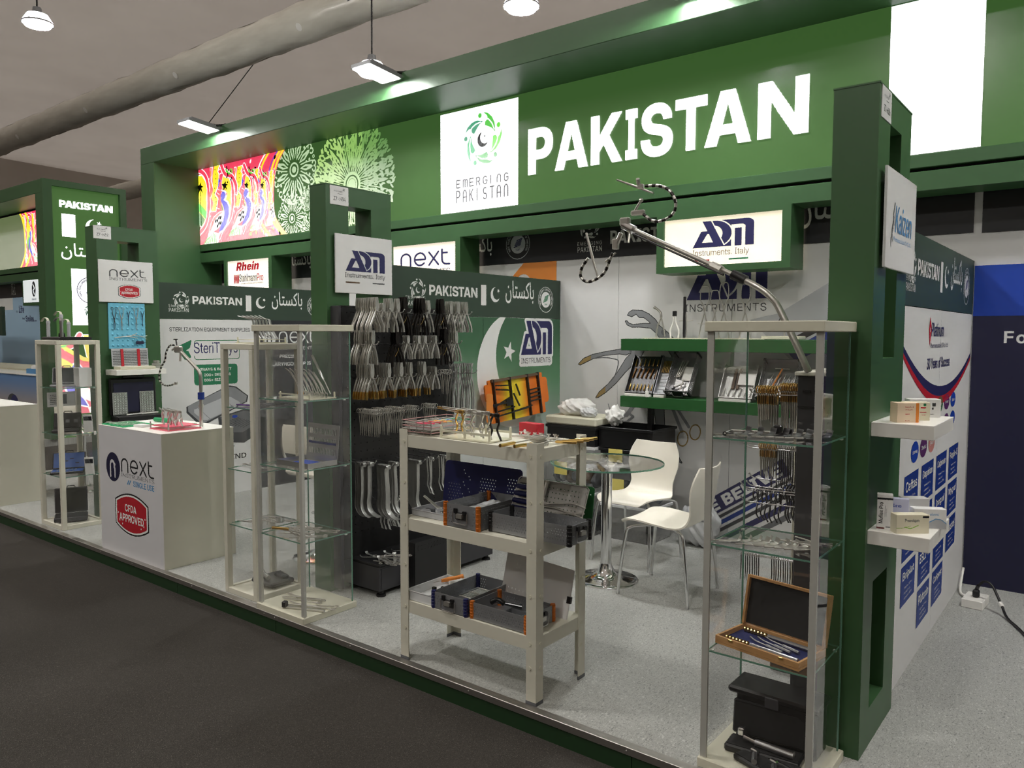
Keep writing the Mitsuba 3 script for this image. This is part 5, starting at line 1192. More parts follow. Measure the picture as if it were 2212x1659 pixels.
# instruments that lie flat
def lying(kind):
    if kind == 'forceps':
        out = []
        for s in (-1, 1):
            c = curve([(-0.11, s*0.004, 0.004), (-0.04, s*0.006, 0.004), (0.0, 0.0, 0.005), (0.07, -s*0.018, 0.004), (0.115, -s*0.020, 0.004)], 14)
            out.append(('arm', mikit.ply(tube(c, np.interp(np.linspace(0, 1, len(c)), [0, .5, 1], [.0018, .0042, .003]), 6), 'steel', smooth=40)))
            out.append(('ring', mikit.ply(tube([(0.13+0.016*math.cos(a), -s*0.022+0.012*math.sin(a), 0.004) for a in np.linspace(0, 6.2832, 14)], 0.0024, 5), 'steel', smooth=True)))
        return out
    if kind == 'blade':
        return [('blade', mikit.ply(tube(curve([(-0.12, 0, 0.020), (-0.10, 0, 0.004), (0, 0, 0.003), (0.09, 0, 0.004), (0.12, 0, 0.022), (0.13, 0, 0.045)], 24), 1.0, 6, flat=((0, 1, 0), (0.012, 0.0016))), 'steel_satin', smooth=40))]
    if kind == 'broad':
        return [('blade', mikit.ply(tube(curve([(-0.075, 0, 0.035), (-0.06, 0, 0.008), (0, 0, 0.004), (0.05, 0, 0.005)], 18), 1.0, 6, flat=((0, 1, 0), (0.022, 0.0018))), 'steel_dark', smooth=40)), ('tang', mikit.ply(tube([(0.05, 0, 0.005), (0.09, 0, 0.006)], 0.004, 6), 'steel', smooth=True))]
    if kind == 'spring':
        return [('jaw', mikit.ply(tube(curve([(-0.12, 0.0, 0.006), (0.0, 0.004, 0.007), (0.09, 0.012*s, 0.006), (0.14, 0.03*s, 0.006)], 14), [0.004+0.002*math.sin(q/13*3.14) for q in range(13)] if False else 0.0045, 6), 'steel', smooth=40)) for s in (-1, 1)]
    if kind == 'hammer':
        return [('shaft', mikit.ply(rod((-0.02, 0, 0.009), (0.16, 0, 0.009), 0.0035, 8), 'steel', smooth=40)), ('grip', mikit.ply(lathe([(0, 0), (0.0085, 0), (0.0085, 0.11), (0.005, 0.12), (0, 0.12)], 12).apply_transform(mtx(-0.13, 0, 0.009, ry=90)), 'gold', smooth=30))]
    if kind == 'ringpile':
        return [('ring', mikit.ply(trimesh.creation.torus(0.030, 0.0035, 20, 6), 'steel', smooth=True))]
    if kind == 'tube':
        return [('barrel', mikit.ply(move(trimesh.creation.cylinder(radius=0.011, height=0.10, sections=14), mtx(0, 0, 0.011, ry=90)), 'aluminium', smooth=30)), ('head', mikit.ply(cbox((0.065, 0, 0.014), (0.03, 0.018, 0.024), 0.003), 'black_plastic'))]
LY = {k: lying(k) for k in ('forceps', 'blade', 'broad', 'spring', 'hammer', 'tube')}
def lay(kind, x, y, z, rz, name, lab, c, group=None, s=1.0, rx=0, ry=0, swap=None):
    t = thing(name, lab, c, group)
    M = TW(mtx(x, y, z, rz, rx, ry, s))
    for nn, d in LY[kind]:
        if swap: d = {**d, 'bsdf': {'type': 'ref', 'id': swap}}
        put(t, nn, d, None, at=M)
    return t
for k in range(14):
    lay(('forceps', 'blade')[k % 2], -3.50+0.11*rs.uniform(-1, 1), 3.13+0.10*rs.uniform(-.3, 1), 0.302+0.007*(k//4), rs.uniform(-60, 60), ('lying_forceps', 'lying_retractor')[k % 2], ('steel forceps', 'bent steel retractor')[k % 2]+' in the heap on the base of the pegboard stand', ('forceps', 'retractor')[k % 2], 'heap on the pegboard base', 0.8)
for k in range(4): lay('blade', -3.52+0.04*k, 3.42+0.03*k, 0.302, 70+15*k, 'lying_retractor', 'bent steel retractor lying far back on the base of the pegboard stand', 'retractor', 'retractors at the back of the base', 0.9)

# ---------------------------------------------------------------- second stand at the right, seen through the tall cabinet
g2 = thing('pegboard_stand', 'charcoal pegboard stand with gold handled scissors behind the right glass cabinet', 'display stand')
put(g2, 'end_panel', box(-1.012, -0.895, 3.15, 3.17, 0.12, 1.512, 0.003), 'charcoal')
put(g2, 'end_panel_lip', box(-1.010, -0.897, 3.146, 3.15, 1.385, 1.39), 'black_matte')
for x in (-0.99, -0.945): put(g2, 'slot', box(x, x+0.03, 3.146, 3.15, 1.445, 1.455), 'black_matte')
put(g2, 'board', box(-1.012, -0.99, 3.17, 3.92, 0.12, 1.512), 'black_paint')
put(g2, 'cap', box(-1.022, -0.885, 3.14, 3.95, 1.512, 1.528, 0.003), 'white_paint')
put(g2, 'base', box(-1.24, -0.88, 3.56, 3.95, 0.1, 0.24, 0.005), 'black_paint')
put(g2, 'white_strip', box(-1.20, -1.165, 3.70, 3.72, 0.24, 1.40, 0.003), 'cream_paint')
PROTO['gold_ring'] = [(n, {**d, 'bsdf': {'type': 'ref', 'id': 'gold'}} if n == 'ring' else d) for n, d in ring_parts('gold')]+[('collar', mikit.ply(cbox((0, 0, -0.012), (0.006, 0.026, 0.034), 0.002), 'gold'))]
PROTO['needle'] = [('shank', mikit.ply(tube([(0, 0, 0.0), (0, 0.004, -0.08), (0, -0.002, -0.15)], [0.003, 0.0032, 0.0015], 5), 'steel_dark', smooth=True)), ('eye', mikit.ply(tube([(0, 0.008*math.cos(a), 0.010+0.010*math.sin(a)) for a in np.linspace(-1.6, 4.7, 10)], 0.002, 5), 'steel', smooth=True))]
PROTO['curl'] = [('loop', mikit.ply(tube([(0, 0.02*math.cos(a)*(1+0.1*a), 0.0+0.02*math.sin(a)*(1+0.1*a)) for a in np.linspace(0, 7, 20)], 0.0035, 6), 'steel_dark', smooth=True)), ('stem', mikit.ply(tube(curve([(0, 0.015, 0.0), (0, 0.03, -0.04), (0, 0.01, -0.09), (0, 0.05, -0.13)], 12), 0.0035, 6), 'steel_dark', smooth=True))]
WHAT['gold_ring'] = ('scissors', 'gold scissors', 'scissors'); WHAT['needle'] = ('needle_holder', 'slim dark steel instrument', 'instrument'); WHAT['curl'] = ('clamp', 'dark curled steel clamp', 'clamp')
def hook2(y, z, length): hook(g2, y, z, -1.012, length, -1)
for k, (kind, n, y, z, xf, st, s, wh) in enumerate((
  ('gold_ring', 9, 3.27, 1.412, -1.135, .0095, 1.15, 'outer bundle high behind the right cabinet'), ('gold_ring', 9, 3.29, 1.425, -1.045, .0095, 1.15, 'inner bundle high behind the right cabinet'),
  ('gold_ring', 8, 3.29, 1.175, -1.140, .0095, 0.9, 'outer bundle under the upper glass shelf'), ('needle', 12, 3.31, 1.18, -1.040, .0085, 1.0, 'inner bundle under the upper glass shelf'),
  ('curl', 6, 3.30, 0.985, -1.13, .020, 1.0, 'from outer end of middle hook, right cabinet'), ('curl', 7, 3.33, 1.0, -1.04, .012, 1.1, 'from inner end of middle hook, right cabinet'), ('needle', 7, 3.36, 1.03, -1.05, .022, 0.9, 'on rear middle hook behind right cabinet'),
  ('needle', 9, 3.28, 0.705, -1.20, .010, 0.72, 'from outer end of low hook, right cabinet'), ('needle', 12, 3.31, 0.70, -1.045, .010, 0.78, 'from inner end of low hook, right cabinet'))):
    hook2(y, z+0.012, 0.27 if z < 1.4 else 0.24)
    hang(kind, n, y, z, xf, st, wh, 4, s, 1)
for z in (1.02, 0.96, 0.80): hook2(3.24, z, 0.26)
# ================================================================ things on the white rack
def plate(x0, y0, x1, y1, r, nx, ny, hr, margin=0.02, skip=None, jitter=0):
    g = rect(x0, y0, x1, y1, r)
    hs = []
    for i in range(nx):
        for j in range(ny):
            if skip and skip(i, j): continue
            hs.append(Point(x0+margin+(x1-x0-2*margin)*(i+0.5*(j % 2)*jitter)/max(1, nx-1), y0+margin+(y1-y0-2*margin)*j/max(1, ny-1)).buffer(hr, quad_segs=2))
    return g.difference(union_all(hs)) if hs else g
def case(x0, x1, y0, y1, z0, h, corner, lab, latch='front', inside='bag', extra_latch=None):
    t = thing('instrument_case', lab, 'instrument case')
    e = 0.003
    for n, o, u, w in (('front_wall', (x0, y0+e, z0), (1, 0, 0), x1-x0), ('back_wall', (x0, y1, z0), (1, 0, 0), x1-x0), ('side_wall', (x0, y0, z0), (0, 1, 0), y1-y0), ('side_wall', (x1-e, y0, z0), (0, 1, 0), y1-y0)):
        F = Frame(o, u, (0, 0, 1))
        nx = int(w/0.014)
        sk = (lambda i, j, nx=nx: abs(i-nx/2) < 4.5 and w < 0.25) if True else None
        put(t, n, solid(plate(0, 0.004, w, h, 0.0, nx, max(2, int(h/0.016)), 0.0024, 0.018, sk, 1), F, e if n != 'side_wall' else e, 0 if n != 'front_wall' else 0), 'alu_grey')
    put(t, 'floor', box(x0, x1, y0, y1, z0+0.002, z0+0.005), 'alu_grey')
    for x in (x0, x1):
        for y in (y0, y1):
            k = put(t, 'corner', lathe([(0, 0), (0.011, 0), (0.012, 0.004), (0.012, h), (0.011, h+0.004), (0, h+0.004)], 12, (x+(0.005 if x == x0 else -0.005), y+(0.005 if y == y0 else -0.005), z0)), corner, smooth=30)
            ribs = [move(trimesh.creation.torus(0.0122, 0.0013, 12, 4), mtx(x+(0.005 if x == x0 else -0.005), y+(0.005 if y == y0 else -0.005), z0+0.015+q*(h-0.02)/4)) for q in range(5)]
            put(k, 'ribs', cat(ribs), corner)
    for side in ([latch]+([extra_latch] if extra_latch else [])):
        F = {'front': Frame(((x0+x1)/2, y0, z0+h*0.52), (1, 0, 0), (0, 0, 1)), 'right': Frame((x1, (y0+y1)/2, z0+h*0.52), (0, 1, 0), (0, 0, 1))}[side]
        k = put(t, 'latch', solid(rect(-0.032, -0.016, 0.032, 0.016, 0.004), F, 0.004, 0.001), 'steel_dark')
        a = F.pts([(-0.042, 0.018), (-0.042, -0.026), (-0.034, -0.034), (0.034, -0.034), (0.042, -0.026), (0.042, 0.018)], 0.010)
        put(k, 'bail', tube(a, 0.0028, 6), 'chrome', smooth=True)
        put(k, 'toggle', solid(rect(-0.018, -0.008, 0.018, 0.012, 0.003), F, 0.014, 0.004), 'steel')
        put(k, 'clip', cat([solid(rect(-0.036, 0.012, -0.020, 0.034, 0.002), F, 0.010, 0.002), solid(rect(0.016, 0.008, 0.034, 0.026, 0.002), F, 0.010, 0.002)]), 'black_plastic')
    return t
def crumple(x0, x1, y0, y1, z, h, seed=1, n=14):
    xs, ys = np.linspace(x0, x1, n), np.linspace(y0, y1, n)
    X, Y = np.meshgrid(xs, ys)
    P = np.stack([X*38, Y*38, np.full_like(X, seed)], -1)
    Z = z+h*meshkit.fbm(P, 3, seed)*np.sin(np.linspace(0.15, 3.0, n))[None, :]**0.4
    V = np.stack([X, Y, Z], -1).reshape(-1, 3)
    F = [[i*n+j, i*n+j+1, (i+1)*n+j+1, (i+1)*n+j] for i in range(n-1) for j in range(n-1)]
    return (V, np.array(F))
mat('film', (208, 210, 212), 0.18, spec=0.9)
t = case(-2.418, -2.212, 2.585, 2.905, 0.797, 0.106, 'orange_anodised', 'aluminium case with orange corners on the middle rack shelf', 'front')
bag = solo('plastic_bag', crumple(-2.40, -2.23, 2.62, 2.88, 0.845, 0.05), 'film', 'crumpled clear bag inside the case with orange corners on the middle shelf', 'bag', smooth=True)
t = case(-2.185, -1.755, 2.630, 2.790, 0.797, 0.085, 'black_plastic', 'long aluminium case with black corners sticking out of the rack', 'right')
solo('plastic_bag', crumple(-1.95, -1.80, 2.65, 2.76, 0.805, 0.04, 3), 'film', 'crumpled clear bag inside the long case with black corners', 'bag', smooth=True)
solo('foam_block', box(-2.03, -1.99, 2.665, 2.70, 0.803, 0.845, 0.004), 'black_plastic', 'small black block standing inside the long case with black corners', 'foam block')
t = case(-2.492, -2.282, 2.580, 2.908, 0.394, 0.078, 'navy_plastic', 'aluminium case with navy corners on the bottom rack shelf', 'front')
rk2 = thing('instrument_insert', 'slotted steel insert inside the case with navy corners', 'insert')
put(rk2, 'grid', cat([rod((-2.42+0.011*k, 2.70, 0.43), (-2.42+0.011*k, 2.84, 0.43), 0.0018, 4) for k in range(10)]+[rod((-2.43, y, 0.432), (-2.31, y, 0.432), 0.0022, 4) for y in (2.70, 2.77, 2.84)]), 'steel')
put(rk2, 'frame', cat([box(-2.432, -2.428, 2.70, 2.84, 0.40, 0.436), box(-2.312, -2.308, 2.70, 2.84, 0.40, 0.436), box(-2.432, -2.308, 2.698, 2.702, 0.40, 0.43)]), 'alu_grey')
t = case(-2.262, -1.945, 2.590, 2.795, 0.394, 0.074, 'orange_anodised', 'aluminium case with orange corners on the bottom rack shelf', 'right')
ins = thing('instrument_insert', 'grey plastic dividers inside the orange cornered case on the bottom shelf', 'insert')
put(ins, 'divider', box(-2.12, -2.115, 2.61, 2.78, 0.402, 0.44), 'grey_mid'); put(ins, 'divider', box(-2.02, -2.015, 2.61, 2.78, 0.402, 0.44), 'grey_mid'); put(ins, 'divider', box(-2.115, -1.96, 2.70, 2.705, 0.402, 0.44), 'grey_mid')
k = thing('drill_handle', 'black and steel drill handpiece lying in the orange cornered case below', 'handpiece')
put(k, 'grip', tube(curve([(-2.20, 2.66, 0.46), (-2.17, 2.67, 0.475), (-2.14, 2.68, 0.46)], 8), 0.012, 8), 'black_plastic', smooth=True)
put(k, 'barrel', rod((-2.17, 2.67, 0.465), (-2.07, 2.72, 0.45), 0.008, 10), 'steel_dark', smooth=30)
def lid(name, lab, w, h, r, holes, o, u, v, m, d=0.004):
    t = thing(name, lab, 'case lid')
    F = Frame(o, u, v)
    put(t, 'plate', solid(rect(0, 0, w, h, r).difference(holes), F, d), m)
    return t, F
hs = [Point(0.03+0.016*i+0.008*(j % 2), 0.03+0.015*j).buffer(0.0034, quad_segs=2) for i in range(29) for j in range(12) if (i < 5 and j < 7) or (11 < i < 18 and 4 < j < 10) or (i > 19 and j < 11 and not (i < 22 and j > 5)) or (5 <= i < 9 and (i+j) % 4 == 0)]
t, F = lid('case_lid', 'navy perforated case lid leaning at the back of the middle rack shelf', 0.46, 0.235, 0.02, union_all(hs), (-2.690, 2.865, 0.80), (0.99, 0.10, -0.02), (0.10, 0.12, 1), 'navy_plastic')
put(t, 'lettering', flat(union_all([fit(affinity.skew(ADM, 8), 0.20, 0.07, 0.27, 0.10), sbox(0.18, 0.055, 0.29, 0.062)]), F, 0.005), 'grey_print')
t, F = lid('case_lid', 'green perforated case lid standing behind the steel tray on the rack', 0.30, 0.20, 0.012, union_all([Point(0.02+0.0125*i, 0.165).buffer(0.003, quad_segs=2) for i in range(22)]), (-2.13, 2.90, 0.80), (1, 0.06, -0.03), (0.03, 0.10, 1), 'green_lid')
mat('green_lid', (30, 88, 44), 0.4)
hw = union_all([Point(0.04+0.022*i, 0.05+0.022*j).buffer(0.003, quad_segs=2) for i in range(6) for j in range(2)]+[Point(0.07+0.02*i, 0.17+0.02*j).buffer(0.002, quad_segs=2) for i in range(6) for j in range(3)])
t, F = lid('case_lid', 'pale grey perforated case lid leaning at the back of the bottom rack shelf', 0.40, 0.24, 0.006, hw, (-2.31, 2.862, 0.394), (0.995, -0.05, -0.05), (0.16, 0.20, 1), 'white_board')
put(t, 'clip', solid(rect(0.385, 0.09, 0.405, 0.12), F, 0.014, -0.006), 'black_plastic')

# steel instrument tray, tilted, with its load
st = thing('steel_tray', 'tilted open steel instrument tray on the middle rack shelf', 'tray')
F = Frame((-2.21, 2.805, 0.83), (1, 0.02, -0.02), (0, 0.45, 1))
h2 = union_all([Point(0.16+0.02*i, 0.03+0.022*j).buffer(0.003, quad_segs=2) for i in range(10) for j in range(7)])
put(st, 'plate', solid(rect(0, 0, 0.385, 0.19, 0.03).difference(h2), F, 0.002), 'steel_satin')
put(st, 'rim', tube(F.pts([(0.01, 0), (0.375, 0), (0.385, 0.01), (0.385, 0.18), (0.375, 0.19), (0.01, 0.19), (0, 0.18), (0, 0.01), (0.01, 0)], 0.004), 0.003, 6), 'chrome', smooth=True)
for k in range(4): put(st, 'bar', solid(sbox(0.02, 0.04+0.038*k, 0.15, 0.048+0.038*k), F, 0.012, 0.002), 'steel_dark')
put(st, 'bail', tube(F.pts([(0.385, 0.02), (0.395, 0.0), (0.395, 0.14), (0.385, 0.16)], 0.02), 0.0028, 6), 'chrome', smooth=True)
for k in range(4):
    c = solo('navy_cylinder', rod(F.pts([(0.015, 0.04+0.034*k)], 0.022)[0], F.pts([(0.10, 0.04+0.034*k)], 0.022)[0], 0.012, 12), 'navy_plastic', 'navy plastic cylinder in the column at the left end of the steel tray', 'cylinder', 'navy cylinders in the steel tray', smooth=30)
k = thing('steel_cylinder', 'upright steel cylinder with ribbed ends in the steel tray', 'cylinder')
a, b = F.pts([(0.165, 0.10), (0.165, 0.185)], 0.024)
put(k, 'barrel', rod(a, b, 0.015, 16), 'chrome', smooth=30)
for q in (0.06, 0.94): put(k, 'band', rod(a+(b-a)*(q-0.05), a+(b-a)*(q+0.05), 0.018, 16), 'steel', smooth=30)
for q, (x, y, w) in enumerate(((0.30, 0.09, 25), (0.30, 0.045, 8))):
    c = thing('bone_forceps', ('bowed bone forceps lying across the steel tray, upper one', 'bowed bone forceps lying across the steel tray, lower one')[q], 'forceps')
    put(c, 'arm', tube(F.pts(curve([(x-0.15, y-0.02, 0), (x-0.05, y+0.0, 0), (x+0.03, y+0.012, 0), (x+0.10, y+0.004, 0)], 12)[:, :2], 0.022), 0.0042, 6), 'steel', smooth=True)
    put(c, 'arm', tube(F.pts(curve([(x-0.15, y-0.022, 0), (x-0.05, y-0.02, 0), (x+0.03, y-0.03, 0), (x+0.10, y-0.02, 0)], 12)[:, :2], 0.018), 0.0042, 6), 'steel', smooth=True)
# plastic trays at the left ends of the shelves
def tray(x0, x1, y0, y1, z, h, lab, m='alu_grey', name='plastic_tray'):
    t = thing(name, lab, 'tray'); e = 0.002
    put(t, 'floor', box(x0, x1, y0, y1, z+0.001, z+0.004), m)
    for b in ((x0, x1, y0, y0+e), (x0, x1, y1-e, y1), (x0, x0+e, y0, y1), (x1-e, x1, y0, y1)): put(t, 'wall', box(*b, z+0.004, z+h), m)
    put(t, 'rim', tube([(x0, y0, z+h), (x1, y0, z+h), (x1, y1, z+h), (x0, y1, z+h), (x0, y0, z+h)], 0.003, 6), m, smooth=True)
    return t
t = tray(-2.68, -2.45, 2.635, 2.90, 0.796, 0.03, 'shallow grey tray at the left end of the middle rack shelf', 'grey_light')
for k in range(3):
    c = thing('clip_holder', 'grey plastic clip holder standing in the shallow tray on the middle shelf', 'holder', 'clip holders in the shallow tray')
    o = (-2.64+0.062*k, 2.66+0.05*k, 0.80)
    put(c, 'plate', solid(rect(0, 0, 0.055, 0.03, 0.012).difference(rect(0.015, 0.01, 0.04, 0.02, 0.005)), Frame(o, (1, 0.2, 0), (0, 0, 1)), 0.003), 'grey_light')
    put(c, 'comb', cat([box(o[0]+0.006*q, o[0]+0.006*q+0.003, o[1]+0.03, o[1]+0.045, 0.80, 0.825) for q in range(9)]), 'grey_mid')
for k in range(5): lay('blade', -2.58+0.02*k, 2.72+0.03*k, 0.802+0.004*k, 30+8*k, 'lying_retractor', 'bent steel retractor in the shallow tray on the middle rack shelf', 'retractor', 'retractors in the shallow tray', 0.7)
c = thing('chisel', 'steel chisel with a broad end resting on the shallow tray', 'chisel')
put(c, 'shaft', tube([(-2.70, 2.74, 0.87), (-2.63, 2.76, 0.82), (-2.60, 2.77, 0.81)], [0.006, 0.008, 0.010], 8, flat=((0, 1, 0), (1.5, 0.5))), 'steel', smooth=40)
t = tray(-2.675, -2.51, 2.59, 2.88, 0.393, 0.045, 'clear plastic tray with tools at the left end of the bottom shelf', 'film')
lay('forceps', -2.60, 2.66, 0.40, 60, 'lying_forceps', 'steel forceps at the front of the clear tray on the bottom shelf', 'forceps', None, 0.7)
lay('forceps', -2.57, 2.72, 0.404, 75, 'lying_forceps', 'steel forceps further back in the clear tray on the bottom shelf', 'forceps', None, 0.7)
for k in range(3): solo('dark_bracket', cat([box(-2.63+0.03*k, -2.612+0.03*k, 2.72+0.03*k, 2.735+0.03*k, 0.402, 0.425), box(-2.63+0.03*k, -2.59+0.03*k, 2.72+0.03*k, 2.725+0.03*k, 0.402, 0.41)]), 'black_plastic', 'small black bracket in the clear tray on the bottom shelf', 'bracket', 'black brackets in the clear tray')
c = thing('screwdriver', 'screwdriver with an orange ribbed handle at the back of the bottom shelf', 'screwdriver')
put(c, 'handle', tube([(-2.64+0.0, 2.80, 0.435), (-2.62, 2.835, 0.438), (-2.60, 2.87, 0.441), (-2.585, 2.90, 0.444)], [0.008, 0.012, 0.010, 0.012], 10), 'orange_print', smooth=40)
put(c, 'blade', rod((-2.66, 2.765, 0.432), (-2.64, 2.80, 0.435), 0.003, 6), 'steel', smooth=True)
solo('white_tube', rod((-2.575, 2.79, 0.437), (-2.52, 2.90, 0.44), 0.013, 14), 'white_gloss', 'white plastic tube beside the orange screwdriver', 'tube', smooth=30)

# top of the rack
wt = thing('wire_basket', 'stacked pink wire baskets with coloured instruments on top of the rack', 'wire basket')
C = [np.array(p) for p in ((-2.690, 2.585), (-2.50, 2.585), (-2.50, 2.895), (-2.690, 2.895))]
mat('pink_wire', (214, 168, 168), 0.3, metal=0.7)
for k in range(6):
    z = 1.200+0.013*k
    put(wt, 'ring', tube([(*C[i % 4], z) for i in (0, 1, 2, 3, 0)], 0.0022, 5), 'pink_wire' if k % 2 else 'steel', smooth=True)
put(wt, 'upright', cat([rod((*(C[i]+(C[(i+1) % 4]-C[i])*q), 1.198), (*(C[i]+(C[(i+1) % 4]-C[i])*q), 1.268), 0.0018, 5) for i in range(4) for q in (0, 0.25, 0.5, 0.75)]), 'steel')
put(wt, 'base', box(-2.688, -2.502, 2.587, 2.893, 1.222, 1.224), 'steel_satin')
cols_i = [('red_plastic', 'red'), ('red_print', 'dark red'), ('orange_print', 'orange'), ('yellow_bright', 'yellow'), ('sky_print', 'blue'), ('green_plastic', 'green'), ('green_print', 'dark green')]
mat('yellow_bright', (226, 190, 60), 0.4)
for k in range(14):
    m, w = cols_i[min(6, k//2)]
    y = 2.605+0.0205*k
    c = thing('dental_instrument', f'slim steel instrument with a {w} grip in the wire baskets', 'instrument', f'{w} gripped instruments in the wire baskets')
    put(c, 'rod', rod((-2.675, y, 1.250+0.004*(k % 2)), (-2.515, y+0.006, 1.252), 0.0024, 6), 'steel', smooth=True)
    put(c, 'grip', rod((-2.62+0.03*(k % 2), y+0.002, 1.251+0.003*(k % 2)), (-2.55+0.03*(k % 2), y+0.004, 1.252), 0.0048, 8), m, smooth=True)
for k in range(6):
    c = solo('bent_probe', tube(curve([(-2.67, 2.60+0.05*k, 1.243), (-2.60, 2.602+0.05*k, 1.245), (-2.54, 2.60+0.05*k, 1.246), (-2.515, 2.60+0.05*k, 1.254)], 10), 0.0022, 5), 'steel', 'thin bent steel probe between the coloured grips', 'probe', 'probes in the wire baskets', smooth=True)
ac = thing('acrylic_stand', 'clear acrylic stand holding upright punches on top of the rack', 'stand')
mat('acrylic', (214, 212, 190), 0.12, spec=0.8)
put(ac, 'base', box(-2.46, -2.16, 2.60, 2.76, 1.197, 1.203), 'acrylic')
put(ac, 'front_bar', box(-2.46, -2.16, 2.600, 2.606, 1.225, 1.235), 'acrylic'); put(ac, 'back_bar', box(-2.46, -2.16, 2.752, 2.758, 1.225, 1.235), 'acrylic')
for x in (-2.455, -2.31, -2.165):
    for y in (2.605, 2.755): put(ac, 'pillar', lathe([(0, 0), (0.006, 0), (0.006, 0.045), (0.003, 0.05), (0, 0.052)], 10, (x, y, 1.203)), 'acrylic', smooth=30)
def punch(n, lab, x, y, z, rz, m='steel', L=0.20, grp=None, h=0.10, s=1.0, tilt=0):
    """Kerrison style punch: long shaft over a pair of pistol handles standing on the stand."""
    t = thing(n, lab, 'punch', grp)
    M = mtx(x, y, z, rz, 0, tilt, s)
    def P(q): return (np.c_[np.asarray(q, float), np.ones(len(q))]@M.T)[:, :3]
    put(t, 'shaft', tube(P([(0.03, 0, h+0.012), (-0.05, 0, h+0.014), (-L, 0, h+0.016)]), [0.005, 0.0042, 0.003], 6), m, smooth=True)
    put(t, 'shaft', tube(P([(0.03, 0, h+0.004), (-L+0.005, 0, h+0.009)]), 0.0028, 6), m, smooth=True)
    put(t, 'handle', tube(P(curve([(0.025, 0, h+0.008), (0.035, 0, h*0.75), (0.022, 0, h*0.45), (0.045, 0, h*0.1), (0.05, 0, 0)], 12)), [0.006]*3+[0.0055]*10, 6, flat=(M[:3, 1], (1.0, 0.8))), m, smooth=True)
    put(t, 'handle', tube(P(curve([(-0.01, 0, h+0.005), (-0.03, 0, h*0.7), (-0.015, 0, h*0.4), (-0.035, 0, h*0.05)], 12)), 0.0055, 6, flat=(M[:3, 1], (1.0, 0.8))), m, smooth=True)
    put(t, 'pivot', move(cbox((0.02, 0, h+0.01), (0.03, 0.012, 0.02), 0.003), M), m)
    return t
for k in range(5):
    punch('bone_punch', ('bone punch with gold and black handles at the left end of the acrylic stand', 'steel bone punch second from the left in the acrylic stand', 'steel bone punch in the middle of the acrylic stand', 'steel bone punch second from the right in the acrylic stand', 'black handled bone punch at the right end of the acrylic stand')[k], -2.42+0.058*k, 2.69-0.006*k, 1.203, -18+5*(k % 3), 'gold' if k == 0 else ('black_steel' if k == 4 else 'steel'), 0.21 if k < 4 else 0.13, None, 0.10+0.006*(k % 2))
rb = thing('red_box', 'small red box with a pale round mark on top of the rack', 'box')
put(rb, 'carton', move(box(-0.06, 0.06, -0.025, 0.025, 0, 0.062, 0.001), mtx(-2.165, 2.915, 1.196, -10)), 'red_print')
Fb = Frame((-2.165, 2.915, 1.196), (math.cos(math.radians(-10)), math.sin(math.radians(-10)), 0), (0, 0, 1))
put(rb, 'mark', flat(Point(-0.018, 0.022).buffer(0.011), Fb, 0.0255), 'white_print')
for k, (x, y, r, w) in enumerate(((-2.035, 2.60, 72, 'left'), (-1.955, 2.62, 62, 'right'))):
    lay('hammer', x, y+0.03, 1.2, r+20, 'gold_awl', f'gold handled steel awl, {w} of two at the front of the rack top', 'awl', None, 0.9)
for k in range(5): lay('hammer', -1.93+0.012*k, 2.76+0.03*k, 1.2, 200+12*k, 'gold_awl', 'pale gold handled awl at the right end of the rack top', 'awl', 'awls at the right end of the rack top', 0.8)
for k in range(8):
    a = k*0.8
    solo('steel_ring', mikit.ply(trimesh.creation.torus(0.030, 0.004, 20, 6), 'steel', smooth=True), None, 'toothed steel ring in the pile at the front right of the rack top', 'ring', 'steel rings on the rack top', at=TW(mtx(-1.965+0.010*math.cos(a), 2.70+0.010*math.sin(a), 1.2+0.005*k, 0, 6*math.sin(a), 6*math.cos(a))))
for k in range(9):
    x, y = -2.17+0.026*k, 2.83+0.012*math.sin(k*2.1)
    c = thing('frame_retractor', 'steel ring retractor frame with round knobs behind the gold awls', 'retractor', 'knobbed retractor parts on the rack top')
    put(c, 'bar', tube(curve([(x-0.05, y, 1.201+0.003*(k % 3)), (x, y+0.012, 1.205+0.003*(k % 3)), (x+0.05, y+0.004, 1.203)], 8), 0.004, 6), 'steel', smooth=True)
    put(c, 'knob', lathe([(0, 0), (0.004, 0), (0.004, 0.014), (0.009, 0.015), (0.009, 0.020), (0, 0.021)], 10, (x, y+0.012, 1.206)), 'chrome', smooth=30)

# ================================================================ cabinets: lying instruments on the glass shelves
def scatter(kind, n, x0, x1, y0, y1, z, name, lab, c, grp, rz=(0, 360), s=(0.8, 1.0), lift=0.004, seed=1):
    q = random.Random(seed)
    for k in range(n):
        lay(kind, q.uniform(x0, x1), q.uniform(y0, y1), z+lift*(k % 4), q.uniform(*rz), name, lab, c, grp, q.uniform(*s))
# tall right cabinet
for k in range(4): lay('broad', -1.085+0.042*k, 2.68+0.01*k, 1.314, 232, 'blade_retractor', 'broad dark steel blade in the left row on the upper shelf of the right cabinet', 'retractor', 'left row of broad blades', 0.85)
for k in range(5): lay('broad', -0.945+0.030*k, 2.71+0.012*k, 1.314, 232, 'blade_retractor', 'broad dark steel blade in the right row on the upper shelf of the right cabinet', 'retractor', 'right row of broad blades', 0.85)
c = thing('frame_bar', 'long steel retractor bar lying across the upper shelf of the right cabinet', 'bar')
put(c, 'bar', rod((-1.11, 2.72, 1.325), (-0.80, 2.82, 1.325), 0.005, 8), 'steel', smooth=True); put(c, 'block', cbox((-0.955, 2.77, 1.335), (0.03, 0.02, 0.035), 0.004), 'steel_dark'); put(c, 'handle', rod((-1.10, 2.70, 1.322), (-1.13+0.03, 2.64, 1.322), 0.009, 10), 'chrome', smooth=True)
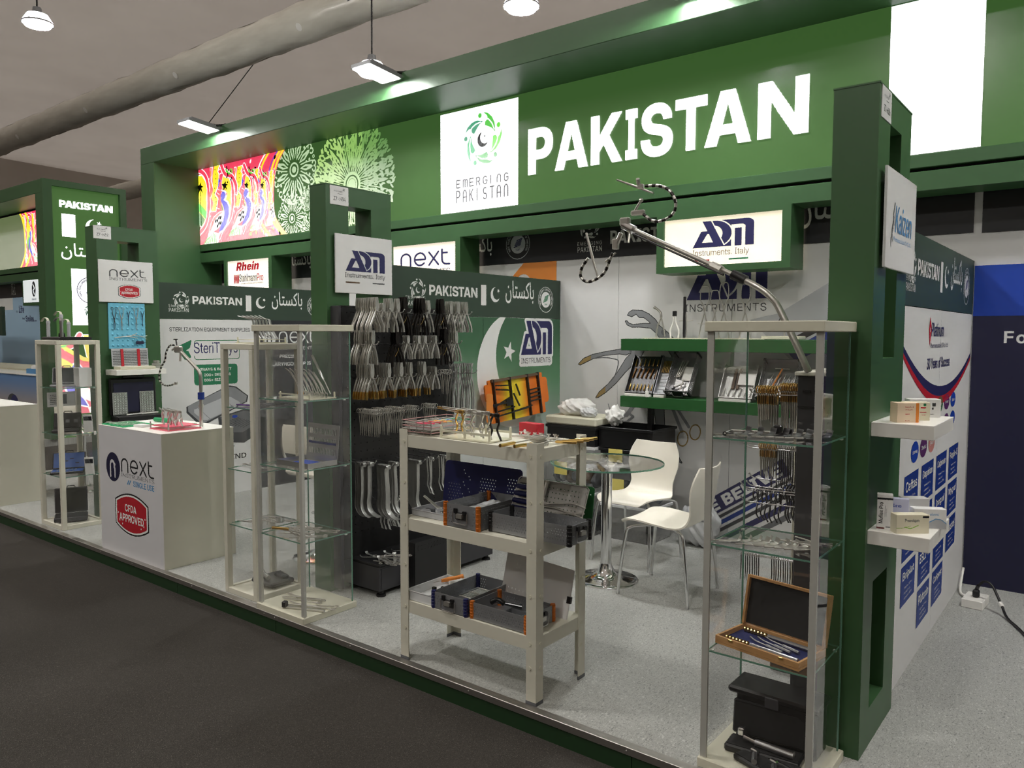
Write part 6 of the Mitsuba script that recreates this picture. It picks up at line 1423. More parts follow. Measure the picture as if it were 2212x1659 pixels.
solo('clear_wedge', solid(Polygon([(0, 0), (0.03, 0), (0.012, 0.05)]), Frame((-1.02, 2.83, 1.314), (1, -0.3, 0), (0, 0, 1)), 0.05), 'steel_satin', 'bright steel wedge standing at the back of the upper shelf', 'wedge')
for k in range(4): lay('broad', -1.09+0.03*k, 2.66+0.02*k, 0.930, 215, 'blade_retractor', 'shiny square ended blade at the left of the middle shelf in the right cabinet', 'retractor', 'square ended blades on the middle shelf', 0.65, swap='steel')
for k in range(6): lay('broad', -1.0+0.032*k, 2.675+0.008*k, 0.930, 225, 'blade_retractor', 'curved bright blade in the row on the middle shelf of the right cabinet', 'retractor', 'row of curved blades on the middle shelf', 0.75, swap='steel')
scatter('spring', 4, -0.90, -0.83, 2.70, 2.82, 0.931, 'frame_retractor', 'jointed steel retractor at the right end of the middle shelf', 'retractor', 'jointed retractors on the middle shelf', (-30, 20), (0.5, 0.65), seed=5)
# wooden instrument case
wc = thing('wooden_case', 'open wooden case with blue lining on the lower shelf of the right cabinet', 'case')
mat('light_wood', mikit.proc(lambda p, n, uv: mix(lin((196, 152, 100)), lin((170, 124, 78)), fbm(p.x*9, p.y*40, p.z*60, 3))), 0.45)
mat('blue_velvet', (26, 34, 84), 0.8)
R = mtx(-0.955, 2.735, 0.538, -11)
def W(m): return move(m, R)
a, b, h, e = 0.165, 0.095, 0.030, 0.009
put(wc, 'floor', W(box(-a, a, -b, b, 0, 0.008)), 'light_wood')
for q in ((-a, a, -b, -b+e), (-a, a, b-e, b), (-a, -a+e, -b+e, b-e), (a-e, a, -b+e, b-e)): put(wc, 'wall', W(box(*q, 0.008, h, 0.001)), 'light_wood')
put(wc, 'lining', W(box(-a+e, a-e, -b+e, b-e, 0.008, 0.012)), 'blue_velvet')
L = R@mtx(0, b, h, 0, -12)
put(wc, 'lid', move(cat([box(-a, a, 0, 0.008, 0, 0.185, 0.001), box(-a, a, -0.018, 0, 0.176, 0.185), box(-a, -a+e, -0.018, 0, 0, 0.176), box(a-e, a, -0.018, 0, 0, 0.176)]), L), 'light_wood')
put(wc, 'lid_lining', move(box(-a+e, a-e, -0.003, 0.0, 0.004, 0.176), L), 'black_matte')
for x in (-0.10, 0.10): put(wc, 'clasp', W(cbox((x, -b-0.002, h-0.004), (0.018, 0.005, 0.010), 0.002)), 'gold')
for k, y in enumerate((-0.062, 0.058)):
    c = thing('rod_handle', ('silver rod with a gold knurled end at the front of the wooden case', 'silver rod with a gold knurled end at the back of the wooden case')[k], 'rod')
    put(c, 'rod', W(rod((-0.04, y, 0.022), (0.145, y, 0.022), 0.008, 8)), 'aluminium', smooth=False)
    put(c, 'knurl', W(cat([cbox((-0.135+0.014*q, y, 0.022), (0.013, 0.016, 0.016), 0.004) for q in range(7)])), 'gold')
for k in range(3):
    c = thing('scalpel_handle', 'slim silver handled tool lying in the middle of the wooden case', 'tool', 'tools in the wooden case')
    put(c, 'handle', W(rod((0.0+0.02*k, -0.02+0.022*k, 0.020), (0.07+0.02*k, -0.035+0.022*k, 0.020), 0.006, 8)), 'aluminium', smooth=30); put(c, 'tip', W(tube(curve([(0.0+0.02*k, -0.02+0.022*k, 0.02), (-0.05+0.02*k, -0.01+0.022*k, 0.02), (-0.085+0.02*k, 0.01+0.02*k, 0.02)], 8), 0.003, 6)), 'steel', smooth=True)
# black cases on the base
def open_case(x, y, z, w, d, h, rz, ang, lab, body='black_plastic', inner='black_matte', lidh=None, name='open_case'):
    t = thing(name, lab, 'case'); R = mtx(x, y, z, rz); lidh = lidh or d
    put(t, 'body', move(box(-w/2, w/2, -d/2, d/2, 0, h, 0.006), R), body)
    put(t, 'lining', move(box(-w/2+0.008, w/2-0.008, -d/2+0.008, d/2-0.008, h-0.001, h+0.002), R), inner)
    L = R@mtx(0, d/2, h, 0, -(ang-90))
    put(t, 'lid', move(box(-w/2, w/2, 0, h*0.7, 0.002, lidh, 0.006), L), body)
    put(t, 'lid_lining', move(box(-w/2+0.008, w/2-0.008, -0.002, 0.001, 0.012, lidh-0.01), L), inner)
    put(t, 'handle', move(tube([(-0.03, h*0.35, lidh), (-0.025, h*0.35, lidh+0.014), (0.025, h*0.35, lidh+0.014), (0.03, h*0.35, lidh)], 0.004, 6), L), body, smooth=True)
    return t, R, L
sb = thing('storage_box', 'black plastic box with a lipped lid on the right cabinet base', 'box')
put(sb, 'body', box(-1.10, -0.80, 2.80, 2.925, 0.137, 0.318, 0.006), 'black_plastic'); put(sb, 'lid', box(-1.125, -0.785, 2.775, 2.93, 0.318, 0.345, 0.008), 'black_plastic'); put(sb, 'latch', box(-0.98, -0.93, 2.769, 2.777, 0.300, 0.340, 0.002), 'charcoal')
t, R, L = open_case(-0.965, 2.735, 0.137, 0.27, 0.095, 0.028, 4, 96, 'open black case with a silver otoscope on the base of the right cabinet', lidh=0.13)
c = thing('otoscope', 'silver otoscope handle lying in the open black case', 'otoscope')
put(c, 'handle', move(rod((-0.03, -0.005, 0.042), (0.11, -0.02, 0.042), 0.014, 16), R), 'aluminium', smooth=30); put(c, 'head', move(cat([rod((-0.075, 0.0, 0.05), (-0.03, -0.005, 0.044), 0.009, 12), cbox((-0.085, 0.002, 0.066), (0.024, 0.02, 0.03), 0.004)]), R), 'chrome')
t, R, L = open_case(-0.93, 2.645, 0.137, 0.22, 0.085, 0.022, -20, 178, 'open flat black case with small scopes at the front of the right cabinet base', lidh=0.05)
for k, lab in enumerate(('silver barrelled scope lying left in the flat black case', 'silver barrelled scope lying right in the flat black case')):
    c = thing('otoscope', lab, 'otoscope')
    put(c, 'handle', move(rod((-0.05+0.085*k, 0.005, 0.032), (-0.015+0.085*k, -0.038, 0.032), 0.010, 12), R), 'aluminium', smooth=30); put(c, 'head', move(cbox((-0.062+0.085*k, 0.02, 0.034), (0.03, 0.018, 0.016), 0.004), R), 'chrome')
solo('steel_loop', move(tube(curve([(0.0, 0.03, 0.026), (0.05, 0.035, 0.03), (0.085, 0.015, 0.03), (0.095, -0.02, 0.026)], 14), 0.002, 5), R), 'chrome', 'thin steel loop at the right of the flat black case', 'wire', smooth=True)

# cream slab cabinet
ac2 = thing('acrylic_stand', 'clear acrylic stand with angled forceps on the upper shelf of the slab cabinet', 'stand')
put(ac2, 'base', box(-3.72, -3.44, 2.62, 2.80, 1.314, 1.319), 'acrylic')
for x in (-3.71, -3.45):
    for y in (2.625, 2.795): put(ac2, 'pillar', lathe([(0, 0), (0.005, 0), (0.005, 0.03), (0, 0.032)], 10, (x, y, 1.319)), 'acrylic', smooth=30)
put(ac2, 'bar', box(-3.72, -3.44, 2.62, 2.625, 1.335, 1.342), 'acrylic')
for k in range(6):
    c = thing('ear_forceps', 'steel ear forceps leaning left in the acrylic stand of the slab cabinet', 'forceps', 'forceps in the slab cabinet stand')
    x = -3.68+0.042*k
    put(c, 'shaft', tube(curve([(x+0.03, 2.71, 1.345), (x+0.0, 2.71, 1.40), (x-0.06, 2.71, 1.455), (x-0.10, 2.71, 1.475)], 12), 0.0036, 6), 'steel', smooth=True)
    put(c, 'shaft', tube(curve([(x+0.05, 2.712, 1.345), (x+0.012, 2.712, 1.395), (x-0.055, 2.712, 1.462)], 10), 0.003, 6), 'steel', smooth=True)
    for q in (0.025, 0.055): put(c, 'ring', tube([(x+q+0.012*math.cos(a), 2.71, 1.338+0.013*math.sin(a)) for a in np.linspace(0, 6.2832, 12)], 0.0025, 5), 'gold' if k == 0 else 'steel', smooth=True)
pl = thing('long_rasp', 'long bright steel rasp leaning above the other forceps in the slab cabinet', 'rasp')
put(pl, 'blade', tube([(-3.50, 2.76, 1.42), (-3.56, 2.76, 1.50), (-3.60, 2.76, 1.55)], [0.006, 0.007, 0.008], 6), 'chrome', smooth=True); put(pl, 'shank', tube([(-3.44, 2.76, 1.34), (-3.50, 2.76, 1.42)], 0.003, 6), 'steel', smooth=True)
tr = thing('sterile_tray', 'slotted steel steriliser tray with its lid raised on the middle shelf', 'tray')
put(tr, 'body', cat([box(-3.72, -3.44, 2.60, 2.80, 0.939, 0.942), box(-3.72, -3.44, 2.60, 2.602, 0.942, 0.968), box(-3.72, -3.44, 2.798, 2.80, 0.942, 0.968), box(-3.72, -3.718, 2.60, 2.80, 0.942, 0.968), box(-3.442, -3.44, 2.60, 2.80, 0.942, 0.968)]), 'steel_satin')
sl = [sbox(0.02+0.0135*i, 0.018+0.056*j, 0.0265+0.0135*i, 0.052+0.056*j) for i in range(18) for j in range(3)]
FL = Frame((-3.715, 2.80, 0.968), (1, 0, 0), (0.28, 0.10, 1))
put(tr, 'lid', solid(sbox(0, 0, 0.28, 0.19).difference(union_all(sl)), FL, 0.002), 'steel_satin')
put(tr, 'blue_mat', box(-3.68, -3.50, 2.63, 2.77, 0.943, 0.947), 'blue_print'); put(tr, 'blue_strip', solid(sbox(0.02, 0.075, 0.26, 0.088), FL, 0.004, 0.002), 'navy_plastic')
scatter('forceps', 9, -3.70, -3.50, 2.62, 2.78, 0.544, 'lying_forceps', 'steel forceps piled on the lower shelf of the slab cabinet', 'forceps', 'pile on the lower shelf of the slab cabinet', (-20, 60), (0.75, 0.95), seed=7)
lay('hammer', -3.66, 2.64, 0.56, 22, 'gold_awl', 'gilt handled mallet lying on the pile in the slab cabinet', 'mallet', None, 0.9)
for k, (x, y, rz) in enumerate(((-3.66, 2.74, 20), (-3.54, 2.66, 18))): lay('spring', x, y, 0.139, rz+180, 'spreader', ('long hinged steel spreader at the back of the slab cabinet base', 'long hinged steel spreader at the front of the slab cabinet base')[k], 'spreader', None, 1.0)
for k, (x, y, rz) in enumerate(((-3.66, 2.70, 24), (-3.52, 2.68, 26))): lay('forceps', x, y, 0.139, rz, 'lying_forceps', ('steel forceps lying beside the rear spreader on the slab cabinet base', 'steel forceps lying beside the front spreader on the slab cabinet base')[k], 'forceps', None, 1.0)
c = thing('steel_bar', 'square steel bar with a clamp block at the front of the slab cabinet base', 'bar')
put(c, 'bar', move(box(-0.13, 0.13, -0.007, 0.007, 0, 0.012, 0.002), mtx(-3.52, 2.62, 0.137, 22)), 'steel'); put(c, 'block', move(cbox((-0.12, 0, 0.022), (0.028, 0.03, 0.034), 0.004), mtx(-3.52, 2.62, 0.137, 22)), 'steel_dark')
# lower framed cabinet
for k in range(3): lay('forceps', -4.10+0.03*k, 2.72+0.04*k, 1.238+0.004*k, 12+6*k, 'lying_forceps', 'dark steel forceps on the upper shelf of the lower framed cabinet', 'forceps', 'forceps on the upper framed shelf', 0.9, swap='steel_dark')
solo('violet_probe', rod((-4.20, 2.66, 1.243), (-4.02, 2.70, 1.243), 0.005, 8), 'violet_anodised', 'violet probe at the left end of the upper framed shelf', 'probe', smooth=True)
mat('violet_anodised', (104, 70, 150), 0.35)
lay('forceps', -4.09, 2.72, 0.866, 170, 'lying_forceps', 'ring handled steel forceps on the middle shelf of the lower framed cabinet', 'forceps', None, 1.0)
lay('forceps', -4.05, 2.78, 0.866, 20, 'lying_forceps', 'ring handled steel forceps further back on the middle framed shelf', 'forceps', None, 0.9)
scatter('spring', 6, -4.13, -4.02, 2.66, 2.82, 0.527, 'lying_retractor', 'broad ended steel lever on the lower shelf of the lower framed cabinet', 'lever', 'levers on the lower framed shelf', (-30, 50), (0.7, 0.85), seed=11)
solo('steel_cup', lathe([(0, 0.002), (0.022, 0.004), (0.026, 0.03), (0.028, 0.03), (0.024, 0.0), (0, 0)], 16, (-3.985, 2.80, 0.527)), 'chrome', 'small shiny steel cup on the lower framed shelf', 'cup', smooth=30)
fo = thing('foam_tray', 'dark foam tray with a silver handle on the base of the lower framed cabinet', 'tray')
put(fo, 'block', box(-4.18, -3.97, 2.72, 2.89, 0.137, 0.165, 0.008), 'charcoal'); put(fo, 'ridge', move(cat([cbox((0.03*k-0.06, 0.05, 0.035), (0.032, 0.05, 0.03), 0.008) for k in range(4)]), mtx(-4.05, 2.80, 0.137, -12)), 'charcoal')
c = thing('torch_handle', 'silver torch handle resting in the dark foam tray', 'torch')
put(c, 'barrel', rod((-4.13, 2.78, 0.182), (-4.04, 2.75, 0.182), 0.014, 14), 'aluminium', smooth=30); put(c, 'loop', tube([(-4.145+0.014*math.cos(a), 2.785, 0.195+0.014*math.sin(a)) for a in np.linspace(0, 6.28, 12)], 0.0025, 5), 'chrome', smooth=True)
ac3 = thing('acrylic_stand', 'pale acrylic stand with curved retractors on top of the lower framed cabinet', 'stand')
put(ac3, 'base', box(-4.20, -3.96, 2.66, 2.86, 1.614, 1.620), 'acrylic'); put(ac3, 'upper', box(-4.19, -3.97, 2.67, 2.85, 1.634, 1.638), 'acrylic')
for x in (-4.19, -3.97):
    for y in (2.67, 2.85): put(ac3, 'pillar', lathe([(0, 0), (0.005, 0), (0.005, 0.03), (0, 0.033)], 10, (x, y, 1.620)), 'acrylic', smooth=30)
for k in range(6):
    x = -4.15+0.034*k
    c = solo('curved_retractor', tube(curve([(x+0.06, 2.76, 1.643), (x+0.03, 2.76, 1.67), (x-0.005, 2.76, 1.72), (x-0.02, 2.76, 1.755), (x-0.06, 2.76, 1.762), (x-0.17+0.01*k, 2.76, 1.782)], 18), 1.0, 6, flat=((0, 1, 0), (0.008, 0.0016))), 'steel_satin', 'curved steel retractor standing on top of the lower framed cabinet', 'retractor', 'curved retractors on the framed cabinet', smooth=40)
# ================================================================ left cabinet and column
t, R, L = open_case(-6.78, 2.73, 1.238, 0.20, 0.15, 0.018, 62, 118, 'open silver case with dark lining on the upper shelf of the left cabinet', 'grey_light', 'grey_dark')
solo('white_carton', box(-6.71, -6.61, 2.77, 2.87, 1.237, 1.39, 0.002), 'white_board', 'white carton with a small blue mark on the upper shelf of the left cabinet', 'carton')
t, R, L = open_case(-6.78, 2.73, 0.864, 0.20, 0.14, 0.022, 62, 118, 'open black case on the middle shelf of the left cabinet', 'black_plastic', 'black_matte')
for k in range(3): put(t, 'clip', move(cbox((-0.06+0.06*k, -0.004, 0.06), (0.03, 0.008, 0.03), 0.003), L), 'grey_mid')
t, R, L = open_case(-6.78, 2.73, 0.524, 0.24, 0.15, 0.020, 62, 118, 'open black case with bright blue lining on the lower shelf of the left cabinet', 'black_plastic', 'blue_plastic')
for k in range(4): put(t, 'mark', move(cbox((-0.06+0.04*k, -0.003, 0.05+0.02*(k % 3)), (0.026, 0.003, 0.008)), L), 'navy_wall')
for k in range(5): put(t, 'tool', move(rod((-0.08+0.03*k, -0.05, 0.024), (-0.06+0.03*k, 0.03, 0.024), 0.004, 6), R), 'steel', smooth=True)
t, R, L = open_case(-6.77, 2.74, 0.137, 0.24, 0.19, 0.035, 66, 100, 'large open black case on the base of the left cabinet', 'charcoal', 'black_matte', 0.21)
for k, (z, lab) in enumerate(((0.99, 'white leaflet standing on the right side of the left cabinet, upper one'), (0.64, 'white leaflet standing on the right side of the left cabinet, lower one'))):
    c = thing('leaflet', lab, 'leaflet'); F = Frame((-6.62, 2.80, z-0.125), (0.6, 0.7, 0), (0.05, -0.2, 1))
    put(c, 'sheet', solid(sbox(0, 0, 0.07, 0.15), F, 0.004), 'white_board'); put(c, 'print', flat(sbox(0.004, 0.10, 0.066, 0.135), F, 0.006), 'black_band')
c = thing('leaflet', 'printed sheet behind the left pane of the left cabinet', 'leaflet'); F = Frame((-6.955, 2.60, 1.06), (0, 1, 0), (0, 0, 1))
put(c, 'sheet', solid(sbox(0.06, 0, 0.28, 0.12), F, 0.002), 'white_board'); put(c, 'print', flat(union_all([sbox(0.08, 0.02+0.015*k, 0.16, 0.024+0.015*k) for k in range(6)]+[sbox(0.18, 0.02, 0.21, 0.10)]), F, 0.004), 'grey_mid')
dk = thing('black_tray', 'black tray with laryngoscopes on top of the left cabinet', 'tray')
put(dk, 'base', box(-6.95, -6.60, 2.63, 2.88, 1.614, 1.640, 0.008), 'black_plastic'); put(dk, 'socket', lathe([(0, 0), (0.025, 0), (0.022, 0.03), (0, 0.03)], 14, (-6.73, 2.70, 1.640)), 'black_plastic', smooth=30)
for k, (x, y, h, m) in enumerate(((-6.88, 2.66, 0.13, 'grey_light'), (-6.84, 2.80, 0.12, 'grey_light'), (-6.73, 2.70, 0.15, 'grey_light'), (-6.63, 2.66, 0.13, 'aluminium'))):
    c = thing('laryngoscope', ('grey laryngoscope at the left end of the black tray', 'grey laryngoscope second from the left in the black tray', 'grey laryngoscope in the socket of the black tray', 'silver laryngoscope at the right end of the black tray')[k], 'laryngoscope')
    put(c, 'handle', lathe([(0, 0), (0.013, 0), (0.014, 0.02), (0.013, h*0.8), (0.016, h*0.85), (0.014, h), (0, h)], 14, (x, y, 1.641 if k != 2 else 1.671)), m, smooth=30)
    z = 1.641+h+(0.03 if k == 2 else 0)
    put(c, 'blade', tube(curve([(x, y, z), (x-0.02, y, z+0.02), (x-0.08, y, z+0.022), (x-0.13, y, z-0.005)], 12), 1.0, 6, flat=((0, 1, 0), (0.010, 0.003))), 'cream_paint' if k < 3 else 'chrome', smooth=40)
# foam board with instruments on the left column
fb2 = thing('foam_board', 'pale blue studded foam board on the left column', 'foam board')
FB = Frame((-6.699, 0, 0), (0, 1, 0), (0, 0, 1))
put(fb2, 'sheet', box(-6.699, -6.687, 3.053, 3.363, 1.538, 1.925, 0.002), 'foam_blue')
dome = mikit.ply(lathe([(0.010, 0.0), (0.0095, 0.004), (0.006, 0.008), (0, 0.009)], 10).apply_transform(mtx(ry=90)), 'foam_blue', smooth=True)
for i in range(7):
    for j in range(8): put(fb2, 'stud', dome, None, at=T().translate([-6.687, 3.083+0.042*i, 1.568+0.046*j]))
def board_tool(y, z, rz, kind, lab, c, swap=None, s=0.75, name='board_instrument'):
    t = thing(name, lab, c); M = TW(mtx(-6.678, y, z, 0, rz, 0, 1.0)@mtx(0, 0, 0, 90, 0, 0)@mtx(ry=0, rx=90, s=s))
    for nn, d in LY[kind]: put(t, nn, {**d, **({'bsdf': {'type': 'ref', 'id': swap}} if swap else {})}, None, at=M)
board_tool(3.095, 1.78, 90, 'forceps', 'scissors upright at the left of the blue foam board', 'scissors', 'steel_dark')
board_tool(3.155, 1.78, 90, 'forceps', 'curved grey clamp second from the left on the blue foam board', 'clamp', 'steel')
board_tool(3.215, 1.79, 90, 'spring', 'dark looped tweezers in the middle of the blue foam board', 'tweezers', 'navy_wall', 0.5)
board_tool(3.28, 1.78, 90, 'forceps', 'steel clamp with a cross handle on the blue foam board', 'clamp', 'steel')
board_tool(3.335, 1.79, 90, 'spring', 'dark looped tweezers at the right of the blue foam board', 'tweezers', 'navy_wall', 0.5)
board_tool(3.18, 1.64, 5, 'spring', 'steel tweezers lying level, low left on the blue foam board', 'tweezers', 'steel')
board_tool(3.30, 1.645, -8, 'spring', 'steel tweezers lying level, low right on the blue foam board', 'tweezers', 'steel', 0.5)
board_tool(3.31, 1.59, 0, 'broad', 'small dark spatula at the bottom right of the blue foam board', 'spatula', 'navy_wall', 0.6)
# acrylic case and steel stack on the white shelf
ak = thing('acrylic_case', 'clear ribbed case with two red bars standing open on the left white shelf', 'case')
put(ak, 'tray', box(-6.64, -6.52, 3.06, 3.36, 1.367, 1.392, 0.003), 'acrylic')
FA = Frame((-6.645, 3.05, 1.392), (0, 1, 0), (-0.08, 0, 1))
put(ak, 'lid', solid(sbox(0, 0, 0.31, 0.15), FA, 0.004), 'grey_light')
for k in range(9): put(ak, 'rib', solid(sbox(0.01, 0.012+0.014*k, 0.30, 0.018+0.014*k), FA, 0.003, 0.004), 'grey_mid')
for y in (0.075, 0.215): put(ak, 'red_bar', solid(sbox(y, 0, y+0.022, 0.145), FA, 0.008, 0.004), 'red_print')
for k in range(3): solo('steel_clip', box(-6.62, -6.55, 3.365+0.01*k, 3.43-0.008*k, 1.367+0.024*k, 1.389+0.024*k, 0.004), 'steel', 'flat steel holder in the stack at the right end of the left white shelf', 'holder', 'stack of steel holders')
t = thing('open_case', 'black case standing open with two silver blade cards on the left column shelf', 'case')
put(t, 'body', box(-6.66, -6.515, 3.03, 3.42, 0.931, 0.975, 0.006), 'black_plastic'); put(t, 'lid', box(-6.69, -6.655, 3.03, 3.43, 0.975, 1.29, 0.012), 'black_plastic'); put(t, 'lid_lining', box(-6.655, -6.652, 3.06, 3.40, 1.0, 1.25), 'navy_wall'); put(t, 'grip', rod((-6.655, 3.14, 1.30), (-6.655, 3.32, 1.30), 0.010, 8), 'black_plastic', smooth=True)
for k, y in enumerate((3.045, 3.275)):
    c = thing('blade_card', ('silver card of blades at the left of the open black case', 'silver card of blades at the right of the open black case')[k], 'card')
    F = Frame((-6.645, y, 0.98), (0, 1, 0), (-0.03, 0, 1))
    put(c, 'card', solid(sbox(0, 0, 0.125, 0.19), F, 0.004), 'steel_satin')
    for i in range(5):
        for j in range(9): put(c, 'blister', move(cbox((0.0, 0, 0), (0.016, 0.014, 0.006), 0.002), F.sub(0.02+0.022*i, 0.015+0.02*j, 0.006).matrix()), 'chrome')
for k in range(2): solo('white_handle', rod((-6.56, 3.12+0.13*k, 0.985), (-6.60, 3.28+0.13*k, 0.985), 0.006, 8), 'white_gloss', ('white handle lying at the left in front of the blade cards', 'white handle lying at the right in front of the blade cards')[k], 'handle', smooth=True)

# ================================================================ top of the white counter
ZC = 1.012
gt = thing('green_tray', 'flat green plastic tray with wire instruments on the white counter', 'tray')
put(gt, 'sheet', box(-5.80, -5.48, 2.575, 2.80, ZC, ZC+0.006, 0.001), 'green_plastic')
for k in range(9): solo('wire_instrument', tube(curve([(-5.78+0.03*k, 2.59, ZC+0.010), (-5.74+0.03*k, 2.66, ZC+0.012), (-5.76+0.03*k, 2.76, ZC+0.010)], 8), 0.003, 5), ('steel', 'green_plastic')[k % 2], ('thin steel instrument lying on the green tray', 'thin green instrument lying on the green tray')[k % 2], 'instrument', ('steel instruments on the green tray', 'green instruments on the green tray')[k % 2], smooth=True)
c = thing('green_handle', 'thick green handle with steel end lying at the back of the counter', 'handle')
put(c, 'grip', rod((-5.66, 2.90, ZC+0.018), (-5.48, 2.93, ZC+0.018), 0.016, 14), 'green_plastic', smooth=30); put(c, 'head', rod((-5.48, 2.93, ZC+0.018), (-5.40, 2.94, ZC+0.014), 0.009, 10), 'steel', smooth=30)
for k in range(3): solo('green_stick', rod((-5.42+0.01*k, 2.90+0.02*k, ZC+0.005), (-5.28+0.01*k, 2.96+0.02*k, ZC+0.005), 0.004, 6), 'green_plastic', 'green stick beside the thick green handle', 'stick', 'green sticks on the counter', smooth=True)
solo('small_white_box', move(box(-0.05, 0.05, -0.03, 0.03, 0, 0.018, 0.002), mtx(-5.42, 2.68, ZC, 10)), 'white_board', 'small flat white box in the middle of the counter', 'box')
ra = thing('acrylic_stand', 'red edged acrylic stand with upright punches on the white counter', 'stand')
put(ra, 'base', box(-5.27, -5.02, 2.66, 2.90, ZC+0.001, ZC+0.007), 'red_acrylic'); put(ra, 'upper', box(-5.26, -5.03, 2.67, 2.89, ZC+0.024, ZC+0.029), 'red_acrylic')
mat('red_acrylic', (226, 92, 116), 0.2)
for x in (-5.265, -5.025):
    for y in (2.665, 2.895): put(ra, 'pillar', lathe([(0, 0), (0.005, 0), (0.005, 0.045), (0, 0.048)], 8, (x, y, ZC+0.006)), 'steel', smooth=30)
for k in range(5): punch('bone_punch', f'steel bone punch in the red edged stand, {ORD[k]} from the left', -5.24+0.045*k, 2.74+0.02*(k % 3), ZC+0.029, -20+4*k, 'steel', 0.17, None, 0.085)
# ================================================================ table-top and tower retractor arms
def beads(t, P, r=0.0075, step=0.018):
    p = curve(P, 160); d = np.r_[0, np.cumsum(np.linalg.norm(np.diff(p, axis=0), axis=1))]
    n = int(d[-1]/step); L, D = [], []
    for k in range(n):
        a = [np.interp((k+q)*step, d, p[:, i]) for q in (0.04,) for i in range(3)]; b = [np.interp((k+0.96)*step, d, p[:, i]) for i in range(3)]
        (L if k % 2 else D).append(rod(a, b, r, 8))
    put(t, 'light_links', cat(L), 'steel', smooth=40, kind='stuff'); put(t, 'dark_links', cat(D), 'black_steel', smooth=40, kind='stuff')
arm = thing('retractor_arm', 'large jointed steel retractor arm rising over the right cabinet', 'retractor arm')
A0 = [(-0.955, 3.10, 1.53), (-1.03, 3.11, 1.68), (-1.087, 3.12, 1.785), (-1.113, 3.12, 1.82), (-1.150, 3.12, 1.853), (-1.205, 3.12, 1.886), (-1.275, 3.13, 1.918), (-1.50, 3.16, 2.02), (-1.83, 3.22, 2.172)]
put(arm, 'lower_tube', tube(curve([A0[0], A0[1], A0[2], A0[3], A0[4], A0[5], A0[6]], 40), 0.0135, 14), 'steel', smooth=True)
put(arm, 'sleeve', rod((-1.225, 3.125, 1.897), (-1.285, 3.13, 1.925), 0.021, 14), 'black_plastic', smooth=30)
put(arm, 'long_tube', rod((-1.285, 3.13, 1.925), (-1.83, 3.22, 2.172), 0.0105, 14), 'steel', smooth=True)
put(arm, 'push_rod', rod((-1.32, 3.12, 1.925), (-1.80, 3.205, 2.140), 0.005, 8), 'steel_dark', smooth=True)
put(arm, 'collar', rod((-1.335, 3.135, 1.945), (-1.385, 3.145, 1.968), 0.019, 8), 'steel')
hd = put(arm, 'head', rod((-1.80, 3.215, 2.158), (-1.86, 3.225, 2.186), 0.021, 14), 'chrome', smooth=30)
put(hd, 'clamp', cat([cbox((-1.85, 3.22, 2.20), (0.05, 0.03, 0.04), 0.006), cbox((-1.78, 3.215, 2.235), (0.07, 0.022, 0.024), 0.005), rod((-1.80, 3.215, 2.24), (-1.765, 3.21, 2.285), 0.006, 8), move(trimesh.creation.icosphere(1, 0.010), mtx(-1.762, 3.21, 2.29)), rod((-1.87, 3.22, 2.15), (-1.90, 3.22, 2.09), 0.012, 10), rod((-1.82, 3.215, 2.15), (-1.82, 3.20, 2.10), 0.005, 8), cbox((-1.90, 3.22, 2.10), (0.03, 0.024, 0.05), 0.004)]), 'steel')
f1 = put(arm, 'rear_blade', tube([(-1.892, 3.21, 2.398), (-1.78, 3.21, 2.350), (-1.70, 3.21, 2.315)], [0.004, 0.006, 0.004], 8), 'steel', smooth=True)
put(f1, 'joint', cat([cbox((-1.765, 3.21, 2.352), (0.03, 0.02, 0.022), 0.004), rod((-1.775, 3.21, 2.36), (-1.77, 3.19, 2.385), 0.009, 10)]), 'steel')
beads(arm, [(-1.75, 3.21, 2.225), (-1.70, 3.21, 2.19), (-1.645, 3.21, 2.190), (-1.60, 3.21, 2.215), (-1.588, 3.21, 2.262), (-1.62, 3.21, 2.318), (-1.675, 3.21, 2.345), (-1.75, 3.21, 2.352)])
f2 = put(arm, 'front_blade', tube([(-2.065, 3.22, 2.165), (-2.03, 3.22, 2.05), (-1.998, 3.22, 1.950)], [0.006, 0.007, 0.004], 8), 'steel', smooth=True)
put(f2, 'lever', tube([(-1.90, 3.22, 2.06), (-1.955, 3.22, 2.02)], 0.005, 8), 'steel', smooth=True)
beads(arm, [(-1.915, 3.22, 2.06), (-1.935, 3.22, 2.02), (-1.96, 3.22, 1.97), (-2.01, 3.22, 1.938), (-2.06, 3.22, 1.930), (-2.095, 3.22, 1.955), (-2.088, 3.22, 2.00), (-2.05, 3.22, 2.045)])
a2 = thing('retractor_arm', 'small jointed retractor arm with a blue band on the white counter', 'retractor arm')
put(a2, 'post', tube(curve([(-5.125, 2.96, 1.012), (-5.118, 2.96, 1.20), (-5.118, 2.96, 1.36), (-5.135, 2.96, 1.40), (-5.17, 2.96, 1.425), (-5.365, 2.96, 1.535)], 40), 0.0125, 12), 'steel', smooth=True)
put(a2, 'band', rod((-5.118, 2.96, 1.205), (-5.118, 2.96, 1.255), 0.022, 12), 'blue_tile', smooth=30)
put(a2, 'collar', rod((-5.12, 2.96, 1.15), (-5.12, 2.96, 1.17), 0.018, 10), 'steel')
h2 = put(a2, 'head', cat([cbox((-5.41, 2.96, 1.555), (0.09, 0.03, 0.05), 0.008), rod((-5.38, 2.96, 1.53), (-5.37, 2.95, 1.47), 0.008, 8), rod((-5.46, 2.96, 1.56), (-5.48, 2.95, 1.55), 0.009, 8)]), 'steel')
put(h2, 'clip', cat([rod((-5.43, 2.96, 1.585), (-5.44, 2.96, 1.625), 0.005, 6), cbox((-5.445, 2.96, 1.628), (0.045, 0.01, 0.008))]), 'steel_dark')
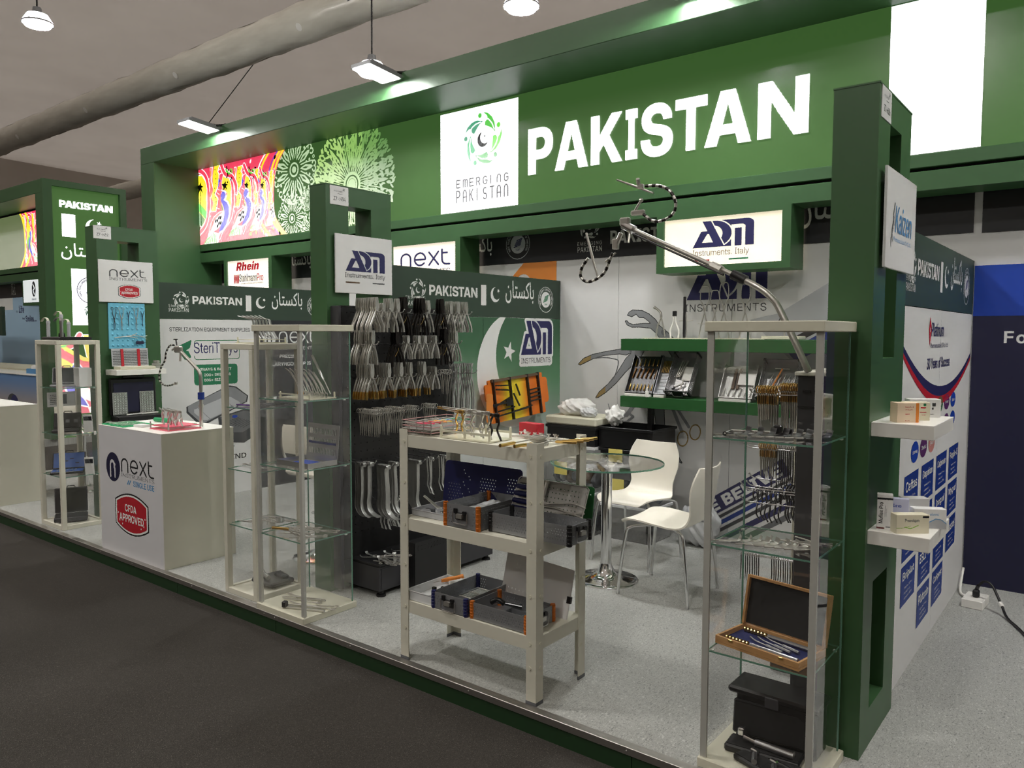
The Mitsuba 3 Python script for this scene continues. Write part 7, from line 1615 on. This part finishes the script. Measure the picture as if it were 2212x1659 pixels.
beads(a2, [(-5.47, 2.96, 1.585), (-5.53, 2.96, 1.58), (-5.585, 2.96, 1.53), (-5.605, 2.96, 1.47), (-5.66, 2.96, 1.42), (-5.695, 2.96, 1.36), (-5.69, 2.96, 1.315), (-5.63, 2.96, 1.285), (-5.55, 2.96, 1.285), (-5.47, 2.96, 1.30)], 0.0065, 0.017)
put(a2, 'tip', cbox((-5.455, 2.96, 1.305), (0.03, 0.014, 0.02), 0.003), 'steel')

# ================================================================ trays on the lower green shelf, forceps on the upper one
ZL = 1.194
def shelf_tray(x0, x1, lab, lean, m, h=0.33, y=5.335, name='instrument_tray'):
    t = thing(name, lab, 'tray')
    F = Frame((x0, y, ZL+0.012), (1, 0, 0), (lean, 0.55, 1))
    w = x1-x0
    put(t, 'plate', solid(plate(0, 0, w, h, 0.004, 10, 11, 0.003, 0.02), F, 0.003, 0), m)
    for a, b in ((0, 0.006), (w-0.006, w)): put(t, 'side_wall', solid(sbox(a, 0, b, h), F, 0.03, 0.003), m)
    put(t, 'front_wall', solid(sbox(0, 0, w, 0.006), F, 0.03, 0.003), m)
    put(t, 'foot', box(x0+0.01, x1-0.01, y-0.045, y-0.01, ZL, ZL+0.02, 0.002), 'white_gloss')
    return t, F
t, F = shelf_tray(-3.04, -2.80, 'tray of gold screws and drills at the left end of the lower green shelf', 0.24, 'steel_dark')
for r, (n, ln, m, nm) in enumerate(((7, 0.055, 'gold', 'gold drill'), (6, 0.085, 'bronze', 'bronze plate'), (6, 0.06, 'gold', 'gold driver'))):
    for k in range(n):
        x, y0 = 0.025+0.19*k/(n-1), 0.03+0.105*r
        solo(nm.replace(' ', '_'), tube(F.pts([(x, y0), (x+0.006*(r == 1), y0+ln*0.5), (x+0.012*(r == 1), y0+ln)], 0.012), [0.006, 0.005, 0.003 if r != 1 else 0.007], 6), m, nm+' in the '+('bottom', 'middle', 'top')[r]+' row of the left tray on the green shelf', 'drill' if r != 1 else 'plate', nm+'s in the left tray', smooth=True)
mat('bronze', (150, 104, 60), 0.35, metal=0.9)
t, F = shelf_tray(-2.79, -2.68, 'narrow grey tray with gold pins beside the gold tray', 0.24, 'alu_grey')
for k in range(7): solo('gold_pin', rod(F.pts([(0.015+0.013*k, 0.19)], 0.01)[0], F.pts([(0.018+0.013*k, 0.29)], 0.01)[0], 0.0042, 6), 'gold', 'gold pin in the narrow grey tray', 'pin', 'gold pins in the narrow tray', smooth=True)
solo('dropper_bottle', lathe([(0, 0), (0.014, 0), (0.015, 0.004), (0.015, 0.042), (0.008, 0.05), (0.008, 0.056), (0.007, 0.062), (0.003, 0.075), (0, 0.076)], 16, (-2.83, 5.288, ZL-0.001)), 'white_gloss', 'tiny white dropper bottle at the edge of the lower green shelf', 'bottle', smooth=30)
# deep tilted case
def deep_case(x0, y, w, d, h, lean, lab, dark):
    t = thing('instrument_case', lab, 'instrument case')
    F = Frame((x0, y, ZL+0.02), (1, 0, 0), (lean, 0.62, 1))
    slots = union_all([sbox(-0.062, 0.03+0.014*k, -0.012, 0.037+0.014*k) for k in range(int(d/0.014)-3)])
    put(t, 'floor', solid(sbox(0, 0, w, d), F, 0.003), 'aluminium')
    for o in (0.0, w):
        G = Frame(F.o+o*F.u, -F.n, F.v)
        g = sbox(-h, 0, 0, d); s = union_all([sbox(-h+0.012, 0.03+0.014*k, -0.02, 0.036+0.014*k) for k in range(int(d/0.014)-3)])
        put(t, 'side_wall', solid(g.difference(s), G, 0.003), 'aluminium')
    for o, n in ((0.0, 'front_wall'), (d, 'back_wall')):
        G = Frame(F.o+o*F.v, F.u, F.n)
        g = sbox(0, 0, w, h)
        if n == 'front_wall': g = g.difference(union_all([affinity.skew(sbox(0.01+0.012*k, 0.012, 0.016+0.012*k, h-0.012), 12) for k in list(range(4))+[int(w/0.012)-4+q for q in range(3)]]))
        put(t, n, solid(g, G, 0.004), dark if n == 'front_wall' else 'aluminium')
        for x in (0, w): put(t, 'corner', solid(rect(x-0.008, 0, x+0.008, h, 0.002), G, 0.014, -0.006), dark)
    G = Frame(F.o-0.004*F.v, F.u, F.n)
    put(t, 'latch', tube(G.pts([(w*0.3, 0.03), (w*0.3, 0.012), (w*0.7, 0.012), (w*0.7, 0.03)], 0.008), 0.0026, 6), 'chrome', smooth=True)
    return t, F
t, F = deep_case(-2.68, 5.335, 0.185, 0.33, 0.075, 0.16, 'deep tilted case with bright steel inside on the lower green shelf', 'black_plastic')
for k in range(3): solo('steel_rod', rod(F.pts([(0.04+0.015*k, 0.14)], 0.02+0.006*k)[0], F.pts([(0.055+0.022*k, 0.29)], 0.02)[0], 0.007, 8), 'steel', 'bright steel rod in the deep tilted case on the green shelf', 'rod', 'rods in the deep tilted case', smooth=True)
solo('steel_plate', solid(rect(0.085, 0.12, 0.165, 0.24, 0.006), F, 0.004, 0.012), 'white_gloss', 'bright blank plate in the deep tilted case', 'plate')
c = thing('drill_guide', 'jointed steel guide at the bottom of the deep tilted case', 'guide')
put(c, 'body', cat([rod(F.pts([(0.04, 0.05)], 0.03)[0], F.pts([(0.12, 0.09)], 0.03)[0], 0.007, 8), rod(F.pts([(0.10, 0.03)], 0.03)[0], F.pts([(0.11, 0.12)], 0.03)[0], 0.005, 8)]), 'steel'); put(c, 'knob', rod(F.pts([(0.04, 0.05)], 0.02)[0], F.pts([(0.04, 0.05)], 0.045)[0], 0.014, 12), 'steel_dark', smooth=30)
t, F = shelf_tray(-2.27, -2.02, 'steel tray of screw boxes and drivers in the middle of the lower green shelf', 0.14, 'steel_satin', 0.27)
solo('screw_box', solid(sbox(0.12, 0.11, 0.24, 0.20), F, 0.02, 0.004), 'white_gloss', 'white screw box in the middle tray on the green shelf', 'box')
for k in range(2): solo('brown_strip', solid(sbox(0.075+0.032*k, 0.08, 0.095+0.032*k, 0.24), F, 0.012, 0.004), 'brown_print', 'brown strip in the middle tray on the green shelf', 'strip', 'brown strips in the middle tray')
for k in range(6): solo('steel_driver', rod(F.pts([(0.02+0.04*k, 0.02)], 0.014)[0], F.pts([(0.03+0.04*k, 0.085)], 0.014)[0], 0.0045, 6), 'steel', 'small steel driver in the bottom row of the middle tray', 'driver', 'drivers in the middle tray', smooth=True)
t, F = deep_case(-1.985, 5.34, 0.24, 0.30, 0.06, 0.22, 'deep tilted case with an orange T handle on the lower green shelf', 'black_plastic')
c = thing('t_handle', 'orange shafted T handle in the deep case behind the right cabinet', 't handle')
a, b = F.pts([(0.09, 0.10), (0.13, 0.24)], 0.03)
put(c, 'shaft', rod(a, b, 0.006, 8), 'orange_print', smooth=True); put(c, 'bar', rod(b-np.array([0.05, 0, 0]), b+np.array([0.05, 0, 0]), 0.004, 8), 'steel', smooth=True)
for k in range(6): solo('steel_driver', rod(F.pts([(0.05+0.03*k, 0.08)], 0.02)[0], F.pts([(0.07+0.03*k, 0.20-0.01*(k % 3))], 0.02)[0], 0.0045, 6), 'steel', 'steel driver standing in the deep case with the T handle', 'driver', 'drivers in the deep case with the T handle', smooth=True)

ZU = 1.638
fa_ = thing('acrylic_stand', 'long clear acrylic base under the forceps on the upper green shelf', 'stand')
put(fa_, 'base', box(-2.90, -1.95, 5.33, 5.50, ZU, ZU+0.006), 'acrylic')
def standing(n, lab, x, h, kind, m='steel'):
    t = thing(n, lab, 'forceps'); y, z = 5.42, ZU+0.006
    if kind == 'ring':
        for s in (-1, 1):
            put(t, 'arm', tube(curve([(x+s*0.04, y, z), (x+s*0.025, y, z+h*0.25), (x+s*0.004, y, z+h*0.45), (x-s*0.012, y, z+h*0.62)], 14), 0.0052, 6), m, smooth=True)
        put(t, 'loop', tube(curve([(x-0.010, y, z+h*0.62), (x-0.034, y, z+h*0.75), (x-0.026, y, z+h*0.97), (x, y, z+h), (x+0.028, y, z+h*0.97), (x+0.034, y, z+h*0.75), (x+0.012, y, z+h*0.62)], 24), 0.0042, 6), m, smooth=True)
        put(t, 'crossbar', rod((x-0.05, y, z+h*0.28), (x+0.06, y, z+h*0.27), 0.0025, 6), m, smooth=True)
    elif kind == 'rongeur':
        put(t, 'handle', tube(curve([(x-0.03, y, z), (x-0.022, y, z+h*0.35), (x+0.012, y, z+h*0.66)], 12), 0.007, 6), m, smooth=True); put(t, 'handle', tube(curve([(x+0.045, y, z+h*0.05), (x+0.03, y, z+h*0.4), (x+0.012, y, z+h*0.66)], 12), 0.006, 6), m, smooth=True)
        put(t, 'jaw', tube(curve([(x+0.012, y, z+h*0.66), (x+0.004, y, z+h*0.84), (x-0.035, y, z+h*0.97), (x-0.05, y, z+h)], 12), [0.010]*3+[0.009]*6+[0.012]*4, 8), m, smooth=True)
    elif kind == 'bottle':
        for s in (-1, 1): put(t, 'arm', tube(curve([(x+s*0.03, y, z), (x+s*0.036, y, z+h*0.25), (x+s*0.01, y, z+h*0.6), (x+s*0.010, y, z+h*0.8)], 14), 0.0075, 6), 'white_gloss', smooth=True)
        put(t, 'head', cbox((x, y, z+h*0.9), (0.034, 0.016, h*0.2), 0.004), 'steel_dark')
    elif kind == 'tall':
        put(t, 'shaft', cbox((x, y, z+h*0.5), (0.022, 0.012, h), 0.004), 'steel_dark'); put(t, 'crossbar', rod((x-0.04, y, z+h*0.42), (x+0.07, y, z+h*0.42), 0.003, 6), m, smooth=True); put(t, 'arm', tube([(x+0.02, y, z), (x+0.012, y, z+h*0.6)], 0.005, 6), m, smooth=True)
standing('standing_rongeur', 'steel rongeur at the left of the upper green shelf', -2.80, 0.235, 'rongeur')
standing('standing_forceps', 'white armed forceps with a dark head on the upper green shelf', -2.675, 0.205, 'bottle')
standing('standing_forceps', 'tall dark flat forceps on the upper green shelf', -2.595, 0.31, 'tall')
for k, (x, h) in enumerate(((-2.435, 0.385), (-2.355, 0.35), (-2.285, 0.405), (-2.125, 0.40))): standing('ring_tip_forceps', f'steel forceps with a looped tip on the upper green shelf, {ORD[k]} from the left', x, h, 'ring')
hook_t = thing('wire_hanger', 'bent wire hanger over a flat tray at the right of the upper green shelf', 'wire')
put(hook_t, 'wire', tube(curve([(-1.97, 5.42, 1.70), (-1.94, 5.42, 1.755), (-1.88, 5.42, 1.77), (-1.87, 5.42, 1.84), (-1.84, 5.42, 1.79)], 20), 0.003, 6), 'steel_dark', smooth=True); put(hook_t, 'stem', rod((-1.84, 5.42, 1.638), (-1.84, 5.42, 1.79), 0.006, 8), 'steel', smooth=True); put(hook_t, 'tray', box(-1.98, -1.72, 5.35, 5.5, 1.638, 1.662, 0.004), 'acrylic')

# ================================================================ storage by the back wall, orange board, floor box
def bin_(x0, x1, y0, y1, z0, z1, m, lab, name='storage_bin', lid=None):
    t = thing(name, lab, 'bin'); e = 0.004
    for b in ((x0, x1, y0, y0+e), (x0, x1, y1-e, y1), (x0, x0+e, y0+e, y1-e), (x1-e, x1, y0+e, y1-e)): put(t, 'wall', box(*b, z0+0.004, z1), m)
    put(t, 'floor', box(x0, x1, y0, y1, z0, z0+0.004), m)
    put(t, 'rim', cat([box(x0-0.012, x1+0.012, y0-0.012, y0+0.004, z1-0.022, z1, 0.003), box(x0-0.012, x1+0.012, y1-0.004, y1+0.012, z1-0.022, z1, 0.003), box(x0-0.012, x0+0.004, y0, y1, z1-0.022, z1, 0.003), box(x1-0.004, x1+0.012, y0, y1, z1-0.022, z1, 0.003)]), m if m != 'clear_plastic' else 'film')
    return t
bin_(-3.62, -3.17, 5.06, 5.40, 0.1, 0.44, 'clear_plastic', 'clear bin on the floor by the middle partition, under two others')
bin_(-3.61, -3.16, 5.06, 5.40, 0.445, 0.80, 'clear_plastic', 'clear bin with a yellow note under the black bin with the foam tray')
bin_(-3.60, -3.15, 5.06, 5.40, 0.805, 0.955, 'black_plastic', 'shallow black bin under the pale foam tray by the partition')
fo2 = thing('foam_tray', 'pale foam tray holding white plastic bags on the shallow black bin', 'tray')
put(fo2, 'tray', box(-3.615, -3.14, 5.05, 5.41, 0.958, 1.025, 0.012), 'cream_paint')
def lump(c, s, seed, n=3, amp=0.28):
    m = trimesh.creation.icosphere(n, 1.0); v = m.vertices
    k = 1+amp*(meshkit.fbm(v*2.1+seed, 3, seed)-0.5)*2
    k = k*(1-0.16*np.abs(np.sin(v[:, 0]*7+v[:, 2]*5+seed)))
    return trimesh.Trimesh(v*k[:, None]*np.array(s)+np.array(c), m.faces, process=False)
solo('plastic_bag', lump((-3.40, 5.2, 1.085), (0.19, 0.12, 0.075), 3), 'tissue', 'white plastic bag heaped on the pale foam tray', 'bag', smooth=True)
solo('plastic_bag', lump((-3.25, 5.12, 1.06), (0.08, 0.06, 0.045), 8), 'film', 'small crumpled clear bag at the right end of the pale foam tray', 'bag', smooth=True)
bin_(-3.12, -2.70, 5.12, 5.46, 0.1, 0.37, 'clear_plastic', 'clear bin on the floor behind the glass table')
bin_(-3.12, -2.70, 5.12, 5.46, 0.375, 0.68, 'clear_plastic', 'clear bin with a yellow note behind the glass table')
bin_(-3.13, -2.69, 5.11, 5.46, 0.685, 0.80, 'black_plastic', 'shallow black bin in the stack behind the glass table')
bin_(-3.14, -2.68, 5.10, 5.47, 0.805, 0.965, 'black_plastic', 'deep black bin on top of the stack behind the glass table')
solo('plastic_bag', lump((-3.06, 5.2, 1.04), (0.075, 0.075, 0.075), 12, 3, 0.5), 'tissue', 'crumpled white bag on the deep black bin', 'bag', smooth=True)
for x, y, z, lab in ((-3.05, 5.094, 0.70, 'yellow note on the black bins behind the glass table'), (-3.04, 5.105, 0.47, 'yellow note on the clear bin behind the glass table'), (-3.52, 5.045, 0.56, 'yellow note on the clear bin by the partition')):
    solo('paper_note', box(x, x+0.12, y, y+0.004, z, z+0.10), 'yellow_paper', lab, 'note')
for k in range(7):
    x = -3.56+0.06*k
    solo('grey_packet', lump((x, 5.2, 0.53+0.02*(k % 2)), (0.035, 0.10, 0.07), 30+k, 2), ('grey_mid', 'grey_light', 'brown_print')[k % 3], 'wrapped packet inside the clear bin by the partition', 'packet', 'packets in the clear bins', smooth=True)
    solo('grey_packet', lump((x+0.49, 5.28, 0.45+0.02*(k % 2)), (0.03, 0.10, 0.065), 40+k, 2), ('grey_mid', 'grey_light', 'brown_print')[k % 3], 'wrapped packet inside the clear bin behind the table', 'packet', 'packets in the clear bins behind the table', smooth=True)
    solo('grey_packet', lump((x+0.01, 5.2, 0.2), (0.032, 0.11, 0.09), 50+k, 2), ('grey_dark', 'grey_light', 'grey_mid')[k % 3], 'wrapped packet inside the lowest clear bin by the partition', 'packet', 'packets in the lowest clear bin', smooth=True)
solo('floor_sack', lump((-2.42, 5.36, 0.26), (0.17, 0.13, 0.18), 77, 3, 0.2), 'film', 'big clear sack slumped behind the rear chair', 'sack', smooth=True)
ob = thing('instrument_board', 'orange and yellow instrument board with black tools leaning on the green partition', 'instrument board')
FO = Frame((-3.74, 4.46, 0.985), (0.02, 1, 0.06), (-0.10, 0, 1))
def orange_fade(p, n, uv): return mix(lin((224, 118, 40)), lin((232, 206, 50)), smooth(0.0, 0.16, 0.20-dr.abs(p.y-4.80)))
mat('orange_board', mikit.proc(orange_fade), 0.45)
put(ob, 'plate', solid(union_all([rect(0.06, 0, 0.74, 0.33, 0.01), rect(0.02, 0.17, 0.12, 0.30, 0.02), rect(0.70, 0.08, 0.80, 0.29, 0.03)]), FO, 0.012), 'orange_board')
put(ob, 'side_plate', solid(rect(-0.02, 0.02, 0.03, 0.24, 0.015), Frame(FO.o+np.array([0.03, 0, 0]), (0.6, 0.8, 0), FO.v), 0.008), 'orange_print')
for x in (0.10, 0.30, 0.52, 0.66): put(ob, 'rail', solid(sbox(x, 0.0, x+0.012, 0.335), FO, 0.022, 0.012), 'black_plastic')
put(ob, 'top_bar', solid(sbox(0.09, 0.312, 0.68, 0.332), FO, 0.02, 0.012), 'brown_print')
for k in range(12):
    x, y, w, r = ((0.12, 0.28, 0.16, -5), (0.12, 0.25, 0.16, -8), (0.08, 0.12, 0.20, 15), (0.32, 0.20, 0.12, -62), (0.36, 0.27, 0.10, -70), (0.53, 0.20, 0.13, 3), (0.53, 0.17, 0.13, 3), (0.53, 0.14, 0.13, 3), (0.53, 0.11, 0.13, 3), (0.12, 0.08, 0.20, 4), (0.32, 0.06, 0.22, 4), (0.10, 0.045, 0.40, 3))[k]
    solo('black_tool', solid(affinity.rotate(sbox(x, y, x+w, y+0.010), r, origin=(x, y)), FO, 0.010, 0.030), 'black_plastic', 'thin black tool clipped to the orange instrument board', 'tool', 'black tools on the orange board')
solo('black_mallet', solid(union_all([sbox(0.06, 0.135, 0.24, 0.148), rect(0.22, 0.115, 0.30, 0.170, 0.006)]), FO, 0.014, 0.030), 'black_plastic', 'black T shaped tool at the left of the orange board', 'tool')
# floor socket and its cable
so = thing('floor_socket', 'white floor socket box beside the right partition', 'socket box')
put(so, 'box', move(box(-0.055, 0.055, -0.085, 0.085, 0, 0.052, 0.004), mtx(-0.605, 5.16, 0.1, -4)), 'white_gloss')
put(so, 'white_cable', tube(curve([(-0.66, 5.24, 0.12), (-0.70, 5.32, 0.11), (-0.715, 5.42, 0.14), (-0.715, 5.50, 0.22)], 14), 0.008, 6), 'white_gloss', smooth=True)
ca = thing('power_cable', 'black power cable with its plug in the white floor socket', 'cable')
put(ca, 'plug', cat([cbox((-0.60, 5.15, 0.175), (0.035, 0.04, 0.045), 0.008), rod((-0.60, 5.15, 0.195), (-0.59, 5.14, 0.225), 0.010, 8)]), 'black_plastic')
put(ca, 'cord', tube(curve([(-0.59, 5.14, 0.225), (-0.56, 5.14, 0.255), (-0.52, 5.13, 0.24), (-0.47, 5.08, 0.16), (-0.43, 5.0, 0.112), (-0.36, 4.85, 0.110), (-0.25, 4.6, 0.108), (-0.1, 4.45, 0.108)], 40), 0.007, 8), 'black_plastic', smooth=True)
put(ca, 'tape', rod((-0.475, 5.085, 0.165), (-0.462, 5.068, 0.148), 0.012, 8), 'white_gloss')

# ================================================================ swivel stools seen through the cabinets
def stool(x, y, rz, zs, lab):
    t = thing('swivel_stool', lab, 'stool'); M = mtx(x, y, 0.1, rz)
    m = tube(curve([(-0.20, 0.16, zs+0.02), (0.0, 0.20, zs+0.03), (0.20, 0.16, zs+0.02)], 16), 1.0, 10, flat=((0, 0, 1), (0.10, 0.012)))
    put(t, 'backrest', move(m, M@mtx(0, 0, 0.20)), 'white_plastic', smooth=40)
    put(t, 'seat', move(box(-0.19, 0.19, -0.20, 0.17, zs-0.03, zs+0.02, 0.02), M), 'white_plastic')
    put(t, 'side_tube', move(tube(curve([(-0.215, 0.16, zs+0.24), (-0.225, 0.14, zs+0.10), (-0.20, 0.05, zs-0.02), (0.0, 0.0, zs-0.04), (0.20, 0.05, zs-0.02), (0.225, 0.14, zs+0.10), (0.215, 0.16, zs+0.24)], 40), 0.009, 8), M), 'chrome', smooth=True)
    put(t, 'foot_loop', move(tube(curve([(-0.03, 0, 0.30), (-0.17, -0.06, 0.28), (-0.15, -0.18, 0.27), (0.15, -0.18, 0.27), (0.17, -0.06, 0.28), (0.03, 0, 0.30)], 30), 0.009, 8), M), 'chrome', smooth=True)
    put(t, 'column', move(lathe([(0, zs-0.03), (0.02, zs-0.03), (0.02, 0.35), (0.03, 0.34), (0.03, 0.10), (0.045, 0.06), (0.09, 0.03), (0.17, 0.015), (0.20, 0.006), (0.20, 0), (0, 0)], 32), M), 'chrome', smooth=35)
stool(-4.38, 3.42, 180, 0.62, 'white backed chrome stool behind the slab cabinet')
stool(-8.10, 3.42, 185, 0.60, 'white backed chrome stool behind the left cabinet')
